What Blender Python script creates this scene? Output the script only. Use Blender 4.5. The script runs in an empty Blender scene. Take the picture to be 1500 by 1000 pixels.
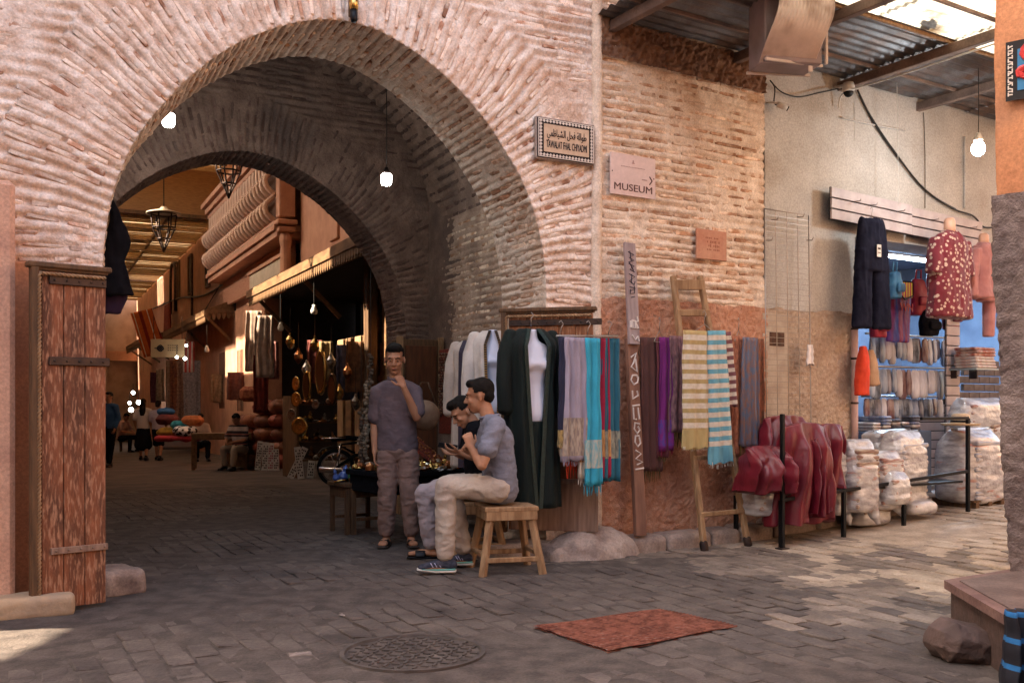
import bpy, math, random
import numpy as np
from mathutils import Vector as V, Matrix as Mx, Euler
random.seed(7); np.random.seed(7)
R=math.radians; PI=math.pi
sc=bpy.context.scene; col=sc.collection

# ---------------- camera ----------------
F=1425.0; CAMH=1.25
cd=bpy.data.cameras.new('camera'); cam=bpy.data.objects.new('camera',cd); col.objects.link(cam)
cam.location=(0,0,CAMH); cam.rotation_euler=(R(90),0,0)
cd.sensor_width=36; cd.lens=36*F/1500; cd.shift_y=0.06; cd.clip_end=500
sc.camera=cam
# ---------------- world, sun, exposure ----------------
SUN_EL=42.0; SUNV=V((-.97,-.25,0)).normalized()*math.cos(R(SUN_EL))+V((0,0,math.sin(R(SUN_EL))))
w=bpy.data.worlds.new("World"); sc.world=w; w.use_nodes=True
nt=w.node_tree; bg=nt.nodes['Background']; sky=nt.nodes.new('ShaderNodeTexSky')
sky.sky_type='NISHITA'; sky.sun_disc=False; sky.sun_elevation=R(SUN_EL)
sky.sun_rotation=math.atan2(SUNV.x,SUNV.y); sky.dust_density=3.0; sky.ozone_density=.6
nt.links.new(sky.outputs[0],bg.inputs[0]); bg.inputs[1].default_value=0.15
sd=bpy.data.lights.new('sun','SUN'); sd.energy=4.6; sd.angle=R(.53); sd.color=(1,.93,.82)
so=bpy.data.objects.new('sun',sd); col.objects.link(so); so.rotation_euler=(SUNV).to_track_quat('Z','Y').to_euler()
sc.view_settings.view_transform='Standard'; sc.view_settings.look='None'; sc.view_settings.gamma=1
sc.view_settings.exposure=2.7; sc.view_settings.use_curve_mapping=False
sc.view_settings.use_white_balance=True; sc.view_settings.white_balance_temperature=7800; sc.view_settings.white_balance_tint=11
sc.render.engine='CYCLES'
cy=sc.cycles; cy.max_bounces=8; cy.diffuse_bounces=5; cy.glossy_bounces=2; cy.transmission_bounces=4; cy.transparent_max_bounces=8
cy.caustics_reflective=False; cy.caustics_refractive=False; cy.sample_clamp_indirect=6; cy.use_denoising=True

# ---------------- frames ----------------
class Fr:
    def __init__(s,ox,oy,ang): s.o=(ox,oy); s.a=ang; s.ex=(math.cos(ang),math.sin(ang)); s.ey=(-math.sin(ang),math.cos(ang))
    def w(s,x,y,z=0): return V((s.o[0]+s.ex[0]*x+s.ey[0]*y, s.o[1]+s.ex[1]*x+s.ey[1]*y, z))
    def hit(s,px,py,y):
        """local x and height where the line through photo pixel px,py meets the plane at local y"""
        r=(px-750)/F; ox=s.o[0]+s.ey[0]*y; oy=s.o[1]+s.ey[1]*y
        u=(r*oy-ox)/(s.ex[0]-r*s.ex[1]); Z=oy+s.ex[1]*u
        return u,CAMH+(590-py)/F*Z
    def hitx(s,px,py,x):
        r=(px-750)/F; ox=s.o[0]+s.ex[0]*x; oy=s.o[1]+s.ex[1]*x
        v=(r*oy-ox)/(s.ey[0]-r*s.ey[1]); Z=oy+s.ey[1]*v
        return v,CAMH+(590-py)/F*Z
    def loc(s,p): dx=p[0]-s.o[0]; dy=p[1]-s.o[1]; return dx*s.ex[0]+dy*s.ex[1], dx*s.ey[0]+dy*s.ey[1]
F1=Fr(-1.19,7.15,R(29.0)); FR=Fr(.71,8.2,R(32.1)); FA=Fr(-3.17,11.19,R(26.17)); W0=Fr(0,0,0)
SH=.0497
def gz(x,y):
    u,d=FR.loc((x,y)); g=0
    if u>1.5: g+=.058*(u-1.5) if u<7 else .319
    s=FA.loc((x,y))[1]+4.5
    if s>4: g-=.018*(s-4)
    return g
def pt(px,py,Z): return V(((px-750)/F*Z,Z,CAMH+(590-py)/F*Z))
def gp(px,py):
    k=(py-590)/F; Z=CAMH/k
    for _ in range(25): Z=.5*Z+.5*(CAMH-gz((px-750)/F*Z,Z))/k
    x=(px-750)/F*Z; return V((x,Z,gz(x,Z)))

# ---------------- noise ----------------
def _h(i,j,k,seed):
    n=(i*374761393+j*668265263+k*2147483647+seed*1274126177)&0xffffffff
    n=((n^(n>>13))*1274126177)&0xffffffff; n=(n^(n>>16))&0xffffffff
    return n/4294967295.0
def vn(P,seed=0):
    P=np.asarray(P,float); I=np.floor(P).astype(np.int64); f=P-I; f=f*f*(3-2*f); r=0
    for a in (0,1):
        for b in (0,1):
            for c in (0,1):
                wt=(f[...,0] if a else 1-f[...,0])*(f[...,1] if b else 1-f[...,1])*(f[...,2] if c else 1-f[...,2])
                r=r+wt*_h(I[...,0]+a,I[...,1]+b,I[...,2]+c,seed)
    return r*2-1
def fbm(P,seed=0,o=4):
    P=np.asarray(P,float); r=0; a=1; t=0
    for i in range(o): r=r+a*vn(P*2**i,seed+i*17); t+=a; a*=.5
    return r/t

# ---------------- materials ----------------
MATS={}
def mat(name,c1,c2=None,scale=6,rough=.85,bump=0.,bscale=60,metal=0.,stretch=(1,1,1),detail=6,ramp=(.38,.62),c3=None,s3=1.2,r3=(.5,.7),
        emit=None,es=0,coord='Object',trans=0,bands=None,axis=2,blen=1,spec=.3,sheen=0,bstretch=None,rnd=0,alpha=1,coat=0,speck=None,voro=None,wave=None):
    if name in MATS: return MATS[name]
    m=bpy.data.materials.new(name); m.use_nodes=True; t=m.node_tree; N=t.nodes; L=t.links; b=N['Principled BSDF']
    b.inputs['Roughness'].default_value=rough; b.inputs['Metallic'].default_value=metal
    b.inputs['Specular IOR Level'].default_value=spec
    if coat: b.inputs['Coat Weight'].default_value=coat; b.inputs['Coat Roughness'].default_value=.12
    if sheen: b.inputs['Sheen Weight'].default_value=sheen
    if alpha<1: b.inputs['Alpha'].default_value=alpha
    g=N.new('ShaderNodeTexCoord'); src=g.outputs[coord] if coord!='World' else None
    if coord=='World': src=N.new('ShaderNodeNewGeometry').outputs['Position']
    mp=N.new('ShaderNodeMapping'); L.new(src,mp.inputs[0]); mp.inputs['Scale'].default_value=stretch
    out=None
    def c4(c): return (c[0],c[1],c[2],1)
    if bands:
        sep=N.new('ShaderNodeSeparateXYZ'); L.new(src,sep.inputs[0])
        mm=N.new('ShaderNodeMath'); mm.operation='MULTIPLY'; mm.inputs[1].default_value=1/blen; L.new(sep.outputs[axis],mm.inputs[0])
        fr=N.new('ShaderNodeMath'); fr.operation='FRACT'; L.new(mm.outputs[0],fr.inputs[0])
        cr=N.new('ShaderNodeValToRGB'); cr.color_ramp.interpolation='CONSTANT'; e=cr.color_ramp.elements
        e[0].position=bands[0][0]; e[0].color=c4(bands[0][1]); e[1].position=bands[1][0]; e[1].color=c4(bands[1][1])
        for p,c in bands[2:]: q=e.new(p); q.color=c4(c)
        L.new(fr.outputs[0],cr.inputs[0]); out=cr.outputs[0]
    base=out
    if c2 is not None or bands:
        n=N.new('ShaderNodeTexNoise'); n.inputs['Scale'].default_value=scale; n.inputs['Detail'].default_value=detail; L.new(mp.outputs[0],n.inputs['Vector'])
        rr=N.new('ShaderNodeMapRange'); rr.inputs[1].default_value=ramp[0]; rr.inputs[2].default_value=ramp[1]; L.new(n.outputs[0],rr.inputs[0])
        mx=N.new('ShaderNodeMix'); mx.data_type='RGBA'; L.new(rr.outputs[0],mx.inputs[0])
        if base is None:
            mx.inputs[6].default_value=c4(c1); mx.inputs[7].default_value=c4(c2)
        else:
            mx.blend_type='MULTIPLY'; L.new(base,mx.inputs[6]); mx.inputs[7].default_value=c4(c2 or (.8,.8,.8))
        out=mx.outputs[2]
    if c3 is not None:
        n=N.new('ShaderNodeTexNoise'); n.inputs['Scale'].default_value=s3; n.inputs['Detail'].default_value=5; L.new(mp.outputs[0],n.inputs['Vector'])
        rr=N.new('ShaderNodeMapRange'); rr.inputs[1].default_value=r3[0]; rr.inputs[2].default_value=r3[1]; L.new(n.outputs[0],rr.inputs[0])
        mx=N.new('ShaderNodeMix'); mx.data_type='RGBA'; L.new(rr.outputs[0],mx.inputs[0])
        if out is None: mx.inputs[6].default_value=c4(c1)
        else: L.new(out,mx.inputs[6])
        mx.inputs[7].default_value=c4(c3); out=mx.outputs[2]
    if voro:
        vo=N.new('ShaderNodeTexVoronoi'); vo.inputs['Scale'].default_value=voro[0]; L.new(mp.outputs[0],vo.inputs['Vector'])
        rr=N.new('ShaderNodeMapRange'); rr.inputs[1].default_value=voro[2]; rr.inputs[2].default_value=voro[2]+.08; L.new(vo.outputs[0],rr.inputs[0])
        rr.inputs[3].default_value=1; rr.inputs[4].default_value=0
        mx=N.new('ShaderNodeMix'); mx.data_type='RGBA'; L.new(rr.outputs[0],mx.inputs[0])
        if out is None: mx.inputs[6].default_value=c4(c1)
        else: L.new(out,mx.inputs[6])
        mx.inputs[7].default_value=c4(voro[1]); out=mx.outputs[2]
    if rnd:
        oi=N.new('ShaderNodeObjectInfo'); rr=N.new('ShaderNodeMapRange'); rr.inputs[3].default_value=1-rnd; rr.inputs[4].default_value=1+rnd; L.new(oi.outputs['Random'],rr.inputs[0])
        hs=N.new('ShaderNodeHueSaturation'); L.new(rr.outputs[0],hs.inputs['Value'])
        if out is None: hs.inputs['Color'].default_value=c4(c1)
        else: L.new(out,hs.inputs['Color'])
        out=hs.outputs[0]
    if speck is None: speck=.32 if coord=='World' else .11
    if c2 is not None and speck:
        n=N.new('ShaderNodeTexNoise'); n.inputs['Scale'].default_value=max(scale*9,55) if coord=='World' else scale*8; n.inputs['Detail'].default_value=8; n.inputs['Roughness'].default_value=.7; L.new(mp.outputs[0],n.inputs['Vector'])
        rr=N.new('ShaderNodeMapRange'); rr.inputs[1].default_value=.3; rr.inputs[2].default_value=.7; rr.inputs[3].default_value=1-speck; rr.inputs[4].default_value=1+speck*.7; L.new(n.outputs[0],rr.inputs[0])
        hs=N.new('ShaderNodeHueSaturation'); L.new(rr.outputs[0],hs.inputs['Value']); L.new(out,hs.inputs['Color']); out=hs.outputs[0]
    if out is None: b.inputs['Base Color'].default_value=c4(c1)
    else: L.new(out,b.inputs['Base Color'])
    if emit: b.inputs['Emission Color'].default_value=c4(emit); b.inputs['Emission Strength'].default_value=es
    if trans:
        tr=N.new('ShaderNodeBsdfTranslucent'); tr.inputs[0].default_value=c4(c1); ms=N.new('ShaderNodeMixShader'); ms.inputs[0].default_value=trans
        if out is not None: L.new(out,tr.inputs[0])
        L.new(b.outputs[0],ms.inputs[1]); L.new(tr.outputs[0],ms.inputs[2]); L.new(ms.outputs[0],N['Material Output'].inputs[0])
    if bump or wave:
        mp2=N.new('ShaderNodeMapping'); L.new(src,mp2.inputs[0]); mp2.inputs['Scale'].default_value=bstretch or stretch
        if wave:
            n=N.new('ShaderNodeTexWave'); n.inputs['Scale'].default_value=wave[0]; n.bands_direction=wave[1]; n.inputs['Distortion'].default_value=1.
            L.new(mp2.outputs[0],n.inputs['Vector']); bv=wave[2]
        else:
            n=N.new('ShaderNodeTexNoise'); n.inputs['Scale'].default_value=bscale; n.inputs['Detail'].default_value=5; L.new(mp2.outputs[0],n.inputs['Vector']); bv=bump
        bu=N.new('ShaderNodeBump'); bu.inputs['Strength'].default_value=1; bu.inputs['Distance'].default_value=bv
        L.new(n.outputs[0] if not wave else n.outputs['Fac'],bu.inputs['Height']); L.new(bu.outputs[0],b.inputs['Normal'])
    MATS[name]=m; return m

# ---------------- objects ----------------
def npmesh(name,P,Q):
    me=bpy.data.meshes.new(name); P=np.asarray(P,np.float32); Q=np.asarray(Q,np.int32); k=Q.shape[1]
    me.vertices.add(len(P)); me.vertices.foreach_set('co',P.ravel())
    me.loops.add(Q.size); me.loops.foreach_set('vertex_index',Q.ravel())
    me.polygons.add(len(Q)); me.polygons.foreach_set('loop_start',np.arange(0,Q.size,k,dtype=np.int32)); me.polygons.foreach_set('loop_total',np.full(len(Q),k,np.int32))
    me.update(calc_edges=True); return me
def gridq(n,m,wrap=False):
    i,j=np.meshgrid(np.arange(n-1),np.arange(m if wrap else m-1),indexing='ij'); j2=(j+1)%m
    return np.stack([i*m+j,i*m+j2,(i+1)*m+j2,(i+1)*m+j],-1).reshape(-1,4)
def tag(o,label=None,cat=None,group=None,kind=None):
    if label:
        o['label']=label
    if cat: o['category']=cat
    if group: o['group']=group
    if kind: o['kind']=kind
    return o
def link(name,me,m=None,parent=None,loc=(0,0,0),rot=(0,0,0),scale=None,smooth=False,stuff=False,label=None):
    o=bpy.data.objects.new(name,me); col.objects.link(o)
    if m is not None and not me.materials: me.materials.append(m)
    if smooth: me.polygons.foreach_set('use_smooth',np.ones(len(me.polygons),bool))
    o.location=loc; o.rotation_euler=rot if not isinstance(rot,(int,float)) else (0,0,rot)
    if scale is not None: o.scale=scale
    if parent is not None: o.parent=parent
    if stuff: o['kind']='stuff'
    if label: o['label']=label
    return o
def thing(name,label,cat,loc=(0,0,0),rz=0,group=None,kind=None):
    o=bpy.data.objects.new(name,None); col.objects.link(o); o.location=loc; o.rotation_euler=(0,0,rz) if isinstance(rz,(int,float)) else rz; o.empty_display_size=.1
    return tag(o,label,cat,group,kind)
def copytree(o,parent=None,loc=None,rz=None,label=None):
    c=o.copy(); col.objects.link(c); c.parent=parent
    if loc is not None: c.location=loc
    if rz is not None: c.rotation_euler=(0,0,rz)
    if label: c['label']=label
    for ch in list(o.children): copytree(ch,c)
    return c
class MB:
    def __init__(s): s.v=[]; s.f=[]
    def add(s,vs,fs):
        n=len(s.v); s.v+= [tuple(p) for p in vs]; s.f+=[tuple(i+n for i in f) for f in fs]; return s
    def box(s,c,d,rot=None,ch=0,taper=1):
        x,y,z=d[0]/2,d[1]/2,d[2]/2; c=V(c)
        if not ch:
            vs=[V((sx*x*(taper if sz>0 else 1),sy*y*(taper if sz>0 else 1),sz*z)) for sz in(-1,1) for sy in(-1,1) for sx in(-1,1)]
            fs=[(0,2,3,1),(4,5,7,6),(0,1,5,4),(2,6,7,3),(0,4,6,2),(1,3,7,5)]
        else:
            vs=[];k=ch
            for sx in(-1,1):
                for sy in(-1,1):
                    for sz in(-1,1):
                        vs+=[V((sx*x,sy*(y-k),sz*(z-k))),V((sx*(x-k),sy*y,sz*(z-k))),V((sx*(x-k),sy*(y-k),sz*z))]
            def I(a,b,c_,k_): return (((a>0)*4+(b>0)*2+(c_>0))*3)+k_
            fs=[]
            for a in(-1,1):
                fs.append([I(a,-1,-1,0),I(a,1,-1,0),I(a,1,1,0),I(a,-1,1,0)]); fs.append([I(-1,a,-1,1),I(1,a,-1,1),I(1,a,1,1),I(-1,a,1,1)]); fs.append([I(-1,-1,a,2),I(1,-1,a,2),I(1,1,a,2),I(-1,1,a,2)])
                for b_ in(-1,1):
                    fs.append([I(a,b_,-1,0),I(a,b_,1,0),I(a,b_,1,1),I(a,b_,-1,1)]); fs.append([I(a,-1,b_,0),I(a,1,b_,0),I(a,1,b_,2),I(a,-1,b_,2)]); fs.append([I(-1,a,b_,1),I(1,a,b_,1),I(1,a,b_,2),I(-1,a,b_,2)])
                    for c_ in(-1,1): fs.append([I(a,b_,c_,0),I(a,b_,c_,1),I(a,b_,c_,2)])
        if rot is not None: vs=[rot@p for p in vs]
        return s.add([p+c for p in vs],fs)
    def bar(s,a,b,w_,d,ch=0,up=V((0,0,1))):
        a=V(a);b=V(b);z=(b-a); l=z.length; z.normalize(); x=up.cross(z)
        if x.length<.01: x=V((1,0,0)).cross(z) if abs(z.x)<.9 else V((0,1,0)).cross(z)
        x.normalize(); y=z.cross(x); m=Mx((x,y,z)).transposed()
        return s.box((a+b)/2,(w_,d,l),m,ch)
    def loft(s,rings,cap=True,close=False):
        n=len(rings[0]); b=len(s.v)
        for r in rings: s.v+=[tuple(p) for p in r]
        R_=len(rings)
        for i in range(R_-1+(1 if close else 0)):
            i2=(i+1)%R_
            for j in range(n): s.f.append((b+i*n+j,b+i*n+(j+1)%n,b+i2*n+(j+1)%n,b+i2*n+j))
        if cap and not close: s.f.append(tuple(b+j for j in range(n))[::-1]); s.f.append(tuple(b+(R_-1)*n+j for j in range(n)))
        return s
    def tube(s,pts,r,n=8,cap=True):
        pts=[V(p) for p in pts]; rs=r if isinstance(r,(list,tuple)) else [r]*len(pts); rings=[]
        t0=(pts[1]-pts[0]).normalized(); x=t0.orthogonal().normalized()
        for i,p in enumerate(pts):
            t=(pts[min(i+1,len(pts)-1)]-pts[max(i-1,0)]).normalized(); x=(x-t*x.dot(t)); x=x.normalized() if x.length>1e-5 else t.orthogonal().normalized(); y=t.cross(x)
            rings.append([p+(x*math.cos(2*PI*j/n)+y*math.sin(2*PI*j/n))*rs[i] for j in range(n)])
        return s.loft(rings,cap)
    def lathe(s,prof,n=20,c=(0,0,0),m=None,cap=True):
        c=V(c); rings=[[c+((m@V((r*math.cos(2*PI*j/n),r*math.sin(2*PI*j/n),z))) if m else V((r*math.cos(2*PI*j/n),r*math.sin(2*PI*j/n),z))) for j in range(n)] for r,z in prof]
        return s.loft(rings,cap)
    def ell(s,c,r,m=None,n=14,k=9):
        c=V(c); rr=[]
        for i in range(k+1):
            a=-PI/2+PI*(i+.02)/(k+.04)
            ring=[V((r[0]*math.cos(a)*math.cos(2*PI*j/n),r[1]*math.cos(a)*math.sin(2*PI*j/n),r[2]*math.sin(a))) for j in range(n)]
            rr.append([c+(m@p if m else p) for p in ring])
        return s.loft(rr)
    def chain(s,pts,rad,xd=V((1,0,0)),n=16):
        """rounded limb: elliptical rings along pts; rad = (rx,ry) or r"""
        pts=[V(p) for p in pts]; rad=[rad]*len(pts) if isinstance(rad,(int,float)) else rad; rad=[(q,q) if isinstance(q,(int,float)) else q for q in rad]; rings=[]; xd=V(xd)
        for i,p in enumerate(pts):
            t=(pts[min(i+1,len(pts)-1)]-pts[max(i-1,0)]).normalized(); x=xd-t*xd.dot(t)
            if x.length<.05: x=t.orthogonal()
            x.normalize(); y=t.cross(x)
            if i==0:
                for a in(75,45,20): rings.append([p-t*min(rad[0])*math.sin(R(a))*.9+(x*math.cos(2*PI*j/n)*rad[0][0]+y*math.sin(2*PI*j/n)*rad[0][1])*math.cos(R(a)) for j in range(n)])
            rings.append([p+x*math.cos(2*PI*j/n)*rad[i][0]+y*math.sin(2*PI*j/n)*rad[i][1] for j in range(n)])
            if i==len(pts)-1:
                for a in(20,45,75): rings.append([p+t*min(rad[-1])*math.sin(R(a))*.9+(x*math.cos(2*PI*j/n)*rad[-1][0]+y*math.sin(2*PI*j/n)*rad[-1][1])*math.cos(R(a)) for j in range(n)])
        return s.loft(rings)
    def mesh(s,name='m'):
        me=bpy.data.meshes.new(name); me.from_pydata(s.v,[],s.f); me.update(); return me
    def build(s,name,m,parent=None,smooth=False,loc=(0,0,0),rot=(0,0,0),stuff=False,label=None):
        return link(name,s.mesh(name),m,parent,loc,rot,None,smooth,stuff,label)
def remesh(mb,vox,sm=6,disp=None,adapt=0):
    me=mb.mesh('tmp'); o=bpy.data.objects.new('tmp',me); col.objects.link(o)
    md=o.modifiers.new('r','REMESH'); md.mode='VOXEL'; md.voxel_size=vox
    if sm: s2=o.modifiers.new('s','SMOOTH'); s2.iterations=sm; s2.factor=.5
    dg=bpy.context.evaluated_depsgraph_get(); r=bpy.data.meshes.new_from_object(o.evaluated_get(dg))
    bpy.data.objects.remove(o); bpy.data.meshes.remove(me)
    if disp:
        n=len(r.vertices); P=np.empty(n*3); r.vertices.foreach_get('co',P); P=P.reshape(-1,3); Nn=np.empty(n*3); r.vertex_normals.foreach_get('vector',Nn); Nn=Nn.reshape(-1,3)
        P=P+Nn*disp(P)[:,None]; r.vertices.foreach_set('co',P.ravel()); r.update()
    return r
def textmesh(s,size,ext=.002,w=None):
    c=bpy.data.curves.new('t','FONT'); c.body=s; c.size=size; c.extrude=ext; c.align_x='CENTER'; c.align_y='CENTER'; c.resolution_u=3
    o=bpy.data.objects.new('t',c); col.objects.link(o); dg=bpy.context.evaluated_depsgraph_get(); dg.update()
    me=bpy.data.meshes.new_from_object(o.evaluated_get(dg)); bpy.data.objects.remove(o)
    xs=[v.co.x for v in me.vertices]; wid=max(xs)-min(xs)
    if w: 
        k=w/wid
        for v in me.vertices: v.co.x*=k
    return me
def drape(w_,L,th=.02,folds=4,amp=.015,seed=0,flare=0.,nz=26,nx=44,sway=.0,top=.6,waist=None):
    """closed hanging cloth: top at z 0, bottom at -L; folds grow downwards"""
    rng=random.Random(seed); ph=rng.random()*6; ph2=rng.random()*6; rings=[]
    for i in range(nz+1):
        t=i/nz; z=-L*t; hw=w_/2*(1+flare*t)*(1+.05*math.sin(t*4.3+ph2)*min(1,t*3)); dx_=.05*w_*math.sin(t*3.1+ph*1.7)*t; 
        if waist: hw*=1-waist[1]*math.exp(-((t-waist[0])/.12)**2)
        a=amp*(top+(1-top)*min(1,t*2.2)); ring=[]
        for j in range(nx):
            q=2*PI*j/nx; x=math.cos(q); y=math.sin(q); sx=math.copysign(abs(x)**.8,x); sy=math.copysign(abs(y)**.45,y)
            f=a*math.sin(folds*PI*sx+ph+1.1*math.sin(t*2+ph2))+a*.45*math.sin(folds*2.3*PI*sx+ph2+t*3)
            ring.append((hw*sx+dx_+sway*math.sin(t*3+ph)+.004*math.sin(t*17+ph2),th*sy*(.7+.5*t)+f,z-(.012*math.sin(sx*7+ph) if i==nz else 0)))
        rings.append(ring)
    return MB().loft(rings)
def fringe(w_,L,n,seed=0,r=.0028,y0=0):
    rng=random.Random(seed); mb=MB()
    for i in range(n):
        x=w_*(i/(n-1)-.5) if n>1 else 0; l=L*rng.uniform(.7,1.05); dx=rng.uniform(-.012,.012); y=y0+rng.uniform(-.012,.012)
        mb.tube([(x,y,.01),(x+dx*.5,y,-l*.5),(x+dx,y+rng.uniform(-.008,.008),-l)],[r,r*.9,r*.5],4)
    return mb
def hanger(parent,w_=.4,m=None):
    mb=MB(); mb.tube([(0,0,.0),(0,0,.05),(.018,0,.085),(0,0,.115),(-.02,0,.095)],.0035,5)
    mb.tube([(-w_/2,0,-.10),(0,0,.0),(w_/2,0,-.10),(-w_/2,0,-.10)],.0035,5); return mb.build('hanger',m,parent,True)
# ---------------- shared materials ----------------
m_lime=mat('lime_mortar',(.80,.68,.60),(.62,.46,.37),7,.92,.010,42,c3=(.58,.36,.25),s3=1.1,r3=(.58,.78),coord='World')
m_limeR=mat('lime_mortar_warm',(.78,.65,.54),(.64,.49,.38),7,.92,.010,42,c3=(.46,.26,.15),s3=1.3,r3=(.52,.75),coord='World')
m_limeD=mat('shaded_mortar',(.27,.175,.135),(.18,.112,.085),5,.92,.008,50,c3=(.14,.095,.08),s3=1.3,coord='World')  # passage mortar, its shade put into the colour
m_limeV=mat('half_shaded_mortar',(.38,.25,.19),(.27,.17,.125),6,.92,.010,42,c3=(.17,.115,.095),s3=1.4,coord='World')  # vault copy, toned between the shaded and the lit mortar
m_limeS=mat('lit_passage_mortar',(.54,.38,.29),(.40,.26,.19),6,.92,.010,42,c3=(.26,.17,.13),s3=1.4,coord='World')  # side wall copy, paler to carry the light from the front
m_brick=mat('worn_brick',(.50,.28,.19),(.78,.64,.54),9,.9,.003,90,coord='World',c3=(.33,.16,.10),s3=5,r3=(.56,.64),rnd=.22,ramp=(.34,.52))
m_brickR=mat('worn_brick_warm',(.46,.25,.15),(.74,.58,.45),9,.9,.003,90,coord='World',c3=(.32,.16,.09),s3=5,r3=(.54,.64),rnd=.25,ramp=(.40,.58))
m_brickD=mat('shaded_brick',(.12,.065,.05),(.20,.13,.105),9,.9,.003,90,coord='World',rnd=.25)  # passage brick, darkened in colour for the unlit interior
m_plRed=mat('red_roughcast',(.47,.22,.135),(.56,.31,.21),14,.9,.012,75,c3=(.30,.13,.09),s3=1.5,coord='World')
m_plGrey=mat('grey_roughcast',(.40,.29,.22),(.50,.39,.30),30,.9,.012,75,c3=(.30,.21,.16),s3=2,coord='World')
m_cream=mat('cream_plaster',(.46,.435,.405),(.39,.365,.335),2.5,.8,.003,14,c3=(.33,.28,.23),s3=1.6,r3=(.52,.75),coord='World')
m_pink=mat('pink_plaster',(.60,.35,.25),(.54,.30,.21),4,.8,.002,20,c3=(.40,.22,.17),s3=2,r3=(.58,.8),coord='World')
m_orange=mat('orange_plaster',(.50,.22,.11),(.44,.18,.09),4,.8,.002,20,c3=(.36,.17,.10),s3=2.6,r3=(.56,.8),coord='World')
m_salmon=mat('alley_plaster',(.52,.27,.17),(.43,.21,.13),3,.85,.003,18,c3=(.30,.16,.11),s3=1.2,r3=(.5,.8),coord='World')
m_wood=mat('brown_wood',(.14,.072,.035),(.08,.042,.022),5,.7,.002,30,stretch=(8,8,.8))
m_woodo=mat('old_orange_wood',(.30,.115,.05),(.17,.065,.03),4,.72,.002,26,stretch=(9,9,.7),c3=(.46,.29,.18),s3=9,r3=(.53,.66))
m_pine=mat('pale_used_wood',(.36,.22,.12),(.22,.12,.06),4,.7,.002,30,stretch=(7,7,1))
m_woodg=mat('greyed_wood',(.30,.19,.14),(.19,.115,.085),4,.8,.002,30,stretch=(8,8,.8))
m_iron=mat('dark_iron',(.035,.025,.025),(.07,.045,.035),12,.55,metal=.7)
m_black=mat('black_metal',(.012,.012,.014),rough=.45,metal=.6)
m_chrome=mat('chrome',(.6,.6,.62),rough=.2,metal=1)
m_brass=mat('brass',(.75,.50,.18),(.45,.28,.09),30,.25,metal=1)
m_stone=mat('kerb_stone',(.26,.19,.16),(.36,.28,.24),5,.8,.004,40,c3=(.13,.09,.08),s3=4,coord='World')
m_wire=mat('steel_wire',(.30,.27,.25),rough=.4,metal=.9)
m_cable=mat('black_cable',(.015,.013,.012),rough=.5)
m_white=mat('white_plastic',(.62,.60,.56),(.5,.48,.44),8,.45)
m_fabBlack=mat('black_cloth',(.006,.006,.008),(.010,.010,.013),20,.95,spec=.05)
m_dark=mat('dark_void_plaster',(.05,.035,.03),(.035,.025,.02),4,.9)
# ---------------- arch geometry ----------------
TAB=[(0,4.05),(.25,4.02),(.47,3.94),(.75,3.79),(1.05,3.55),(1.30,3.26),(1.45,3.05),(1.60,2.70),(1.66,2.40),(1.68,2.09)]
class Arch:
    def __init__(s,half,apex,spring):
        k=half/1.68; kh=(apex-spring)/1.96; s.c=spring+.11; s.half=half; s.spring=spring
        pts=[(o*k,spring+(h-2.09)*kh) for o,h in TAB]; th=[math.atan2(h-s.c,o) for o,h in pts]; rr=[math.hypot(h-s.c,o) for o,h in pts]
        s.th0=th[-1]; s._t=np.array(th[::-1]); s._r=np.array(rr[::-1])
    def R(s,th):
        th=np.asarray(th,float); t=np.where(th>PI/2,PI-th,th); return np.interp(t,s._t,s._r)
PITCH=.078
def warp(x,h,seed): return .30*fbm(np.stack([np.asarray(x)*.8,np.asarray(h)*.8,np.zeros_like(np.asarray(x,float))],-1),seed,2)
def relief(ph,x,y,z,seed,amp=.021,bk=.5):
    P=np.stack([x,y,z],-1); fr=np.mod(ph,1.0)
    b=np.cos(2*PI*(fr-bk))          # 1 at brick centre
    gate=np.clip(.7+1.1*vn(P*np.array([2.2,2.2,5.]),seed+5),.15,1.1)
    d=-amp*np.clip(b,-.35,1)*gate
    return d+.010*fbm(P*9,seed+1,3)+.008*fbm(P*30,seed+2,2)
def finish(name,P,Nn,d,m,parent,smooth=True):
    n,k=P.shape[:2]; Q=P+Nn*d[...,None]; return link(name,npmesh(name,Q.reshape(-1,3),gridq(n,k)),m,parent,smooth=smooth)
BV=[]
for s_ in range(14):
    rg=random.Random(s_); mb=MB().box((0,0,0),(1,1,1),None,.16); mb.v=[(math.copysign(.5-(.5-abs(x))*.3,x)+rg.uniform(-.035,.035),y+rg.uniform(-.10,.10),z*(.8+.35*rg.random())+rg.uniform(-.12,.12)) for x,y,z in mb.v]
    BV.append(mb.mesh('brick_shape'))
def lay(parent,L,m,name='brick',limit=300):
    """L: (location, 3x3 matrix with columns = length, depth, height axes, scale) ; largest in view first"""
    L=sorted(L,key=lambda q:-q[3]); rest=[]
    for i,(p,mx,sc_,pr) in enumerate(L):
        if i<limit:
            me=BV[i%len(BV)]
            if not me.materials or me.materials[0]!=m:
                k=(i%len(BV),m.name)
                if k not in BVM: c=me.copy(); c.materials.clear(); c.materials.append(m); BVM[k]=c
                me=BVM[k]
            o=bpy.data.objects.new(name,me); col.objects.link(o); o.parent=parent; o.matrix_local=Mx.Translation(p)@mx.to_4x4()@Mx.Diagonal((*sc_,1))
        else: rest.append((p,mx,sc_))
    if rest:
        base=[(np.array([v.co[:] for v in b.vertices]),[tuple(f.vertices) for f in b.polygons]) for b in BV[:6]]
        mb=MB()
        for i,(p,mx,sc_) in enumerate(rest):
            vs,fs=base[i%6]; A=np.array(mx)@np.diag(sc_); mb.add((vs@A.T+np.array(p)).tolist(),fs)
        mb.build(name+'work',m,parent,stuff=True)
BVM={}
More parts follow.
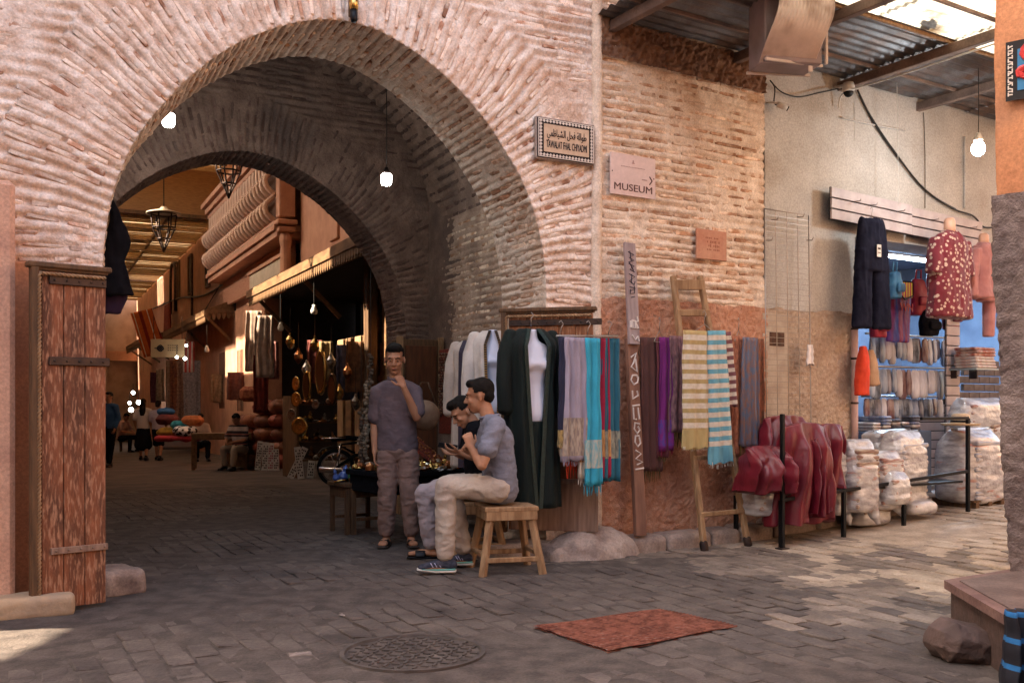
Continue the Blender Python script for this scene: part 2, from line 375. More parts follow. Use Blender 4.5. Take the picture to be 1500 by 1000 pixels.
AXF=Mx(((1,0,0),(0,1,0),(0,0,1)))
def rot_y(a): return Mx.Rotation(-a,3,'Y')
def vis(fr,x,y): q=fr.w(x,y); return 1/max(q.y,.5)

def arch_wall(root,fr,A,xl,xr,top,y0,thick,m_f,m_s,m_b,m_bs,seed,ringw=.72,fine=.014,base_l=True,face_d=-1):
    """front face (brick voussoirs + courses) and soffit; local coords of root frame"""
    c=A.c; n=int(2*2.2*1.75/fine); th=np.linspace(A.th0,PI-A.th0,n); Rr=A.R(th)
    ct,st=np.cos(th),np.sin(th)
    with np.errstate(divide='ignore'):
        bx=np.where(ct>0,xr/np.maximum(ct,1e-6),(-xl)/np.maximum(-ct,1e-6)); by=np.where(st>0,(top-c)/np.maximum(st,1e-6),1e9)
    B=np.minimum(bx,by); k=int(1.9/fine); t=np.linspace(0,1,k)**1.15
    rad=Rr[:,None]+(B-Rr)[:,None]*t[None,:]
    X=rad*ct[:,None]; H=c+rad*st[:,None]; TH=np.broadcast_to(th[:,None],X.shape)
    NV=int(PI*(A.half+.18)/PITCH); dth=PI/NV
    outer=A.half+ringw+.05*np.sin(TH*9)
    wv=warp(X,H,seed)
    ph=np.where(rad<outer,TH/dth+wv*.6+.15*np.sin(rad*9+TH*3),H/PITCH+wv)
    d=relief(ph,X,H,np.full_like(X,y0),seed)
    d=np.where(np.abs(rad-Rr[:,None])<.001,-.01+.0*d,d)
    P=np.stack([X,np.full_like(X,y0),H],-1); Nn=np.zeros_like(P); Nn[...,1]=-1
    finish('mortar_face',P,Nn,d,m_f,root)
    # piers below springing
    for sx,a,b in((1,A.half,xr),(-1,xl,-A.half)):
        nn=max(6,int((b-a)/fine)); xs=np.linspace(a,b,nn); hs=np.linspace(-.3,c+A.R(A.th0)*math.sin(A.th0),int(2.4/fine))
        Hh,Xx=np.meshgrid(hs,xs,indexing='ij'); wv=warp(Xx,Hh,seed); d=relief(Hh/PITCH+wv,Xx,Hh,np.full_like(Xx,y0),seed)
        P=np.stack([Xx,np.full_like(Xx,y0),Hh],-1); Nn=np.zeros_like(P); Nn[...,1]=-1; finish('pier_face',P,Nn,d,m_f,root)
    # soffit + jambs
    ny=int(thick/(fine*1.3)); ys=np.linspace(0,1,ny)
    hj=np.linspace(-.3,A.spring,int(2.3/(fine*1.6)))[:-1]
    px=np.concatenate([np.full(len(hj),A.half),Rr*ct,np.full(len(hj),-A.half)]); pz=np.concatenate([hj,c+Rr*st,hj[::-1]])
    thx=np.concatenate([A.th0+(hj-A.spring)/(A.half+.18),th,PI-A.th0-(hj[::-1]-A.spring)/(A.half+.18)])
    nx=np.concatenate([np.full(len(hj),-1.),-ct,np.full(len(hj),1.)]); nz=np.concatenate([hj*0,-st,hj*0])
    PX=px[:,None]+SH*thick*ys[None,:]; PZ=np.broadcast_to(pz[:,None],PX.shape); PY=y0+np.broadcast_to(ys[None,:],PX.shape)*thick
    wv=warp(PX*2,PY*2,seed+3); d=relief(thx[:,None]/dth+wv*.5,PX,PY,PZ,seed+4,.018)
    edge=np.minimum(ys,1-ys)[None,:]*thick; d=np.where(edge<.012,d*.2,d)
    finish('soffit',np.stack([PX,PY,PZ],-1),np.stack([np.broadcast_to(nx[:,None],PX.shape),PX*0,np.broadcast_to(nz[:,None],PX.shape)],-1),d,m_s,root)
    # bricks
    rg=random.Random(seed); L1=[]; L2=[]
    for i in range(int(A.th0/dth)-1,int((PI-A.th0)/dth)+2):
        r=A.half*.97+rg.uniform(.0,.10); tm=(i+.5)*dth
        if tm<A.th0-.02 or tm>PI-A.th0+.02: continue
        r0=float(A.R(tm)); r=r0+rg.uniform(.02,.12)
        while True:
            ln=rg.uniform(.10,.24); rc=r+ln/2
            if rc>A.half+ringw-.02: break
            ta=tm-dth*(float(warp(np.array(rc*math.cos(tm)),np.array(c+rc*math.sin(tm)),seed))*.6+.15*math.sin(rc*9+tm*3)); x=rc*math.cos(ta); h=c+rc*math.sin(ta)
            if x+.02<xr and x>xl and h<top and rg.random()<.86:
                L1.append((V((x,y0+.025,h)),rot_y(ta+rg.uniform(-.015,.015)),(ln,.05,rg.uniform(.024,.040)),vis(fr,x,y0)*ln*(1 if h<4.6 else .1)))
            r+=ln+rg.uniform(.01,.06)
        r=rg.uniform(0,.1)
        while r<thick:
            ln=rg.uniform(.12,.26)
            if r+ln>thick+.02: break
            ta=tm-dth*float(warp(np.array(r0*math.cos(tm)*2+SH*r*2),np.array((y0+r)*2),seed+3))*.5
            r1=float(A.R(ta))+.023; x=r1*math.cos(ta)+SH*(r+ln/2); h=c+r1*math.sin(ta)
            # columns: length along y, depth radial, height tangential
            cR,sR=math.cos(ta),math.sin(ta); mx=Mx(((0,cR,-sR),(1,0,0),(0,sR,cR)))
            if rg.random()<.9 and (x>0.0 or h>c+A.half*.75 or True): L2.append((V((x,y0+r+ln/2,h)),mx,(ln,.05,rg.uniform(.024,.042)),vis(fr,x,y0)*ln*(.9 if x>-.6 else .05)))
            r+=ln+rg.uniform(.02,.08)
    for k_ in range(int(.0/PITCH),int(top/PITCH)):
        x=xl+rg.uniform(0,.15)
        while x<xr:
            ln=rg.uniform(.12,.32); xc=x+ln/2; hn=(k_+.5)*PITCH
            h=hn-PITCH*float(warp(np.array(xc),np.array(hn),seed)); rr=math.hypot(xc,h-c); ok=(rr>A.half+ringw+.06+ln*.3 and h>A.spring) or (h<=A.spring-.02 and abs(xc)-ln/2>A.half)
            if ok and xc+ln/2<xr and rg.random()<.86 and h<top-.05: L1.append((V((xc,y0+.025,h)),rot_y(rg.uniform(-.02,.02)),(ln,.05,rg.uniform(.024,.046)),vis(fr,xc,y0)*ln*(1 if 2.0<h<4.7 and xc>-2.1 else .05)))
            x+=ln+rg.uniform(.008,.05)
    return L1,L2
def flat_wall(root,fr,P0,ex,n_in,Lx,z0,z1,m_f,m_b,seed,fine=.014,limit=300,bend=None,pr=1,amp=.021,shear=None,vfun=None):
    """coursed wall from P0 along ex; n_in unit vector pointing out of the wall"""
    nx=int(Lx/fine); nz=int((z1-z0)/fine); xs=np.linspace(0,Lx,nx); zs=np.linspace(z0,z1,nz); Z,X=np.meshgrid(zs,xs,indexing='ij')
    wv=warp(X,Z,seed); d=relief(Z/PITCH+wv,X,Z,X*0+seed,seed,amp)
    P=np.stack([P0[0]+ex[0]*X,P0[1]+ex[1]*X,Z],-1); Nn=np.zeros_like(P); Nn[...,0]=n_in[0]; Nn[...,1]=n_in[1]
    if bend: P,Nn=bend(P,Nn,X,Z)
    finish('mortar_face',P,Nn,d,m_f,root)
    rg=random.Random(seed); L=[]
    for k_ in range(int(z0/PITCH),int(z1/PITCH)):
        x=rg.uniform(0,.12)
        while x<Lx:
            ln=rg.uniform(.12,.34)
            if x+ln>Lx: break
            hn=(k_+.5)*PITCH; xc=x+ln/2; h=hn-PITCH*float(warp(np.array(xc),np.array(hn),seed))
            if z0+.02<h<z1-.03 and rg.random()<.86:
                p=V((P0[0]+ex[0]*xc-n_in[0]*.025,P0[1]+ex[1]*xc-n_in[1]*.025,h)); mx=Mx(((ex[0],-n_in[0],0),(ex[1],-n_in[1],0),(0,0,1)))@rot_y(rg.uniform(-.02,.02))
                v=1 if vfun is None else vfun(xc,h)
                if v>0: L.append((p,mx,(ln,.05,rg.uniform(.024,.046)),ln*v))
            x+=ln+rg.uniform(.008,.05)
    lay(root,L,m_b,limit=limit)

# ---------------- ground ----------------
def ground_grid(fr,x0,x1,y0,y1,st,dz,name,m,nf=None):
    xs=np.arange(x0,x1+st,st); ys=np.arange(y0,y1+st,st); P=[]
    for y in ys:
        for x in xs:
            q=fr.w(x,y); P.append((q.x,q.y,gz(q.x,q.y)+dz))
    P=np.array(P)
    if nf is not None: P[:,2]+=nf(P)
    return link(name,npmesh(name,P,gridq(len(ys),len(xs))),m,smooth=True)
m_ground=mat('dusty_ground',(.08,.062,.055),(.13,.10,.086),1.6,.9,.006,28,c3=(.075,.055,.052),s3=3.5,r3=(.5,.66),coord='World')
g=ground_grid(F1,-75,75,-60,110,1.0,-.012,'ground',m_ground); tag(g,kind='structure')
# pavement: paving setts as pieces
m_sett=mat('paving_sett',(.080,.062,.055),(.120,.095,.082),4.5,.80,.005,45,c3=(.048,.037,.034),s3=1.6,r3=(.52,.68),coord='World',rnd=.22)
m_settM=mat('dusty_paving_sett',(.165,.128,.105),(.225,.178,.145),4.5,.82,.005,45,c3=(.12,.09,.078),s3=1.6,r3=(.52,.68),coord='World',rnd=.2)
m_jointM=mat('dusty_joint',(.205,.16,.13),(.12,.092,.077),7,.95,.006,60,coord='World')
m_settL=mat('beige_lane_stone',(.43,.345,.27),(.32,.25,.19),3.5,.85,.005,40,c3=(.17,.125,.10),s3=1.7,r3=(.52,.72),coord='World',rnd=.14)  # beige stone, paled further to carry the strong light in the lane
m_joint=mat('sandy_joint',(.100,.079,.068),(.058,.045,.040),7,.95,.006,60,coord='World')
m_jointL=mat('sandy_lane_joint',(.42,.33,.255),(.28,.215,.165),5,.95,.006,60,coord='World')  # sand joint, paled along with the lane stone for its light
rg=random.Random(5)
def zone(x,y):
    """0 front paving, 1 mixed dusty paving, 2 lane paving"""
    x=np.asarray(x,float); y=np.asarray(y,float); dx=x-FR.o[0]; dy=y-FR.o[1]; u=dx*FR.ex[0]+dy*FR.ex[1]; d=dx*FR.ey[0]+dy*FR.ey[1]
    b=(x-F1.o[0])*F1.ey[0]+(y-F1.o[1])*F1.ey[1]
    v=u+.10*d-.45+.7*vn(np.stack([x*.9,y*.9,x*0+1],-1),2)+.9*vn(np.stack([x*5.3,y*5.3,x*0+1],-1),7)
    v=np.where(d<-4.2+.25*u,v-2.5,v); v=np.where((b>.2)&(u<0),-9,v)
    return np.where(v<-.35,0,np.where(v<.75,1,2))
def dust(x,y): return .013*float(fbm(np.array([[x*1.7,y*1.7,0.]]),3,4)[0])
def hsurf(x,y): return gz(x,y)-.022+.008*float(fbm(np.array([[x*1.3,y*1.3,5.]]),13,3)[0])
def paving(name,m,mj,lane,CW,CL,seed,fr):
    pav=thing(name,None,None,(0,0,0),kind='structure'); rg=random.Random(seed); LS=[]
    for i in range(int(-4.4/CW),int(9.4/CW)):
        for j in range(int(-7.5/CL),int(9.8/CL)):
            w_=CW; x=(i+.5)*CW+rg.uniform(-.006,.006); y=(j+.5+(.5 if i%2 else 0)+rg.uniform(-.06,.06))*CL
            q=fr.w(x,y); a,b=F1.loc((q.x,q.y)); u,d=FR.loc((q.x,q.y))
            if b>-.1 and a>1.9: continue
            if b>.0 and a<-2.3: continue
            if u>-.1 and d>-.12: continue
            if b>8.8 or q.y<2.6 or q.y>15.5 or abs(q.x/q.y)>.60: continue
            if int(zone(q.x,q.y))!=lane: continue
            sink=max(0,float(vn(np.array([[q.x*.8,q.y*.8,9.]]),31)[0])-.15)*.03
            mx=Euler((rg.uniform(-.018,.018),rg.uniform(-.016,.016),fr.a+rg.uniform(-.035,.035))).to_matrix()
            LS.append((V((q.x,q.y,hsurf(q.x,q.y)-sink+rg.uniform(-.005,.005))),mx,(w_-rg.uniform(.004,.016),CL-rg.uniform(.006,.026),.062),1/q.y))
    lay(pav,LS,m,'paving_stone'); return pav
SV=[]
for s_ in range(12):
    r2=random.Random(s_+50); mb=MB().box((0,0,0),(1,1,1),None,.10); mb.v=[(x+r2.uniform(-.035,.035),y+r2.uniform(-.025,.025),z+(r2.uniform(-.12,.06) if z>0 else 0)) for x,y,z in mb.v]; SV.append(mb.mesh('sett_shape'))
_bv,_bvm=BV,BVM; BV,BVM=SV,{}
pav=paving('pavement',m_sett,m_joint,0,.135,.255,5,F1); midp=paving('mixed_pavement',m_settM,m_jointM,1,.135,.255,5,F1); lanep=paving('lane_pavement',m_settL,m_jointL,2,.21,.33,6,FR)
BV,BVM=_bv,_bvm
def sandgrid(name,m,par,x0,x1,y0,y1,want,st=.05):
    xs=np.arange(x0,x1,st); ys=np.arange(y0,y1,st); X,Y=np.meshgrid(xs,ys); wx=F1.o[0]+F1.ex[0]*X+F1.ey[0]*Y; wy=F1.o[1]+F1.ex[1]*X+F1.ey[1]*Y
    g_=np.array([[gz(a,b) for a,b in zip(r1,r2)] for r1,r2 in zip(wx,wy)])
    h=g_+.0035+.011*fbm(np.stack([wx*1.7,wy*1.7,wx*0],-1),3,4)+.004*fbm(np.stack([wx*9,wy*9,wx*0],-1),6,3)
    P=np.stack([wx,wy,h],-1).reshape(-1,3); Q=gridq(len(ys),len(xs)); c=P[Q].mean(1)
    k=zone(c[:,0],c[:,1])==want; return link(name,npmesh(name,P,Q[k]),m,par,smooth=True)
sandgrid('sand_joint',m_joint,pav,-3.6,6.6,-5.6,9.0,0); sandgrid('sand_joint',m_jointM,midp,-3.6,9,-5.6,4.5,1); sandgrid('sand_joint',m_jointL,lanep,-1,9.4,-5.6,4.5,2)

# ---------------- gate wall with the big arch ----------------
gate=thing('brick_gateway','tall whitewashed thin-brick gate wall with the big pointed horseshoe arch, tiled street sign on it','gateway',F1.w(0,0),F1.a)
AF=Arch(1.68,4.05,2.09)
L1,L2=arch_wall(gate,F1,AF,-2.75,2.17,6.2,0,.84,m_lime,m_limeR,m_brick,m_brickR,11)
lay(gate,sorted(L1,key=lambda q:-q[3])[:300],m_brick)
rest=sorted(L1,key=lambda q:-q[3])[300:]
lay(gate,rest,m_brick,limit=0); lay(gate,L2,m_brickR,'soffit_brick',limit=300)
mb=MB(); mb.box((0,2.4,6.35),(7.5,5.2,.3)); mb.box((0,.75,5.4),(7,.2,1.6)); mb.box((-2.9,.45,3.1),(1.1,.7,6.4)); mb.build('roof_slab',m_limeD,gate)
# passage (chamber) behind the gate
ch=thing('vaulted_passage','dim shade-tinted brick vault and side walls of the passage between the two arches','passage',F1.w(0,0),F1.a)
HV=3.35
def bendR(P,Nn,X,Z):
    P=P.copy(); Nn=Nn.copy(); t=np.clip((Z-HV)/(6.2-HV),0,1); a=t*PI/2; 
    m_=Z>HV; sgn=np.sign(P[...,0].mean())
    P[...,0]=np.where(m_,sgn*2.17*np.cos(a)+SH*P[...,1],P[...,0]); P[...,2]=np.where(m_,HV+1.85*np.sin(a),Z)
    Nn[...,0]=np.where(m_,-sgn*np.cos(a)*.85,Nn[...,0]); Nn[...,2]=np.where(m_,-np.sin(a),0); return P,Nn
# side wall: paler mortar, light from the front put into its colour
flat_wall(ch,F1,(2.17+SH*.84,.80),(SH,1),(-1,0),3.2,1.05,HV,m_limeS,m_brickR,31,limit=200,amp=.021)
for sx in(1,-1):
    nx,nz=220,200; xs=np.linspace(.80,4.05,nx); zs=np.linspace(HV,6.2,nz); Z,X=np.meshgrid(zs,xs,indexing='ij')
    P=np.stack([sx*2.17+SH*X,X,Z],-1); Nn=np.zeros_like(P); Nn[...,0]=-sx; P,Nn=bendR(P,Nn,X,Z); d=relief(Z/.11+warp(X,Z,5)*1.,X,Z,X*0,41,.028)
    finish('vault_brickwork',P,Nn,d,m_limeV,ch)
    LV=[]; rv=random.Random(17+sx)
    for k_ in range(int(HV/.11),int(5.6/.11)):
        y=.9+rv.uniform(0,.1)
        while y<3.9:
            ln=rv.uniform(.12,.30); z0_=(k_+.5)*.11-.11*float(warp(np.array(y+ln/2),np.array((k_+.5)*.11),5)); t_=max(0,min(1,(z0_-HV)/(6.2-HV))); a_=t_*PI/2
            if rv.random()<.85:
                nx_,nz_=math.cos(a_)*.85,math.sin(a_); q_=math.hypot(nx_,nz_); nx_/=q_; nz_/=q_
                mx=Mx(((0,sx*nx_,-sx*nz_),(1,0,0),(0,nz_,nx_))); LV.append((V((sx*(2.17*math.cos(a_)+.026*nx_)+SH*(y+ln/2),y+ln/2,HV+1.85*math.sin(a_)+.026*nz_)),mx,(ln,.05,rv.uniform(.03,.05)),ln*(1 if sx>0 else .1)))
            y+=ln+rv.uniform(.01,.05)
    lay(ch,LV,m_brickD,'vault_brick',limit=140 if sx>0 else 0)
for c_,d_ in(((-2.45,2.4,1.8),(.5,3.4,3.7)),((2.58,2.4,1.8),(.5,3.4,3.7)),((2.49,2.4,.45),(.5,3.1,1.3))): MB().box(c_,d_).build('wall_core',m_limeD,ch)
MB().add([(-2.17,.845,6.1),(2.17,.845,6.1),(2.17,.845,4.3),(-2.17,.845,4.3)],[(0,1,2,3)]).build('back_of_arch',m_limeD,ch)
# inner arch
inn=thing('inner_brick_arch','second, darker brick arch at the far end of the passage, opening onto the covered street','gateway',F1.w(SH*3.8,3.8),F1.a)
AI=Arch(1.85,3.98,2.0)
Fi=Fr(F1.w(SH*3.8,3.8).x,F1.w(SH*3.8,3.8).y,F1.a)
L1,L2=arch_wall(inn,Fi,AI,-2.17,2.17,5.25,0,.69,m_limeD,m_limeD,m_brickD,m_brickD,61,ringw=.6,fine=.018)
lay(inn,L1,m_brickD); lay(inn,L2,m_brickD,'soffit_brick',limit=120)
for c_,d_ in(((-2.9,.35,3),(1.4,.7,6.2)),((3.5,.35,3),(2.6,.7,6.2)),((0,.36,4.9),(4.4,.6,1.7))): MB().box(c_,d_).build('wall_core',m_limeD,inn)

# ---------------- side-street wall: brick, then cream plaster ----------------
sw=thing('brick_side_wall','warm brick upper wall with red roughcast foot, carrying the pink sign','wall',FR.w(0,0),FR.a)
FINEV=lambda x,h: 1 if h<4.45 else .05
flat_wall(sw,FR,(0,0),(1,0),(0,-1),2.0,2.11,6.2,m_limeR,m_brickR,77,vfun=FINEV)
def rough(root,x0,x1,z0,z1,y,m,seed,amp=.012,name='roughcast',fine=.011,top=None):
    nx=int((x1-x0)/fine); nz=int((z1-z0)/fine); xs=np.linspace(x0,x1,nx); zs=np.linspace(z0,z1,nz); Z,X=np.meshgrid(zs,xs,indexing='ij')
    Pn=np.stack([X*38,Z*38,X*0+seed],-1); d=amp*fbm(Pn,seed,2)+.015*fbm(np.stack([X*3,Z*3,X*0],-1),seed+1,3)+amp*.5*np.abs(fbm(Pn*1.8,seed+3,1))
    if top is not None: Z=Z+np.where(Z>z1-.001,.03*fbm(np.stack([X*6,X*0,X*0],-1),seed,2),0)
    P=np.stack([X,np.full_like(X,y),Z],-1); Nn=np.zeros_like(P); Nn[...,1]=-1; return finish(name,P,Nn,d,m,root)
rough(sw,-.02,2.0,-.1,2.14,-.030,m_plRed,3,top=1)
# corner edge plaster strip
MB().chain([(0,.0,-.1),(.004,.0,1.2),(-.006,.0,2.4),(.006,0,3.6),(0,0,5),(0,0,6.2)],.048,n=10).build('corner_bead',m_limeR,sw,True)
MB().box((.5,.44,3.1),(1.2,.76,6.4)).build('wall_core',m_limeR,sw); MB().box((1.7,1.04,3.1),(1.6,1.9,6.4)).build('wall_core',m_limeR,sw)
pw=thing('shop_building','cream plastered building with grey roughcast foot and the lit sock shop inside','building',FR.w(2.0,0),FR.a)
uP=3.30-2.0; uE=6.55-2.0
def smoothwall(root,x0,x1,z0,z1,y,m,seed,name='wall',amp=.006,fine=.03):
    nx=max(3,int((x1-x0)/fine)); nz=max(3,int((z1-z0)/fine)); xs=np.linspace(x0,x1,nx); zs=np.linspace(z0,z1,nz); Z,X=np.meshgrid(zs,xs,indexing='ij')
    d=amp*fbm(np.stack([X*2,Z*2,X*0],-1),seed,4); P=np.stack([X,np.full_like(X,y),Z],-1); Nn=np.zeros_like(P); Nn[...,1]=-1; return finish(name,P,Nn,d,m,root)
rough(pw,0,uP,-.1,2.16,-.012,m_plGrey,9,top=1)
smoothwall(pw,0,uP,2.1,6.2,0,m_cream,4); smoothwall(pw,uP,7,2.95,6.2,0,m_cream,6,'lintel_wall')
MB().box((uP/2,.2,3.05),(uP-.006,.38,6.3)).build('wall_core',m_cream,pw); MB().box((uP+2.6,.2,4.6),(5.2,.38,3.3)).build('wall_core',m_cream,pw)
m_shopw=mat('shop_wall',(.13,.17,.24),(.09,.12,.18),3,.7)
mb=MB(); mb.box((3.3,2.6,1.6),(5,.1,3.3)).box((uP-.06,1.5,1.6),(.1,2.3,3.3)).box((5.6,1.5,1.6),(.1,2.5,3.3)).box((3.3,1.5,3.25),(5,2.5,.1)); mb.build('shop_interior',m_shopw,pw)
mb=MB(); mb.box((3.3,1.3,.18),(5,2.6,.1)).build('shop_floor',m_stone,pw)
# old electricity niche: flat dark slab, its inner shade put into the colour
u,h=FR.hit(1128,487,-.03); mb=MB(); mb.box((u-2+.09,-.02,h-.06),(.20,.03,.13)).build('niche_shadow',mat('niche_shade_tint',(.06,.03,.02),(.12,.06,.04),20,.9),pw)
u,h=FR.hit(1140,600,-.03); MB().box((u-2.04,-.022,h+.42),(.34,.02,1.0),None,.004).build('whitewash_patch',mat('old_whitewash',(.50,.42,.34),(.42,.33,.26),9,.9,.004,40),pw)

# near pier at the edge with purple roughcast
pier=thing('corner_pier','orange plastered corner with rough purple-brown roughcast foot beside the raised step','wall',W0.w(0,0),0)
def edgecol(name,z0,z1,m,pts,seed,amp,fine=.02):
    # vertical battered corner, two faces seen
    n=int((z1-z0)/fine); prof=[]; per=[]
    for a,b in zip(pts[:-1],pts[1:]):
        L_=(b-a).length; k=max(2,int(L_/fine)); per+=[a+(b-a)*(i/k) for i in range(k)]
    per.append(pts[-1]); per=np.array([[p.x,p.y] for p in per]); zs=np.linspace(z0,z1,n)
    T=np.gradient(per,axis=0); T/=np.linalg.norm(T,axis=1)[:,None]; N2=np.stack([T[:,1],-T[:,0]],-1)
    P=np.zeros((n,len(per),3)); P[...,0]=per[None,:,0]; P[...,1]=per[None,:,1]; P[...,2]=zs[:,None]
    Nn=np.zeros_like(P); Nn[...,0]=N2[None,:,0]; Nn[...,1]=N2[None,:,1]
    P[...,0]+=np.clip(2.45-P[...,2],0,3)*.045
    d=amp*(fbm(P*36,seed,2)+.6*np.abs(fbm(P*70,seed+1,1)))+.02*fbm(P*2.5,seed+2,2)+.05*np.clip((1.9-P[...,2])/1.9,0,1)*0
    return finish(name,P,Nn,d,m,pier)
c0=pt(1452,590,5.5); c1=c0+V((.12,-.12,0)); c2=c1+V((1.2,-.95,0)); cb=c0+V((.36,.6,0)); cbb=cb+V((1.0,.6,0))
m_plPur=mat('purple_roughcast',(.165,.125,.12),(.11,.08,.078),22,.9,.012,70,c3=(.22,.17,.16),s3=3,coord='World')
edgecol('roughcast',.20,2.42,m_plPur,[cbb,cb,c0,c1,c2],5,.016)
edgecol('plaster',2.38,6.2,m_orange,[cbb+V((0,0,0)),cb+V((.03,0,0)),c0+V((.025,.0,0)),c1+V((.02,.012,0)),c2+V((.02,.03,0))],8,.003)
MB().box((c0.x+1.05,c0.y+.12,3.2),(1.2,.3,6.1),Mx.Rotation(R(-38),3,'Z')).build('wall_core',m_orange,pier)
# raised step
st=thing('doorstep','raised doorstep with a red-brown stone slab edge at the roughcast corner','step',(0,0,0))
sA=gp(1385,872); 
a=pt(1381,850,5.35); a.z=0; top_z=.30
def ray_at(px,py,z): k=(py-590)/F; Z=(CAMH-z)/k; return V(((px-750)/F*Z,Z,z))
q0=ray_at(1383,849,top_z); q1=ray_at(1492,912,top_z); q2=ray_at(1474,834,top_z); q3=q1+(q2-q0)
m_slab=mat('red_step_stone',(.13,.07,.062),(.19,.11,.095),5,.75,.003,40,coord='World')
dirA=(q1-q0).normalized(); dirB=(q2-q0).normalized()
mb=MB()
def slab(mb,c,da,db,la,lb,z0,z1):
    vs=[]
    for z in(z0,z1):
        for s_,t_ in((0,0),(la,0),(la,lb),(0,lb)): p=c+da*s_+db*t_; vs.append((p.x,p.y,z))
    mb.add(vs,[(3,2,1,0),(4,5,6,7),(0,1,5,4),(1,2,6,5),(2,3,7,6),(3,0,4,7)])
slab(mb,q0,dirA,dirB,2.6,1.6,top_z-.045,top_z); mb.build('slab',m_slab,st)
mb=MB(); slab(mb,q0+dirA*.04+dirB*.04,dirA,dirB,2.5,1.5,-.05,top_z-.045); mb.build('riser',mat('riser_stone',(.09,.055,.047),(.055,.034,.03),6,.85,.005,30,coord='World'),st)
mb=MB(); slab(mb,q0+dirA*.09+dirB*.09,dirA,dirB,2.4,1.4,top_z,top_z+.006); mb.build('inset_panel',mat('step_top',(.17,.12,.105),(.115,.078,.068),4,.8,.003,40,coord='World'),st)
# left pink block, bench stone
pk=thing('pink_building','smooth pink plastered house front at the edge of the gate, with orange strip','building',F1.w(0,0),F1.a)
uL,_=F1.hit(22,600,-.30); uM,_=F1.hit(46,600,-.06)
MB().box((uL-1.0,-.10,1.27),(2.0,.5,2.60),None,.03).build('wall',m_pink,pk); MB().box((uM-.25,-.03,1.05),(.50,.12,2.16),None,.015).build('orange_strip',m_orange,pk)
s1=gp(6,915); 
def stone(name,label,c,d,rz,seed,m=m_stone,cat='stone',group=None,round_=.16):
    mb=MB().box((0,0,d[2]/2),d,None,min(d)*round_); me=remesh(mb,.014,4,lambda P:.010*fbm(P*6+seed,seed,3)+.004*fbm(P*24,seed,2))
    return tag(link(name,me,m,None,c,rz,smooth=True),label,cat,group)
m_stoneY=mat('yellow_block',(.46,.32,.20),(.36,.26,.18),5,.8,.004,40)
o=stone('stone_block','low yellowish stone block at the foot of the pink house front',F1.w(uL+.04,-.42,-.02),(.55,.24,.14),F1.a,3,m_stoneY)
o=stone('stone_block','worn stone behind the foot of the open narrow door leaf',F1.w(-1.60,.10,-.03),(.30,.34,.19),F1.a+.3,8)

# kerb along the side wall
rg=random.Random(3)
kerb=thing('kerb',None,None,FR.w(0,0),FR.a,kind='structure')
x=.12
while x<3.3:
    l=rg.uniform(.35,.62); z=gz(*FR.w(x+l/2,-.2).xy)
    mb=MB().box((0,0,0),(l-.015,.30,.20),None,.035); me=remesh(mb,.016,3,lambda P:.012*fbm(P*5+x,4,3)); link('kerb_stone',me,m_stone,kerb,(x+l/2,-.17,z+.035),(rg.uniform(-.02,.02),0,rg.uniform(-.02,.02)),smooth=True); x+=l
mb=MB().ell((0,0,-.06),(.50,.28,.30)).box((-.1,.0,.0),(.7,.36,.26),None,.05); me=remesh(mb,.015,2,lambda P:.035*fbm(P*3,4,4)+.012*fbm(P*14,5,3))
p=ray_at(860,822,0); d0=F1.w(1.98,-.20)
tag(link('boulder',me,mat('domed_stone',(.38,.30,.26),(.22,.16,.14),5,.8,.004,40,c3=(.45,.38,.34),s3=3,coord='World'),None,(d0.x,d0.y,0),F1.a,smooth=True),'domed worn guard stone rising from the pavement below the hanging scarves','stone')
# threshold stone under the closed door
link('threshold',remesh(MB().box((0,0,0),(.95,.42,.2),None,.04),.016,3,lambda P:.01*fbm(P*5,4,3)),m_stone,kerb,(-.62,.12,.03),0,smooth=True)

# ---------------- unseen houses round the camera; tall pair and slab added to shape the sun ----------------
m_och=mat('ochre_house',(.64,.44,.32),(.56,.37,.26),2,.85,.003,10,coord='World')
def house(label,c,d,rz,windows=()):
    t=thing('house',label,'house',c,rz); MB().box((0,0,d[2]/2),d).build('wall',m_och,t)
    for x,z in windows:
        f=MB(); 
        for s in(-1,1): f.box((x+s*.5,d[1]/2+.01,z),(.08,.1,1.4)); f.box((x,d[1]/2+.01,z+s*.66),(.92,.1,.08))
        wf=f.build('window',m_wood,t); MB().box((x,d[1]/2+.004,z),(.9,.02,1.22)).build('pane',m_dark,wf)
    return t
house('ochre house across the lane, facing the gate',(1.5,-5.6,-.1),(16,4,7.5),R(4),((-5,4),(-2,4),(1,4),(4,4)))
house('unseen tall ochre block added beyond the pink front to shade the lane',(-10.2,8.5,-.1),(4,7.8,14),0,())
house('unseen tall ochre block added to frame the gap for the sun patch',(-10.2,-1.4,-.1),(4,7.2,14),0,())
t=thing('sun_blocker_slab','unseen ochre slab added over the gap to trim the sun patch','building',(-8.5,3.4,0)); MB().box((0,0,9.9),(.5,2.5,8.1)).build('wall',m_och,t)
house('ochre house row further along the side lane',(12.8,5.5,-.1),(5,20,6.5),R(-32))
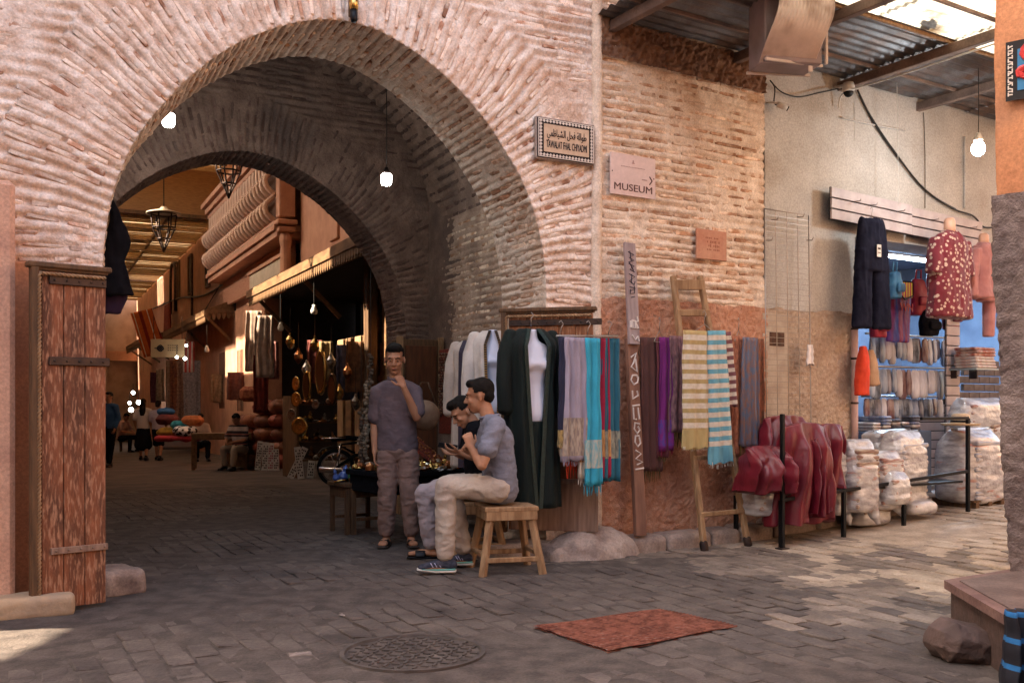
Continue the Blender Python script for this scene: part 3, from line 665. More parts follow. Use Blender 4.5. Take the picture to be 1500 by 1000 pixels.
# ---------------- door leaves ----------------
def rope(mb,a,b,r=.012,tw=.05):
    a=V(a);b=V(b);t=(b-a); L=t.length; t.normalize(); x=t.orthogonal().normalized(); y=t.cross(x); n=int(L/.012)
    for k in(0,1):
        mb.tube([a+t*(L*i/n)+(x*math.cos(2*PI*L*i/n/tw+k*PI)+y*math.sin(2*PI*L*i/n/tw+k*PI))*r*.55 for i in range(n+1)],r*.6,5)
m_woodl=mat('weathered_orange_plank',(.22,.075,.036),(.10,.040,.023),4,.78,.004,30,stretch=(3.2,3.2,.55),c3=(.33,.165,.10),s3=24,r3=(.50,.64),rnd=.22,coord='World')
def leaf(name,label,pa,pb,z0,z1,nplank,straps,m,sheet=None):
    pa=V((pa[0],pa[1],0)); pb=V((pb[0],pb[1],0)); d=pb-pa; L=d.length; rz=math.atan2(d.y,d.x)
    t=thing(name,label,'door',pa,rz); rg=random.Random(int(L*1000)); w_=(L-.05)/nplank
    for i in range(nplank):
        link('plank',MB().box((0,0,0),(w_-.004,.035,z1-z0),None,.004).mesh(),m,t,(.05+w_*(i+.5),rg.uniform(-.002,.002),(z0+z1)/2),(0,0,rg.uniform(-.01,.01)))
    f=MB().box((.012,-.008,(z0+z1)/2),(.045,.06,z1-z0+.05),None,.006).box((L/2,-.004,z1+.035),(L+.06,.075,.035),None,.008).box((L/2,-.0,z1+.012),(L+.02,.05,.018),None,.004); f.build('frame',m_wood,t)
    rp=MB(); rope(rp,(.034,-.034,z0+.02),(.034,-.034,z1-.02)); rope(rp,(.04,-.04,z1-.018),(L-.01,-.04,z1-.018)); rp.build('rope_moulding',m_pine,t,True)
    for z,x0,x1,mm,w2 in straps:
        s=MB().box(((x0+x1)/2,-.026,z),(x1-x0,.014,w2),None,.003).build('strap',mm,t)
        rv=MB(); k=x0+.03
        while k<x1: rv.ell((k,-.035,z),(.008,.006,.008),n=8,k=4); k+=.07
        rv.build('rivets',mm,s,True)
    return t
# narrow leaf standing open at the near side of the arch
A_=pt(46,590,5.72); B_=pt(154,590,6.0)
leaf('door_leaf','narrow scratched orange-brown wooden door leaf with rope moulding and iron straps',A_,B_,.025,2.03,3,
     ((1.98,.09,.42,m_iron,.05),(1.50,.09,.44,m_iron,.05),(.37,.10,.43,m_woodg,.04)),m_woodl)
# scratches (scraped pale paint) as fine relief strokes
A2=pt(737,590,7.98); B2=pt(869,590,7.80)
dl=leaf('door_leaf','wide orange-brown wooden door leaf behind the hanging kaftan and bright scarves',A2,B2,.22,1.97,5,((1.90,.06,.82,m_iron,.05),(.62,.06,.84,m_woodg,.04)),m_woodo)
MB().box((.43,-.0215,.42),(.72,.008,.40),None,.002).build('kick_board',m_woodg,dl)
# ---------------- signs ----------------
def ink(name='sign_ink',c=(.02,.012,.012)): return mat(name,c,rough=.7)
# tiled street sign
u0,ht=F1.hit(785,176,-.03); u1,h1=F1.hit(867,188,-.03); _,hb=F1.hit(785,234,-.03)
sg=thing('street_sign','checkered tile street sign TAWALAT FHAL CHIYADMI in Arabic and Latin letters','sign',F1.w((u0+u1)/2,-.045,(ht+hb)/2+.02),F1.a)
W_=u1-u0; H_=ht-hb-.0
MB().box((0,.01,0),(W_+.02,.03,H_+.02),None,.004).build('backing',m_stone,sg)
MB().box((0,-.008,0),(W_,.014,H_),None,.003).build('border_plate',ink(),sg)
MB().box((0,-.017,0),(W_*.86,.006,H_*.82)).build('checker_ground',ink(),sg)
b1=MB(); n1=17; n2=11; m_tilew=mat('sign_white',(.66,.58,.52),rough=.35)
for i in range(n1):
    x=-W_*.45+W_*.9*i/(n1-1)
    for z in(-H_*.425,H_*.425): b1.box((x,-.018,z),(.019,.006,.019),Mx.Rotation(PI/4,3,'Y'))
for i in range(1,n2-1):
    z=-H_*.425+H_*.85*i/(n2-1)
    for x in(-W_*.45,W_*.45): b1.box((x,-.018,z),(.019,.006,.019),Mx.Rotation(PI/4,3,'Y'))
for sx in(-1,1): b1.box((sx*W_*.485,-.0175,0),(.006,.006,H_*.97))
for sz in(-1,1): b1.box((0,-.0175,sz*H_*.475),(W_*.97,.006,.006))
b1.build('checker_tiles',m_tilew,sg)
MB().box((0,-.021,0),(W_*.80,.006,H_*.70)).build('text_panel',mat('sign_beige',(.60,.44,.32),(.52,.37,.26),20,.5),sg)
ar=''.join(reversed('\ufec3\ufeee\ufe8d\ufedf\ufe94 \ufed3\ufea4\ufedE \ufe8d\ufedf\ufeb8\ufef4\ufe8e\ufec7\ufee4\ufef2'))
link('arabic_lettering',textmesh(ar,.085,.002,W_*.70),ink(),sg,(0,-.026,H_*.13),(PI/2,0,0))
link('lettering',textmesh('TAWALAT FHAL CHIYADMI',.085,.002,W_*.72),ink(),sg,(0,-.026,-H_*.16),(PI/2,0,0))
# museum sign
u0,ht=FR.hit(893,224,-.03); u1,_=FR.hit(959,236,-.03); _,hb=FR.hit(893,285,-.03)
W_=u1-u0; H_=ht-hb
ms=thing('museum_sign','pale pink square MUSEUM sign with an arrow on the brick side wall','sign',FR.w((u0+u1)/2,-.035,(ht+hb)/2+.01),FR.a)
MB().box((0,0,0),(W_,.012,H_),None,.002).build('panel',mat('sign_pink',(.66,.50,.47),(.62,.46,.43),3,.5),ms)
mt=ink('sign_brown',(.10,.045,.04))
link('lettering',textmesh('MUSEUM',.085,.0015,W_*.84),mt,ms,(0,-.008,-H_*.31),(PI/2,0,0))
mb=MB(); ax=W_*.36; az=-H_*.06; mb.bar((ax,-.008,az+.035),(ax+.03,-.008,az),.008,.004,up=V((0,1,0))); mb.bar((ax,-.008,az-.035),(ax+.03,-.008,az),.008,.004,up=V((0,1,0))); mb.build('arrow',mt,ms)
mb=MB()
for i in range(16): mb.box((-W_*.26+i*W_*.034,-.008,H_*.20+.001*math.sin(i*4)),(.007,.003,.006))
mb.box((0,-.008,H_*.33),(.012,.003,.03)); mb.box((0,-.008,H_*.30),(.03,.003,.006)); mb.build('small_print',mat('faint_print',(.42,.27,.26),rough=.6),ms)
mb=MB(); 
for i in range(5): mb.box((W_*.20+i*.012,-.008,-H_*.06),(.008,.003,.008))
mb.build('arrow_print',mat('faint_print'),ms) if False else mb.build('arrow_print',MATS['faint_print'],ms)
mb=MB()
for sx,sz in((-.46,.05),(.46,0)): mb.ell((sx*W_,-.007,sz*H_),(.006,.004,.006),n=8,k=4)
mb.build('screws',m_iron,ms)
# terracotta plaque
u0,ht=FR.hit(1019,336,-.03); u1,_=FR.hit(1063,341,-.03); _,hb=FR.hit(1019,380,-.03); W_=u1-u0; H_=ht-hb
tp=thing('terracotta_plaque','small terracotta plaque with faded lettering above the ladder','sign',FR.w((u0+u1)/2,-.035,(ht+hb)/2+.01),FR.a)
MB().box((0,0,0),(W_,.02,H_),None,.004).build('panel',mat('terracotta',(.46,.20,.13),(.52,.27,.18),5,.8),tp)
mb=MB()
for r_,(x0,n_) in enumerate(((-.25,9),(-.15,8),(-.1,8),(-.15,9))):
    for i in range(n_):
        if (i*7+r_*3)%5: mb.box((W_*(x0+i*.055),-.011,H_*(.22-r_*.13)),(.008,.002,.014+.006*((i*r_)%3)))
mb.build('lettering',mat('faded_red_print',(.27,.09,.06),rough=.8),tp,stuff=True)
# poster on pier
pdir=(c2-c1).normalized(); pn=V((pdir.y,-pdir.x,0)); 
def piermat(s,z,off=.03): return V((c1.x,c1.y,0))+V((pdir.x,pdir.y,0))*s+V((pn.x,pn.y,0))*off+V((0,0,z))
r_=(1474-750)/F; s0=(r_*c1.y-c1.x)/(pdir.x-r_*pdir.y); Zp=c1.y+pdir.y*s0
pz1=CAMH+(590-64)/F*Zp; pz0=CAMH+(590-150)/F*Zp
po=thing('poster','blue poster with red roses, black border and white lettering on the orange corner','poster',piermat(s0,(pz0+pz1)/2,.012),math.atan2(pdir.y,pdir.x))
PH=pz1-pz0; PW=.5
MB().box((PW/2,0,0),(PW,.006,PH)).build('border',ink('poster_black',(.012,.01,.012)),po)
MB().box((PW/2+.01,-.005,0),(PW-.10,.004,PH-.10)).build('print',mat('poster_blue',(.02,.16,.33),rough=.5),po)
mb=MB(); rg=random.Random(4)
def rose(mb,x,z,r):
    for k in range(4):
        a0=rg.random()*6; mb.tube([(x+r*(1-.22*k)*math.cos(a0+a*PI/5)*(1+.08*math.sin(a*3)),-.009-.001*k,z+r*(1-.22*k)*math.sin(a0+a*PI/5)) for a in range(10)],.012*(1-.1*k),5)
for x,z,r in((.13,.09,.05),(.20,-.03,.07),(.09,-.02,.03),(.33,.10,.06),(.36,-.07,.05)): rose(mb,x,z,r)
mb.build('roses',mat('poster_red',(.50,.03,.03),rough=.5),po)
mb=MB(); r9=random.Random(9)
for i in range(15):
    z=-PH*.40+i*PH*.8/14; mb.bar((.012,-.006,z),(.036,-.006,z+r9.uniform(-.012,.012)),.006,.003,up=V((0,1,0))); mb.bar((.014+.02*(i%2),-.006,z-.008),(.014+.02*(i%2),-.006,z+.012),.006,.003,up=V((0,1,0)))
for i in range(4): mb.box((.14+.025*i,-.006,-PH/2+.03),(.008,.003,.035))
mb.build('lettering',m_tilew,po)

# ---------------- corrugated roof over the side lane ----------------
m_corr=mat('corrugated_steel',(.20,.20,.21),(.10,.085,.08),3,.5,metal=.55,c3=(.16,.09,.06),s3=2,r3=(.5,.7),coord='World')
m_poly=mat('translucent_sheet',(.74,.74,.72),(.62,.61,.58),2,.4,trans=.75,c3=(.22,.15,.09),s3=2.6,r3=(.58,.72),coord='World')
m_batten=mat('dusty_beam',(.22,.15,.12),(.13,.09,.075),5,.75,coord='World')
rf=thing('lane_roof','corrugated metal and translucent sheet roof on beams over the side lane','roof',FR.w(0,0),FR.a)
def corr(name,x0,x1,y0,y1,z,m,pitch=.11,amp=.014,slope=0.,jag=0):
    ny=max(8,int(abs(y1-y0)/pitch*8)); nx=10; ys=np.linspace(y0,y1,ny); xs=np.linspace(x0,x1,nx); Y,X=np.meshgrid(ys,xs,indexing='ij')
    Z=z+amp*np.cos(2*PI*Y/pitch)+slope*(-Y); X=X+jag*fbm(np.stack([X*0,Y*5,X*0],-1),3,2)*np.abs(X-xs.mean())
    P=np.stack([X,Y,Z],-1); P2=P.copy(); P2[...,2]+=.002; Q=np.concatenate([P.reshape(-1,3),P2.reshape(-1,3)]); q=gridq(ny,nx); 
    return link(name,npmesh(name,Q,np.concatenate([q,q+ny*nx])),m,rf,smooth=True)
HB=4.40
for i,(u,l) in enumerate(((.15,4.2),(1.60,4.2),(3.07,4.2),(4.34,4.2),(5.9,4.2))):
    MB().bar((u,.1,HB+.04),(u,-l,HB+.04),.07,.09,.006).build('beam',m_batten,rf)
xs_=[.02,1.0,2.05,3.1,4.15,5.2,6.4]
for a,b in zip(xs_[:-1],xs_[1:]):
    k=int(a*7); corr('roof_sheet',a-.03,b+.03,-.0,-1.27,HB+.115+.006*(k%3),m_corr,jag=.03)
    corr('translucent_panel',a-.02,b+.02,-1.22,-2.9,HB+.13+.005*(k%2),m_poly,pitch=.08,amp=.008,jag=.02)
for y in(-.45,-1.24,-1.75,-2.3,-2.85): MB().bar((-.0,y,HB+.098),(6.4,y,HB+.098),.022,.03).build('batten',m_pine if y==-1.24 else m_batten,rf)
mb=MB()
rg=random.Random(8)
for i in range(16): 
    x=rg.uniform(1.5,6); y=rg.uniform(-2.8,-1.3); mb.box((x,y,HB+.155),(rg.uniform(.05,.4),rg.uniform(.03,.15),.012),Mx.Rotation(rg.random()*3,3,'Z'))
mb.build('leaf_litter',mat('litter',(.07,.045,.03),rough=.9),rf,stuff=True)
# mortar collar ragged at the roof edge
rough(sw,.02,1.98,4.18,4.5,-.03,mat('dark_patch',(.22,.12,.075),(.15,.08,.055),8,.95,coord='World'),21,amp=.03,name='ragged_mortar')

# ---------------- old curved plastic shade at the top ----------------
Zs=7.9
sh=thing('curved_shade','old ribbed curved plastic shade box under the metal roof','lamp',pt(1155,50,Zs),FR.a-.35)
mb=MB(); rings=[]
for i in range(15):
    t=i/14; z=.42-.68*t; bulge=.16*math.sin(t*PI*1.1+.2)-.05*math.sin(t*PI*2)
    ring=[]
    for j in range(60):
        x=-.24+.48*j/59+.045*math.sin(t*PI*1.6+.4); ring.append((x,-.12-bulge+(.010*math.sin(j*1.55) if t<.62 else 0),z))
    rings.append(ring+[(p[0],p[1]+.006,p[2]) for p in reversed(ring)])
mb.loft(rings); mb.build('ribbed_cover',mat('dusty_plastic',(.62,.52,.48),(.50,.40,.36),5,.6,c3=(.30,.21,.17),s3=5),sh,True)
MB().box((0,.06,.08),(.50,.30,.68),None,.01).build('housing',mat('dusty_housing',(.30,.24,.25),(.22,.17,.17),5,.6),sh)
mb=MB(); mb.bar((-.27,-.14,-.27),(.30,.0,-.24),.02,.02); mb.bar((.28,-.1,-.26),(.28,-.1,.45),.02,.02); mb.bar((-.27,.2,-.27),(.30,.2,-.25),.02,.02); mb.box((.15,-.08,-.30),(.035,.01,.05)); mb.build('frame',mat('frame_metal',(.55,.46,.42),rough=.5),sh)
# ---------------- cameras, bulb, cables ----------------
def at(px,py,off): u,h=FR.hit(px,py,off); return FR.w(u,off,h),u,h
P_,u,h=at(1243,132,-.15)
cc=thing('security_camera','white dome security camera under the roof beam with a cable loop','camera',P_,FR.a)
MB().lathe([(.001,.07),(.05,.07),(.06,.05),(.062,0),(.055,-.02)],18).build('housing',m_white,cc,True); MB().ell((0,0,-.022),(.05,.05,.05)).build('dome',m_black,cc,True); MB().bar((0,0,.05),(-.02,.15,.06),.03,.03,.004).build('bracket',m_white,cc)
P_,u,h=at(1147,158,-.14)
cc=thing('security_camera','small white bullet camera pointing down beside the brick edge','camera',P_,FR.a)
MB().tube([(-.05,.02,.03),(.03,-.02,-.005)],.028,12).build('housing',m_white,cc,True); MB().tube([(.028,-.019,-.004),(.04,-.025,-.01)],.024,12).build('lens',m_black,cc,True); MB().tube([(-.04,.02,.04),(-.07,.08,.06),(-.07,.14,.07)],.009,6).build('bracket',m_white,cc,True)
bulbm=mat('lit_bulb',(1,1,1),emit=(.86,.93,1),es=14)
def bulb(label,p,cord,r=.045,es=3.0,group=None,light=True,shape='capsule'):
    t=thing('light_bulb',label,'bulb',p,0,group)
    prof=[(.001,-r*1.1),(r*.6,-r*1.05),(r*.95,-r*.7),(r,0),(r,r*.8),(r*.6,r*1.1)] if shape=='capsule' else [(.001,-r*1.2),(r*.6,-r*1.1),(r,-r*.5),(r*1.05,.2*r),(r*.75,r)]
    (MB().ell((0,0,-.1*r),(r,r,r*1.15),None,22,14) if shape!='capsule' else MB().lathe([(.001,-r*1.15),(r*.5,-r*1.12),(r*.8,-r*1.0),(r*.97,-r*.75),(r,-.2*r),(r,r*.8),(r*.8,r*1.02),(r*.6,r*1.1)],24)).build('globe',bulbm,t,True)
    MB().lathe([(r*.62,r*1.05),(r*.7,r*1.3),(r*.45,r*1.9),(r*.3,r*2.3)],12).build('socket',m_white if shape!='capsule' else m_iron,t,True)
    MB().tube([(0,0,r*2.2),(.004,0,cord*.5),(0,0,cord)],.004,5).build('cord',m_cable,t,True)
    if light:
        l=bpy.data.lights.new('bulb_light','POINT'); l.energy=es; l.color=(.62,.80,1); l.shadow_soft_size=r; lo=bpy.data.objects.new('bulb_light',l); col.objects.link(lo); lo.parent=t; lo.location=(0,0,-r*1.6)
    return t
p=pt(1433,217,9.3); bulb('lit white bulb hanging on a cord in front of the cream wall',p,4.45-p.z,.062,9,shape='big')
mt_=V((F1.w(.35,2.3).x,F1.w(.35,2.3).y)); p=pt(566,263,9.3); bulb('lit bulb on a long cord below the vault, above the standing man',p,1.0,.05,3.5)
p=pt(247,176,8.9); bulb('lit bulb close under the vault beside the arch edge',p,.5,.055,3.5)
def cable(name,label,pts,r=.006,m=m_cable,sag=True,cat='cable'):
    P=[V(p) for p in pts]; out=[]
    for i in range(len(P)-1):
        p0=P[max(i-1,0)];p1=P[i];p2=P[i+1];p3=P[min(i+2,len(P)-1)]
        for k in range(6):
            t=k/6; out.append(.5*((2*p1)+(p2-p0)*t+(2*p0-5*p1+4*p2-p3)*t*t+(-p0+3*p1-3*p2+p3)*t**3))
    out.append(P[-1]); return tag(MB().tube(out,r,6).build(name,m,None,True),label,cat)
def onR(L,off=-.03): return [at(x,y,off)[0] for x,y in L]
cable('cable','thick black cable running from the dome camera down across the cream wall',onR([(1256,132),(1275,170),(1310,222),(1352,275),(1395,305),(1425,316),(1440,332),(1455,333)]),.010)
cable('cable','second dark cable drooping beside the dome camera cable',onR([(1258,140),(1285,190),(1330,250),(1365,285),(1400,306)],-.02),.005)
cable('cable','black cable loop from the bullet camera to the dome camera',onR([(1128,118),(1145,135),(1170,142),(1200,136),(1228,130)],-.05),.007)
cable('cable','short knotted cable above the bullet camera',onR([(1130,120),(1135,130),(1134,150),(1140,155)],-.07),.006)
cable('cable','pale cable clipped along the roof beam',[FR.w(3.0,-.05,4.2),FR.w(3.0,-.12,4.34),FR.w(3.03,-.6,4.345),FR.w(3.03,-1.6,4.345),FR.w(3.03,-3,4.345)],.008,m_white)
cable('conduit','thin grey pipe crossing the cream wall below the dome camera',onR([(1232,172),(1280,183),(1326,191)],-.02),.010,m_cream,cat='pipe')
cable('conduit','upright thin pipe on the cream wall near the bulb',onR([(1413,200),(1413,305)],-.02),.012,m_cream,cat='pipe')
cable('cable','thin upright wire down the cream wall to the slotted boards',onR([(1353,165),(1355,230),(1355,305)],-.02),.004)
cable('cord','thin pale string hanging from the roof beam in front of the cream wall',onR([(1313,85),(1315,190),(1316,300)],-.25),.003,m_white,cat='string')
cable('cord','short string end hanging under the dome camera',onR([(1250,150),(1252,205)],-.1),.003,m_white,cat='string')
# brass lamp bracket top of arch
u,h=F1.hit(517,12,-.05); t=thing('brass_lantern','small brass fitting with dark glass at the crown of the arch','lantern',F1.w(u,-.07,h),F1.a)
MB().lathe([(.03,.12),(.035,.02),(.03,-.02)],10).build('body',m_brass,t,True); MB().lathe([(.026,-.02),(.028,-.09),(.02,-.11)],10).build('glass',m_black,t,True); MB().box((0,.04,.04),(.05,.02,.2)).build('bracket',m_wood,t)
# ---------------- post, ladder ----------------
pb,_,_=at(937,800,-.34); P0=FR.w(*(lambda uh:(uh[0],-.30))(FR.hit(938,784,-.30)),FR.hit(938,784,-.30)[1]); P1=FR.w(FR.hit(917,357,-.06)[0],-.06,FR.hit(917,357,-.06)[1]); Pm=P0.lerp(P1,.66)
po2=thing('leaning_post','tall two-piece plank leaning on the brick side wall with scrawled graffiti','post',P0,FR.a)
inv=Mx.Rotation(-FR.a,3,'Z')
def L_(p): return inv@(V(p)-P0)
m_pr=mat('brown_plank',(.25,.125,.085),(.17,.08,.058),4,.7,.002,25,stretch=(6,6,.7)); m_pl=mat('lilac_plank',(.34,.27,.27),(.27,.20,.20),4,.7,.002,25,stretch=(6,6,.7))
MB().bar(L_(P0),L_(Pm)+V((0,0,.02)),.11,.045,.004,up=V((0,1,0))).build('lower_board',m_pr,po2)
upb=MB().bar(L_(Pm)-V((0,.042,.03)),L_(P1)-V((0,.042,0)),.115,.03,.003,up=V((0,1,0))).build('upper_board',m_pl,po2)
axis=(L_(P1)-L_(P0)).normalized(); xax=V((1,0,0)); xax=(xax-axis*axis.dot(xax)).normalized()
def strokes(base,lines,m,name,off,wd=.006,sx=.011,parent=po2):
    mb=MB()
    for ln in lines:
        mb.tube([base+xax*(x*.01)+axis*(-y*.01)+V((0,off,0)) for x,y in ln],wd*.6,5)
    return mb.build(name,m,parent)
# black scrawl on the upper board (cm down from its top)
zz=lambda pts:pts
T0=L_(P1)
strokes(T0+V((0,-.059,0)),[[(-3,8),(3,10),(-2,13),(3,15),(-3,17)],[(-1,7),(0,16)],[(-3,18),(3,20),(-2,23),(3,25)],[(-2,17),(2,24)],[(-3,27),(3,29),(-3,33),(2,36),(3,33)],[(0,27),(-1,35)],[(-3,38),(3,39),(-3,42)],[(2,37),(2,43),(-3,44),(-2,40)],[(-2,47),(2,46)]],ink('graffiti_black',(.02,.015,.03)),'scrawl',0)
mw=mat('graffiti_white',(.62,.56,.53),rough=.7)
strokes(T0+V((0,-.059,0)),[[(-4,67),(-4,73)],[(-2,66),(-2,73),(1,73),(1,67),(-2,67)],[(3,63),(4,67),(1,68),(4,73),(2,73)],[(-3,79),(0,83),(3,80),(4,84)]],mw,'paint_marks',0,.014)
T1=L_(Pm)
strokes(T1+V((0,-.024,0)),[[(-3,14),(3,10),(0,18),(-3,22),(3,26),(2,15)],[(3,29),(-2,29),(-4,33),(-1,37),(3,35),(4,31),(2,29)],[(-3,42),(-3,49),(3,46),(2,42)],[(-4,55),(4,54)],[(-3,56),(-3,66),(0,66)],[(2,56),(3,66)],[(3,70),(-2,69),(-3,74),(0,78),(3,75),(1,72)],[(2,80),(-2,80),(-3,85),(0,89),(3,86),(2,81)],[(-3,92),(3,95),(-3,99),(4,102),(-2,104)],[(-4,108),(5,107)]],mw,'scrawl',0,.015)

def hitd(px,py,d): u,h=FR.hit(px,py,d); return V((u,d,h))
ld=thing('ladder','tall old wooden ladder leaning on the side wall with striped towels over it','ladder',FR.w(0,0),FR.a)
lb1=hitd(1032,802,-.50); lt1=hitd(986,404,-.08); lb2=hitd(1096,790,-.50); lt2=hitd(1025,404,-.08)
lb1.z=gz(*FR.w(lb1.x,lb1.y).xy)+.0; lb2.z=gz(*FR.w(lb2.x,lb2.y).xy)
for a,b in((lb1,lt1),(lb2,lt2)): MB().bar(a,b,.05,.05,.008,up=V((0,1,0))).build('rail',m_pine,ld)
for t,ww in((.13,.04),(.33,.035),(.52,.035),(.70,.035),(.86,.06),(.965,.09)):
    a=lb1.lerp(lt1,t)+V((-.02,-.012,0)); b=lb2.lerp(lt2,t)+V((.02,-.012,0)); MB().bar(a,b,ww,.035,.006,up=V((0,1,0))).build('rung',m_pine,ld)
mb=MB()
for a,b in((lb1,lt1),(lb2,lt2)): d=(b-a).normalized(); mb.chain([a+V((0,0,.02)),a+d*.07],.036,n=10)
mb.build('foot_caps',m_iron,ld,True)

# ---------------- scarves ----------------
def scarf(label,px,py,wpx,hpx,off,m,seed,frc=None,frl=.07,fold=3,th=.018,band=None,cat='scarf',group=None,swing=0,name='scarf',amp=.014,flare=.1):
    u,h=FR.hit(px,py,off); Z=FR.w(u,off).y; W=wpx/F*Z/.847; L=hpx/F*Z
    t=thing(name,label,cat,FR.w(u,off,h),(0,0,FR.a) if not swing else Euler((0,swing,FR.a)),group)
    drape(W,L,th,fold,amp,seed,flare).build('cloth',m,t,True)
    if band:   # woven end band, slightly proud
        bm,f0,f1=band; mbb=drape(W*1.03,L,th+.003,fold,amp,seed,flare); vs=[];k=44
        rows=[i for i in range(27) if f0<=i/26<=f1]; rings=[[mbb.v[i*k+j] for j in range(k)] for i in rows]; MB().loft(rings,cap=False).build('woven_band',bm,t,True)
    if frc: fringe(W*(1+flare)*.94,frl,max(8,int(W/.010)),seed,.0035).build('fringe',frc,t,loc=(0,0,-L+.005),stuff=True)
    return t
def cl(name,c,c2=None,**k): return mat(name,c,c2 or tuple(x*.75 for x in c),k.pop('scale',14),k.pop('rough',.85),k.pop('bump',.0015),k.pop('bscale',160),stretch=k.pop('stretch',(1,1,.3)),sheen=k.pop('sheen',.06),**k)
OFFS=-.50
gold=cl('gold_weave',(.38,.26,.10),(.12,.09,.05),scale=60); paisl=cl('grey_paisley',(.42,.34,.27),(.22,.17,.15),scale=55)
scarf('black and gold scarf, first of the row beside the green kaftan',827,494,18,160,OFFS,cl('ink_blue',(.018,.02,.05)),1,cl('dark_gold_fringe',(.12,.09,.05)),fold=1,band=(gold,.82,1))
scarf('bright red scarf peeking out behind the lilac grey shawl',838,494,20,185,OFFS+.06,cl('scarlet',(.62,.05,.02)),2,MATS['scarlet'],.12,fold=2)
scarf('wide lilac grey shawl with a paisley end band',842,494,34,180,OFFS-.02,cl('lilac_grey',(.34,.30,.38)),3,MATS['lilac_grey'],.05,fold=4,band=(paisl,.62,.97))
scarf('narrow cream and orange scarf between the lilac and cyan ones',853,495,11,205,OFFS-.0,cl('cream_cloth',(.60,.52,.42)),4,cl('cream_fringe',(.66,.58,.5)),fold=1,band=(cl('orange_weave',(.55,.27,.10),(.35,.16,.06),scale=70),.62,.92))
scarf('bright cyan scarf with a silver patterned end',868,495,24,215,OFFS-.03,cl('cyan_cloth',(.02,.36,.52)),5,MATS['cyan_cloth'],.09,fold=2,band=(cl('silver_weave',(.42,.42,.36),(.16,.36,.40),scale=60),.66,.90))
scarf('crimson scarf with an orange woven end',882,495,22,205,OFFS+.02,cl('crimson_cloth',(.36,.015,.05)),6,MATS['crimson_cloth'],.05,fold=2,band=(MATS['orange_weave'],.62,.88))
scarf('teal blue shawl at the outer end of the bright row',892,495,30,208,OFFS+.02,cl('teal_cloth',(.015,.12,.18)),7,None,fold=3,band=(cl('grey_weave',(.30,.29,.22),(.14,.14,.12),scale=60),.64,.88))
rl=thing('clothes_rail','thin rail holding the bright row of scarves in front of the door','rail',FR.w(0,0),FR.a); a=hitd(815,492,OFFS); b=hitd(905,492,OFFS); MB().tube([a,b],.008,6).build('rod',m_wire,rl,True)
hk=MB()
for px in(822,862,893): c=hitd(px,480,OFFS); hk.tube([c+V((0,.02,-.07)),c+V((.0,0,.0)),c+V((.02,0,.03)),c+V((.0,0,.055)),c+V((-.02,.0,.04))],.004,5)
hk.build('hooks',m_wire,rl,True)
# middle group
scarf('dark brown shawl hanging beside the graffiti plank',952,494,30,195,-.16,cl('dark_brown_cloth',(.11,.045,.04)),11,cl('olive_fringe',(.13,.09,.035)),.10,fold=3)
scarf('maroon brown scarf between the brown and the purple ones',968,494,16,175,-.18,cl('maroon_cloth',(.16,.04,.05)),12,MATS['olive_fringe'],.06,fold=1)
scarf('vivid purple scarf with blue tinge',976,494,20,165,-.20,cl('purple_cloth',(.20,.02,.17)),13,cl('crimson_end',(.28,.02,.06)),.06,fold=2,band=(cl('violet_weave',(.10,.05,.25),(.22,.02,.18),scale=50),.72,.98))
scarf('mauve patterned scarf with olive fringe beside the ladder rail',990,492,20,140,-.22,cl('mauve_paisley',(.26,.13,.14),(.12,.06,.07),scale=60),14,MATS['olive_fringe'],.10,fold=2)
scarf('dark plum scarf half hidden by the striped towel',1001,492,16,150,-.12,cl('plum_cloth',(.09,.03,.04)),15,MATS['olive_fringe'],.08,fold=1)
for lab,px in(('wire hanger above the brown shawl',966),('wire hanger above the rust patterned scarf',1082)):
    c=hitd(px,484,-.2); t=thing('wire_hanger',lab,'hanger',FR.w(c.x,c.y,c.z),FR.a+.5); hanger(t,.26,m_wire)
# right group
scarf('rust red patterned scarf between the ladder and the wire grid',1080,492,18,175,-.24,cl('rust_paisley',(.44,.17,.10),(.22,.08,.05),scale=70),21,None,fold=2)
scarf('blue grey paisley shawl with olive gold fringe',1098,494,26,160,-.28,cl('blue_paisley',(.10,.14,.22),(.22,.12,.10),scale=45),22,cl('olive_gold_fringe',(.22,.16,.04)),.09,fold=3,flare=.35)
scarf('brown red patterned scarf behind the blue paisley shawl',1110,496,20,165,-.18,cl('red_paisley',(.26,.09,.05),(.10,.05,.03),scale=60),23,None,fold=2)
# striped towels over the ladder
W8=(.68,.60,.50)
def tband(c): return [(0,W8),(.42,c),(.47,c)]
m_tan=mat('tan_stripe_towel',W8,(.85,.83,.8),30,.9,.0015,150,bands=[(0,W8),(.55,(.46,.34,.15))],blen=.082,sheen=.2)
m_blu=mat('blue_stripe_towel',W8,(.85,.83,.8),30,.9,.0015,150,bands=[(0,W8),(.52,(.13,.38,.48))],blen=.082,sheen=.2)
m_plm=mat('plum_stripe_towel',W8,(.8,.78,.75),30,.9,bands=[(0,W8),(.5,(.22,.09,.10))],blen=.07)
wf=cl('white_fringe',(.64,.58,.50))
scarf('sand and white striped towel hanging on the ladder',1019,484,40,172,-.45,m_tan,31,wf,.03,fold=2,band=(cl('sand_cloth',(.48,.36,.16)),.84,1.0),cat='towel',name='towel',amp=.012,flare=.05,th=.014)
scarf('blue and white striped towel hanging on the ladder',1050,484,30,194,-.46,m_blu,32,wf,.05,fold=2,band=(cl('blue_cloth',(.13,.38,.48)),.88,1.0),cat='towel',name='towel',amp=.012,flare=.35,th=.014,swing=-.05)
scarf('plum and white striped towel edge showing behind the blue one',1062,486,18,110,-.42,m_plm,33,None,fold=1,cat='towel',name='towel',swing=-.10,th=.012)
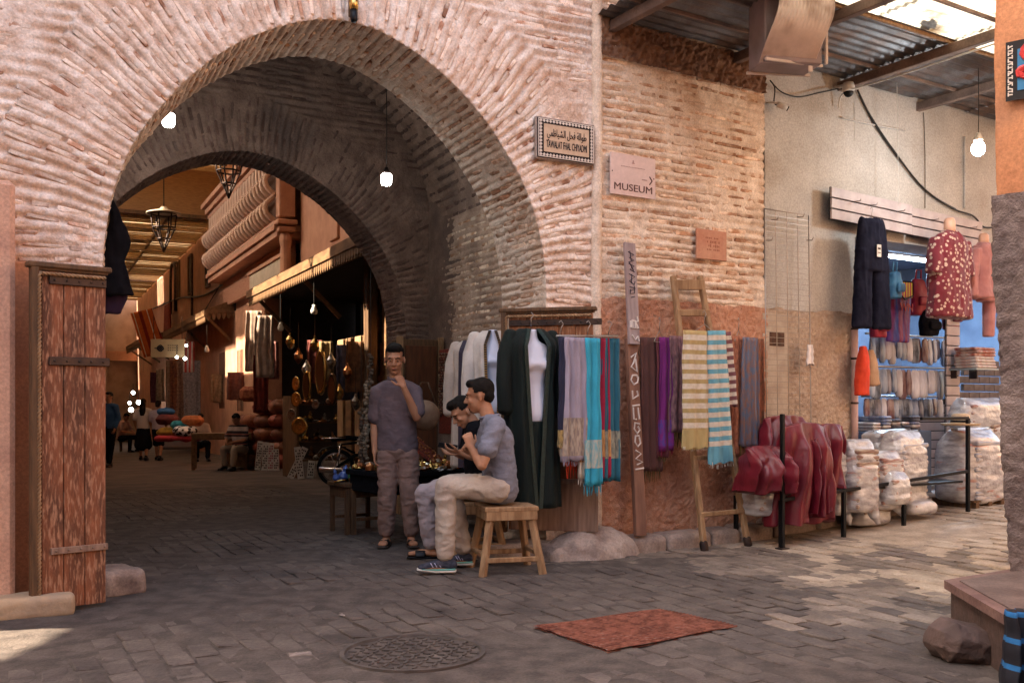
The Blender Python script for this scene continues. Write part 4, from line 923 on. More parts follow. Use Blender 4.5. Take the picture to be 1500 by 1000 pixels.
c=hitd(1032,478,-.45); t=thing('wire_hanger','thin wire hanger above the striped towels','hanger',FR.w(c.x,c.y,c.z+.02),FR.a); hanger(t,.34,m_wire)

# ---------------- wire grid panel ----------------
g0=hitd(1119,306,-.09); g1=hitd(1190,322,-.14); gb=hitd(1119,690,-.12)
gr=thing('wire_grid','tall steel wire grid panel leaning on the roughcast wall','wire panel',FR.w(0,0),FR.a)
mb=MB(); 
for i in range(5): 
    x=g0.x+(g1.x-g0.x)*i/4; mb.tube([(x,-.09,g0.z),(x,-.13,gb.z)],.004,5)
k=int((g0.z-gb.z)/.052)
for i in range(k+1):
    z=g0.z-(g0.z-gb.z)*i/k; mb.tube([(g0.x,-.095-.035*i/k,z),(g1.x,-.095-.035*i/k,z)],.0028,4)
mb.build('wires',m_wire,gr,stuff=True)
MB().tube([(g0.x,-.095,g0.z),(g1.x,-.095,g0.z),(g1.x,-.13,gb.z),(g0.x,-.13,gb.z),(g0.x,-.095,g0.z)],.0055,6).build('frame',m_wire,gr,True)
mb=MB()
for px,py in((1168,318),(1181,352),(1130,322),(1122,352)): c=hitd(px,py,-.12); mb.tube([c,c+V((0,-.07,-.01)),c+V((0,-.09,.02))],.005,5)
mb.build('hooks',m_wire,gr,True)
c=hitd(1186,505,-.15); tag(link('plastic_bag',drape(.07,.19,.012,1,.01,3,.5).mesh(),mat('thin_plastic',(.66,.60,.58),rough=.35),None,FR.w(c.x,c.y,c.z),FR.a,smooth=True),'small white plastic bag hanging on the wire grid','bag')
# upright pinkish pipe by the shop
c=hitd(1252,470,-.06); c2_=hitd(1252,655,-.06); t=thing('door_post','pinkish painted pipe post at the edge of the sock shop','post',FR.w(c.x,-.06),FR.a)
MB().tube([(0,0,.1),(0,0,2.15)],.034,14).build('pole',mat('pink_paint',(.50,.33,.29),(.42,.26,.22),6,.6),t,True); mb=MB()
for z in(1.25,1.7,2.0): mb.lathe([(.037,z-.01),(.040,z),(.037,z+.01)],12)
mb.build('rings',m_iron,t,True)
# slotted boards
m_slat=mat('lilac_slat',(.44,.38,.38),(.36,.30,.30),5,.5)
def slatboard(label,pxa,pya,pxb,pyb,hpx,off,n):
    a=hitd(pxa,pya,off); b=hitd(pxb,pyb,off); Z=FR.w(a.x,off).y; H=hpx/F*Z; t=thing('slotted_board',label,'board',FR.w(a.x,off,a.z),FR.a)
    d=V((b.x-a.x,0,b.z-a.z)); k=H/n; ang=math.atan2(d.z,d.x)
    for i in range(n): link('slat',MB().box((0,0,0),(d.length,.022,k-.014),None,.002).mesh(),m_slat,t,(d.x/2,0,d.z/2-k*(i+.5)),(0,-ang,0))
    MB().box((d.x/2,.016,d.z/2-H/2),(d.length,.01,H),Mx.Rotation(-ang,3,'Y')).build('groove_back',m_black,t)
    mb=MB()
    for q in(.25,.45,.8): mb.tube([(d.x*q,-.01,d.z*q-k*1),(d.x*q,-.10,d.z*q-k*1.05),(d.x*q,-.11,d.z*q-k*.9)],.005,5)
    mb.build('hooks',m_wire,t,True); return t
slatboard('slotted lilac display board above the navy trousers',1217,273,1335,300,48,-.12,3)
slatboard('second slotted lilac board above the maroon floral dress',1335,303,1438,325,42,-.09,3)
# ---------------- garments ----------------
def ring_e(w_,d,z,cx=0,cy=0,n=40,p=.75,fold=0,amp=0,ph=0):
    r=[]
    for j in range(n):
        q=2*PI*j/n; x=math.cos(q); y=math.sin(q); sx=math.copysign(abs(x)**p,x); sy=math.copysign(abs(y)**p,y); k=1+amp*math.sin(fold*q+ph)
        r.append((cx+w_/2*sx*k,cy+d/2*sy*k,z))
    return r
def loftprof(rows,n=44,p=.8,fold=9,amp=0.,seed=0,sub=4):
    """rows: (z,width,depth,cx,cy,foldamp) interpolated"""
    rows=[tuple(r)+(0,)*(6-len(r)) for r in rows]; R2=[]
    for a,b in zip(rows[:-1],rows[1:]):
        for k in range(sub):
            t=k/sub; R2.append([a[i]*(1-t)+b[i]*t for i in range(6)])
    R2.append(list(rows[-1])); ph=seed*1.7
    return [ring_e(r[1],r[2],r[0],r[3],r[4],n,p,fold,r[5],ph+.6*r[0]) for r in R2]
def mannequin(parent,m,z=0,s=1.,neckcap=None):
    rows=[(.30,.10,.10),(.24,.105,.105),(.20,.14,.12),(.165,.30,.16),(.12,.36,.19),(.05,.35,.22,0,-.01),(0,.335,.245,0,-.02),(-.06,.30,.20),(-.16,.245,.17),(-.25,.27,.19),(-.34,.335,.22),(-.42,.35,.23),(-.48,.32,.21)]
    mb=MB().loft(loftprof([(z+r[0]*s,r[1]*s,r[2]*s)+tuple(q*s for q in r[3:]) for r in rows],32,.95)); 
    for sx in(-1,1): mb.ell((sx*.075*s,-.085*s,z+.0*s),(.062*s,.055*s,.060*s))
    me=remesh(mb,.012,5); o=link('mannequin',me,m,parent,smooth=True)
    if neckcap: MB().ell((0,0,z+.30*s),(.052*s,.052*s,.03*s)).build('neck_cap',neckcap,o,True)
    return o
m_torso=mat('white_torso',(.60,.62,.72),(.56,.58,.68),6,.35,speck=.02); m_skinman=mat('beige_torso',(.56,.30,.20),rough=.45)
m_velvet=mat('green_black_velvet',(.003,.010,.0085),(.002,.005,.0045),5,.85,.004,30,sheen=0,stretch=(4,4,.5)); m_vtrim=mat('green_satin_trim',(.008,.028,.024),(.004,.013,.012),60,.5)
def robe_front(t,W,L,gap,m,trim,sleeves=True,seed=0,z0=.0,dep=.24,gapb=None,trimw=.03,sl=.62,lower=None):
    """open robe: two front panels, back panel, sleeves, trim along the opening"""
    gapb=gap if gapb is None else gapb
    def half(s):
        rings=[]; N=30; top=[]
        for i in range(31):
            q=i/30; z=z0-L*q; hw=W/2*(.50+.5*min(1,q/.07)**.6)*(1-.10*math.exp(-((q-.32)/.1)**2)+.22*max(0,q-.3)); dd=dep/2*(.35+.65*min(1,q/.08))*(1+.25*q)
            g=(gap*(.25+.75*min(1,q/.10)))*(1-q)+gapb*q if q<1 else gapb
            g=min(g,hw*.8); ring=[]; f=.020*min(1,q*2.2)
            pts=[]
            for j in range(N):  # outer from front opening edge round to the back centre
                a=j/(N-1); ang=-PI/2+a*PI; x=hw*math.cos(ang)**.7 if math.cos(ang)>0 else 0
                if a<.5: x=max(x,g+ (hw-g)*(a/.5)**.55)
                y=dd*math.sin(ang); k=f*math.sin(a*22+seed+q*1.5)
                pts.append((s*x,y+k*(1 if a<.35 or a>.65 else .2),z+.0))
            inn=[(x*.96+s*.002,y*.90,z) for x,y,z in reversed(pts)]
            rings.append(pts+inn)
        return rings
    mb=MB(); mb.loft(half(1)); mb.loft(half(-1))
    mb.build('robe_body',m,t,True)
    if trim:
        tb=MB()
        for s in(-1,1):
            H=half(s); tb.loft([[ (r[0][0]+s*dx,r[0][1]-dy,r[0][2]) for dx,dy in((-.002,.0),(-.002,.010),(trimw,.012),(trimw,.0))] for r in H])
        tb.build('trim',trim,t)
    if sleeves:
        for s in(-1,1):
            sb=MB(); p=[(s*W*.40,0,z0-.05),(s*W*.52,-.01,z0-.20),(s*W*.57,-.03,z0-.40),(s*W*.56,-.05,z0-sl)]; sb.chain(p,[(.06,.05),(.065,.06),(.06,.06),(.062,.055)],n=14)
            sb.build('sleeve',m,t,True)
# green velvet kaftan on torso
Zk=7.55; p=pt(778,478,Zk); hem=pt(778,738,Zk).z
t=thing('kaftan','floor length dark green velvet kaftan, open over a white female torso form','kaftan',p,F1.a-.12)
robe_front(t,.42,p.z-hem,.095,m_velvet,m_vtrim,seed=1,gapb=.001,z0=-.02,dep=.25)
mannequin(t,m_torso,z=-.30,s=.92)
MB().loft(loftprof([(-.70,.22,.18),(-.95,.34,.2,0,0,.05),(-1.34,.42,.22,0,0,.08)],fold=11)).build('robe_underskirt',mat('deep_green_skirt',(.003,.012,.010),(.002,.006,.005),8,.8,stretch=(6,6,.4)),t,True)
# coat hanger hook
MB().tube([(0,0,0),(0,.0,.06),(.02,0,.09),(0,0,.11)],.004,6).build('hanger_hook',m_wire,t,True)
# white kaftan with orange black trims
m_wk=mat('white_kaftan_cloth',(.62,.56,.50),(.50,.44,.39),8,.85,.002,60); m_orb=mat('orange_black_braid',(.45,.22,.06),(.03,.02,.02),2,.7,bands=[(0,(.50,.25,.06)),(.5,(.03,.02,.02))],blen=.02)
Zk=8.15; p=pt(722,474,Zk); t=thing('kaftan','cream white kaftan with orange and black braid beside the green velvet one','kaftan',p,F1.a-.5)
robe_front(t,.36,1.25,.055,m_wk,m_orb,seed=3,gapb=.02,trimw=.022,z0=-.06); mannequin(t,m_torso,z=-.32,s=.9)
# beige kaftan with black embroidery
Zk=8.5; p=pt(690,492,Zk); t=thing('kaftan','beige robe with dark collar band and black maze embroidery','kaftan',p,F1.a-.75)
robe_front(t,.32,1.1,.02,mat('beige_kaftan_cloth',(.52,.43,.36),(.42,.34,.28),8,.85,.002,60),mat('dark_band',(.03,.02,.035),rough=.7),seed=5,gapb=.02,trimw=.05,z0=-.04)
mb=MB()
for s in(1,):
    for x0 in(.10,.15):
        z=-.16; pts=[]
        for k in range(12): pts+= [(x0+(.035 if k%2 else -.01),-.135-.0*k,z),(x0+(.035 if k%2 else -.01),-.135,z-.045)]; z-=.045
        mb.tube(pts,.005,4)
mb.build('embroidery',m_black,t)

# ---------------- people ----------------
m_skin=mat('tan_skin',(.40,.20,.12),(.33,.15,.085),9,.62,.0008,120,spec=.2,speck=.12); m_hair=mat('black_hair',(.006,.005,.004),(.012,.009,.008),60,.75,.002,260,spec=.1)
m_eye=mat('dark_eye',(.02,.015,.012),rough=.2); m_lip=mat('lips',(.30,.10,.075),rough=.5)
def basis(fwd,up):
    f=V(fwd).normalized(); u=V(up); u=(u-f*u.dot(f)).normalized(); r=f.cross(u); return Mx((r,-f,u)).transposed()   # local -y = forward, x = r
def hand(mb,wr,dr,pn,s=1.,curl=.5,side=1,spread=.12):
    """wr wrist point, dr direction of the fingers, pn palm normal (palm side), side: thumb side sign"""
    dr=V(dr).normalized(); pn=V(pn); pn=(pn-dr*pn.dot(dr)).normalized(); la=dr.cross(pn)*side
    wr=V(wr); pc=wr+dr*.045*s
    mb.chain([wr-dr*.01*s,wr+dr*.02*s,wr+dr*.075*s],[(.027*s,.017*s),(.036*s,.015*s),(.039*s,.012*s)],xd=la,n=12)
    for k,(o,l) in enumerate(((.030,.068),(.0105,.078),(-.0105,.072),(-.030,.056))):
        b=wr+dr*.078*s+la*o*s; a=spread*(1.5-k)*.35; d=(dr+la*a).normalized(); pts=[b-dr*.01*s]; cu=0; p=b
        for q,fr_ in enumerate((.42,.32,.26)):
            cu+=curl*(.55,.75,.55)[q]*(1+.12*k); dd=(d*math.cos(cu)+pn*math.sin(cu)); p=p+dd*l*fr_*s; pts.append(p)
        mb.chain(pts,[.0088*s,.0085*s,.0078*s,.0066*s],n=8)
    tb=wr+dr*.022*s+la*.026*s; d1=(dr*.55+la*.75+pn*.35).normalized(); d2=(dr*.85+la*.25+pn*.45).normalized()
    mb.chain([tb,tb+d1*.034*s,tb+d1*.034*s+d2*.030*s,tb+d1*.034*s+d2*.054*s],[.0125*s,.0105*s,.0095*s,.0078*s],n=8)
def head_parts(mb,c,B,s=1.,beard=False):
    P=lambda x,y,z: c+B@V((x*s,y*s,z*s)); m_=B
    mb.ell(P(0,.012,.035),(.074*s,.094*s,.088*s),m_,18,12); mb.ell(P(0,-.018,-.035),(.060*s,.070*s,.078*s),m_,16,10)
    mb.ell(P(0,-.045,-.088),(.034*s,.036*s,.026*s),m_); mb.ell(P(0,-.070,.030),(.055*s,.022*s,.015*s),m_)
    for x in(-1,1):
        mb.ell(P(x*.036,-.066,-.022),(.022*s,.016*s,.020*s),m_); mb.ell(P(x*.030,-.078,.006),(.014*s,.008*s,.007*s),m_,10,6)
        mb.ell(P(x*.077,.012,-.006),(.009*s,.018*s,.031*s),m_@Mx.Rotation(x*.25,3,'Z'),10,8)
    mb.chain([P(0,-.084,.016),P(0,-.100,-.010),P(0,-.108,-.026)],[.009*s,.011*s,.014*s],n=8); 
    for x in(-1,1): mb.ell(P(x*.012,-.097,-.030),(.009*s,.010*s,.008*s),m_,8,6)
    mb.ell(P(0,-.084,-.055),(.023*s,.012*s,.006*s),m_,10,6); mb.ell(P(0,-.083,-.066),(.020*s,.012*s,.007*s),m_,10,6)
def fabric(seed,amp=.006,sc=1.):
    def f(P):
        w_=fbm(P*np.array([9,9,4.5])*sc,seed,3); w2=1-3*np.abs(fbm((P+.06*w_[:,None])*np.array([5,5,10])*sc,seed+4,2)); w3=1-3*np.abs(fbm((P+.04*w_[:,None])*np.array([11,11,17])*sc,seed+8,2)); return amp*w_+amp*.62*np.clip(w2,-.5,1)+amp*.5*np.clip(w3,-.6,1)
    return f
def person(label,J,shirt,pants,shoes,hair='short',vox=.0065,sleeve=.55,sh_amp=.006,pant_r=(.088,.068,.060),facew=1,longsleeve=False,name='person',skirt=None,group=None,hat=None,build=1.,hands=None,head_s=1.,barefoot=False,shirt_len=.0,shorts=False):
    """J: dict of world points; F: facing of torso; hf: facing of head"""
    base=J['root']; t=thing(name,label,'person',base,0,group); o=V(base); G=lambda k:V(J[k])-o
    F_=V(J['F']).normalized(); X_=V((-F_.y,F_.x,0)) if abs(F_.z)<.9 else V((1,0,0)); b=build   # X_ = person's left
    B=basis(J['hf'],J.get('hu',(0,0,1))); hc=G('head')
    mb=MB(); head_parts(mb,hc,B,head_s)
    nb=G('neck'); mb.chain([nb-V((0,0,.03)),nb.lerp(hc,.35),hc+B@V((0,.02,-.04))],[.058,.052,.05],n=14)
    for s in('L','R'):
        sh_,el,wr=G('sh'+s),G('el'+s),G('wr'+s)
        mb.chain([sh_,sh_.lerp(el,.5),el],[.050*b,.045*b,.036*b],n=12); mb.chain([el,el.lerp(wr,.3),wr],[.037*b,.038*b,.025*b],n=12)
        hd=(hands or {}).get(s); d=(wr-el).normalized()
        if hd: hand(mb,wr,hd[0],hd[1],1.0,hd[2],hd[3])
        else: hand(mb,wr,d+V((0,0,-.2)),X_*(-1 if s=='L' else 1),1.0,.45,1 if s=='L' else -1)
        hp,kn,an,to=G('hp'+s),G('kn'+s),G('an'+s),G('to'+s)
        mb.chain([hp,hp.lerp(kn,.5),kn],[.085*b,.072*b,.052*b],n=14); mb.chain([kn,kn.lerp(an,.3),an],[.050*b,.052*b,.036*b],n=12)
        ft=(to-an); ft.z=0; fd=ft.normalized(); heel=V((an.x,an.y,to.z))-fd*.045
        mb.chain([an,V((an.x,an.y,to.z+.035))],[.034,.034],n=10); mb.chain([heel+V((0,0,.0)),heel.lerp(to,.55)+V((0,0,.012)),to],[(.032,.026),(.042,.028),(.040,.017)],xd=V((-fd.y,fd.x,0)),n=12)
    pv,chs=G('pelvis'),G('chest')
    mb.chain([pv,pv.lerp(chs,.5),chs,nb-V((0,0,.04))],[(.15*b,.10*b),(.135*b,.095*b),(.155*b,.105*b),(.09,.07)],xd=X_,n=18)
    me=remesh(mb,vox,3); body=link('body',me,m_skin,t,smooth=True)
    # face details
    fd=MB()
    for x in(-1,1): fd.ell(hc+B@V((x*.030*head_s,-.0875*head_s,.004*head_s)),(.010,.005,.0035),B,8,5)
    fd.build('eye',m_eye,t,True)
    fd=MB()
    for x in(-1,1): fd.chain([hc+B@V((x*.014,-.094,.022))*head_s,hc+B@V((x*.032,-.092,.028))*head_s,hc+B@V((x*.048,-.078,.022))*head_s],[.0035,.004,.003],n=6)
    fd.build('eyebrow',m_hair,t,True)
    fd=MB(); fd.ell(hc+B@V((0,-.094,-.0595))*head_s,(.019,.006,.0065),B,10,5); fd.build('lips',m_lip,t,True)
    # hair
    hb=MB()
    if hair:
        P=lambda x,y,z: hc+B@V((x*head_s,y*head_s,z*head_s))
        hb.ell(P(0,.016,.052),(.079*head_s,.098*head_s,.086*head_s),B,18,12)
        if hair=='short': hb.ell(P(0,-.050,.098),(.055*head_s,.040*head_s,.030*head_s),B); hb.ell(P(0,.055,.005),(.068*head_s,.05*head_s,.06*head_s),B)
        if hair=='quiff': hb.ell(P(0,-.040,.105),(.060*head_s,.050*head_s,.035*head_s),B); hb.ell(P(.01,-.065,.095),(.05*head_s,.028*head_s,.026*head_s),B); hb.ell(P(0,.050,.01),(.070*head_s,.055*head_s,.06*head_s),B)
        if hair=='long': hb.ell(P(0,.05,-.02),(.078,.06,.10),B); hb.chain([P(0,.05,-.05),P(0,.10,-.2),P(0,.11,-.32)],[(.075,.05),(.085,.045),(.06,.03)],xd=X_)
        hm=remesh(hb,.008,2,lambda Q:.006*fbm(Q*28,3,3))
        # trim the hair away from the face
        bm=__import__('bmesh').new(); bm.from_mesh(hm); Bi=B.transposed()
        dele=[v for v in bm.verts if (lambda q: q.y<-.035*head_s and q.z<(.068+.0*q.x)*head_s or (q.y<.0 and q.z<.018*head_s) or (abs(q.x)>.055 and q.y<.030 and q.z<.028))(Bi@(v.co-hc))]
        __import__('bmesh').ops.delete(bm,geom=dele,context='VERTS'); bm.to_mesh(hm); bm.free()
        link('hair',hm,m_hair,t,smooth=True)
    # shirt
    if shirt:
        sb=MB(); up=(nb-chs).normalized()
        lo=pv-V((0,0,0)) if not shirt_len else pv-V((0,0,shirt_len))
        sb.chain([lo,pv.lerp(chs,.25),pv.lerp(chs,.6),chs,chs.lerp(nb,.55)],[(.178*b,.128*b),(.170*b,.125*b),(.168*b,.122*b),(.178*b,.125*b),(.150*b,.095*b)],xd=X_,n=24)
        sb.chain([G('shL'),nb-V((0,0,.035))-F_*-.0,G('shR')],[.066*b,(.075,.068),.066*b],xd=F_,n=16)
        for s in('L','R'):
            sh_,el,wr=G('sh'+s),G('el'+s),G('wr'+s)
            if longsleeve: sb.chain([sh_,el,el.lerp(wr,.9)],[.068*b,.054*b,.042*b],n=14)
            else: sb.chain([sh_,sh_.lerp(el,.5),sh_.lerp(el,sleeve+.22)],[.072*b,.069*b,.072*b],n=16)
        sm=remesh(sb,vox*1.25,5,fabric(int(hc.x*7)%9+2,sh_amp)); link('shirt',sm,shirt,t,smooth=True)
        cb=MB(); cb.tube([nb+V((.066*math.cos(a),.066*math.sin(a),.012+.012*math.cos(a-math.atan2(-F_.y,-F_.x)))) for a in [2*PI*i/20 for i in range(21)]],.011,8); cb.build('collar',shirt,t,True)
    if pants:
        pb_=MB()
        pb_.chain([pv+V((0,0,.04)),pv-V((0,0,.03))],[(.165*b,.12*b),(.165*b,.125*b)],xd=X_,n=22)
        for s in('L','R'):
            hp,kn,an=G('hp'+s),G('kn'+s),G('an'+s); e=an+V((0,0,.045)); 
            if shorts: pb_.chain([hp,hp.lerp(kn,.5),kn],[pant_r[0]*1.1*b,.09*b,.08*b],n=16)
            else:
                pb_.chain([hp,hp.lerp(kn,.5),kn],[pant_r[0]*1.08*b,pant_r[0]*.98*b,pant_r[1]*1.05*b],n=18); pb_.chain([kn,kn.lerp(e,.5),e],[pant_r[1]*1.05*b,pant_r[1]*.95*b,pant_r[2]*b],n=18)
        link('trousers',remesh(pb_,vox*1.25,4,fabric(int(hc.x*5)%7+11,.009)),pants,t,smooth=True)
    if skirt:
        w0=pv+V((0,0,.08)); MB().chain([w0,pv-V((0,0,.2)),pv-V((0,0,.48))],[(.15,.11),(.20,.15),(.24,.18)],xd=X_,n=24).build('skirt',skirt,t,True)
    if shoes:
        for s in('L','R'):
            an,to=G('an'+s),G('to'+s); ft=to-an; ft.z=0; fd_=ft.normalized(); heel=V((an.x,an.y,to.z))-fd_*.055; xx=V((-fd_.y,fd_.x,0))
            kind,m1,m2=shoes
            if kind=='sandal':
                MB().chain([heel-V((0,0,.028)),heel.lerp(to,.6)-V((0,0,.028)),to+fd_*.015-V((0,0,.020))],[(.040,.010),(.052,.010),(.050,.010)],xd=xx,n=14).build('sole',m2,t,True)
                q=heel.lerp(to,.62); MB().chain([q-xx*.048-V((0,0,.012)),q-xx*.03+V((0,0,.026)),q+xx*.03+V((0,0,.026)),q+xx*.048-V((0,0,.012))],[(.042,.006)]*4,xd=fd_,n=12).build('strap',m1,t,True)
            else:
                so_=MB().chain([heel-fd_*.012-V((0,0,.018)),heel.lerp(to,.5)-V((0,0,.022)),to+fd_*.015-V((0,0,.008))],[(.042,.018),(.049,.015),(.044,.015)],xd=xx,n=16).build('sole',m2,t,True)
                ub=MB().chain([heel+V((0,0,.022)),heel.lerp(to,.35)+V((0,0,.030)),to-V((0,0,-.004))],[(.040,.040),(.044,.040),(.042,.024)],xd=xx,n=16); ub.chain([V((an.x,an.y,to.z+.03)),V((an.x,an.y,to.z+.075))],[.043,.043],n=12)
                link('shoe',remesh(ub,.008,3),m1,t,smooth=True)
                if kind=='trainer':
                    MB().chain([heel-fd_*.014-V((0,0,.006)),heel.lerp(to,.45)-V((0,0,.008)),to-V((0,0,.006))],[(.043,.012),(.0495,.010),(.042,.006)],xd=xx,n=16).build('midsole_stripe',mat('teal_foam',(.10,.32,.28),rough=.5),t,True)
                    lb=MB(); q=heel.lerp(to,.5)+V((0,0,.06))
                    for i in range(4): c_=q+fd_*(.02*i-.03)-V((0,0,.009*i)); lb.tube([c_-xx*.022,c_+V((0,0,.005)),c_+xx*.022],.0035,5)
                    lb.build('laces',m_white,t,True)
                    lb=MB()
                    for sg_ in(-1,1):
                        for i in range(3): a=heel.lerp(to,.35+.12*i)+xx*sg_*.043+V((0,0,.012)); lb.tube([a,a+fd_*.02-xx*sg_*.008+V((0,0,.030))],.004,5)
                    lb.build('side_stripes',mat('lilac_stripe',(.35,.35,.50),rough=.5),t,True)
    return t
# ---------------- the three young men ----------------
m_mauve=mat('mauve_tshirt',(.135,.098,.107),(.108,.078,.085),6,.92,.006,13,bstretch=(1,1,2.2),spec=.15,speck=.12); m_rosep=mat('rose_brown_trousers',(.235,.15,.125),(.185,.113,.094),7,.92,.008,13,bstretch=(1,1,2.5),spec=.15,speck=.15)
gF=gp(563,806); gF2=gp(603,806); Z=8.45
def q(px,py,dz=0): return pt(px,py,Z+dz)
root=V((q(582,800).x,Z,0))
J=dict(root=root,F=(.05,-1,0),hf=(.06,-1,-.18),hu=(0,0,1),head=q(578,527,-.03),neck=q(580,556),chest=q(580,590,.02),pelvis=q(583,655,.02),
 shR=q(555,574),elR=q(549,622,.03),wrR=q(549,662,-.02), shL=q(607,574),elL=q(611,612,-.12),wrL=q(591,566,-.22),
 hpR=q(569,668),hpL=q(597,668),knR=q(567,728,-.03),knL=q(600,728,-.02),anR=q(566,786,.03),anL=q(602,786,.03),toR=q(560,802,-.16),toL=q(606,802,-.16))
J['toR'].z=.045; J['toL'].z=.045; J['anR'].z=.10; J['anL'].z=.10
sm_=person('standing young man in a mauve t-shirt with one hand raised to his mouth',J,m_mauve,m_rosep,('sandal',m_black,mat('sandal_sole',(.05,.035,.03),rough=.8)),'short',
  hands={'R':((.02,-.1,-1),(1,0,0),.5,-1),'L':((-.40,.06,.9),(-.5,.8,0),1.0,1)},head_s=1.08,pant_r=(.092,.074,.066))
# wrist band and cigarette
# man A, blue-grey shirt, facing -X
Z=7.15
m_bshirt=mat('blue_grey_shirt',(.20,.205,.255),(.16,.165,.205),8,.9,.008,13,bstretch=(1,1,2.2),spec=.15,speck=.15); m_cream_tr=mat('cream_trousers',(.45,.38,.32),(.38,.31,.265),7,.92,.009,13,bstretch=(1.5,1.5,2),spec=.15,speck=.10)
root=V((q(735,800).x,Z,0))
J=dict(root=root,F=(-1,-.12,0),hf=(-.99,.12,-.12),hu=(0,0,1),head=q(703,581,.02),neck=q(717,612),chest=q(727,642,.02),pelvis=q(733,708,.05),
 shL=q(726,624,-.16),elL=q(706,682,-.26),wrL=q(690,655,-.16), shR=q(718,622,.19),elR=q(700,668,.24),wrR=q(690,662,.08),
 hpL=q(730,716,-.07),hpR=q(730,712,.14),knL=q(653,712,-.12),knR=q(660,710,.20),anL=q(652,812,-.10),anR=q(678,806,.22),toL=q(616,838,-.10),toR=q(660,820,.22))
J['anL'].z=.11;J['anR'].z=.11;J['toL'].z=.055;J['toR'].z=.055
pa=person('seated young man in blue-grey shirt and cream trousers, in profile',J,m_bshirt,m_cream_tr,('trainer',mat('dark_trainer',(.02,.025,.04),(.05,.05,.07),40,.8),m_white),'short',
  hands={'L':((-.25,.15,.9),(-.3,.9,0),.9,-1),'R':((-.5,-.6,.5),(-.2,-.4,.2),.8,1)},pant_r=(.090,.074,.064),shirt_len=.05,sh_amp=.009,sleeve=.36,head_s=1.05)
# man B black t-shirt, behind
Z=7.78
root=V((q(705,800).x,Z,0))
J=dict(root=root,F=(-1,-.25,0),hf=(-.80,-.42,-.62),hu=(-.3,-.1,1),head=q(678,604,-.02),neck=q(696,620),chest=q(700,648),pelvis=q(706,702,.02),
 shL=q(697,632,-.17),elL=q(694,668,-.22),wrL=q(674,662,-.24), shR=q(690,632,.14),elR=q(684,668,.12),wrR=q(668,664,-.06),
 hpL=q(700,710,-.06),hpR=q(700,706,.12),knL=q(622,722,-.06),knR=q(640,716,.20),anL=q(631,795,-.02),anR=q(650,795,.24),toL=q(600,806,-.04),toR=q(632,806,.24))
J['anL'].z=.10;J['anR'].z=.10;J['toL'].z=.05;J['toR'].z=.05
pb2=person('seated young man in a black t-shirt looking down at a phone',J,m_fabBlack,mat('lavender_trousers',(.36,.30,.31),(.30,.25,.26),7,.92,.009,13,bstretch=(1.5,1.5,2),spec=.15,speck=.1),('sandal',m_black,m_black),'quiff',
  hands={'L':((-1,-.05,.12),(.0,.35,.9),.7,-1),'R':((-1,-.1,.1),(0,-.3,.8),.6,1)},pant_r=(.092,.074,.064))
ph=J['wrL']+V((-.10,.05,.045)); tag(MB().box((0,0,0),(.15,.075,.009),None,.003).build('phone',m_black,None,False,(ph.x,ph.y,ph.z),(R(-30),R(10),R(10))),'dark phone held by the young man in the black t-shirt','phone')
# ---------------- stools ----------------
def stool(label,p,rz,h=.5,w_=.40,group='wooden stools'):
    t=thing('stool',label,'stool',p,rz,group)
    for k in range(3): link('seat_plank',MB().box((0,0,0),(w_,w_/3-.006,.035),None,.006).mesh(),m_pine,t,(0,-w_/3+k*w_/3,h-.018))
    for a,b,c,d in((-1,-1,1,-1),(-1,1,1,1)): MB().box((0,a*0+b*(w_/2-.02),h-.065),(w_-.02,.03,.07),None,.005).build('apron',m_pine,t)
    for s in(-1,1): MB().box((s*(w_/2-.022),0,h-.065),(.03,w_-.08,.07),None,.005).build('apron',m_pine,t)
    for sx in(-1,1):
        for sy in(-1,1): MB().bar((sx*(w_/2+.025),sy*(w_/2+.02),0),(sx*(w_/2-.055),sy*(w_/2-.055),h-.035),.048,.048,.006).build('leg',m_pine,t)
    for s in(-1,1):
        MB().bar((-(w_/2+.01),s*(w_/2+.005),.12),((w_/2+.01),s*(w_/2+.005),.12),.03,.035,.004).build('stretcher',m_pine,t); MB().bar((s*(w_/2+.005),-(w_/2),.15),(s*(w_/2+.005),(w_/2),.15),.035,.03,.004).build('stretcher',m_pine,t)
    return t
s0=pt(741,800,7.22); stool('pale wooden stool under the man in the blue-grey shirt',(s0.x,s0.y,0),R(14))
s0=pt(694,800,7.85); stool('wooden stool mostly hidden behind the cream trousers',(s0.x,s0.y,0),R(20),.47,.36)
# ---------------- jewellery stall in the passage ----------------
m_red_c=mat('red_beaded_cloth',(.28,.05,.03),(.10,.02,.015),60,.6)
def F1thing(name,label,cat,px,py_ground,rz=0,group=None): p=gp(px,py_ground); return thing(name,label,cat,p,F1.a+rz,group)
a=F1.w(F1.hit(622,680,1.75)[0],1.75); tb=thing('market_table','low dark table covered with brass trinkets behind the standing man','table',(a.x,a.y,0),F1.a+R(8))
MB().box((0,0,.60),(1.3,.75,.05),None,.006).build('tabletop',m_fabBlack,tb); MB().box((0,0,.50),(1.24,.70,.16),None,.01).build('cloth_skirt',m_fabBlack,tb)
for x in(-.6,0,.6):
    for y in(-.32,.32): MB().box((x,y,.22),(.05,.05,.44),None,.004).build('leg',m_wood,tb)
rg=random.Random(12)
shapes=[]
def trinket(k):
    mb=MB()
    if k==0: mb.lathe([(.001,0),(.03,.002),(.04,.02),(.036,.024),(.02,.010)],14)
    elif k==1: mb.lathe([(.012,0),(.02,.01),(.028,.03),(.02,.05),(.009,.06),(.014,.075),(.003,.095)],12)
    elif k==2: mb.tube([(.035*math.cos(a*PI/8),.035*math.sin(a*PI/8),.008) for a in range(17)],.007,6)
    elif k==3: mb.lathe([(.03,0),(.03,.03),(.026,.035),(.008,.05)],12)
    else: mb.ell((0,0,.02),(.035,.02,.02))
    return mb.mesh('trinket')
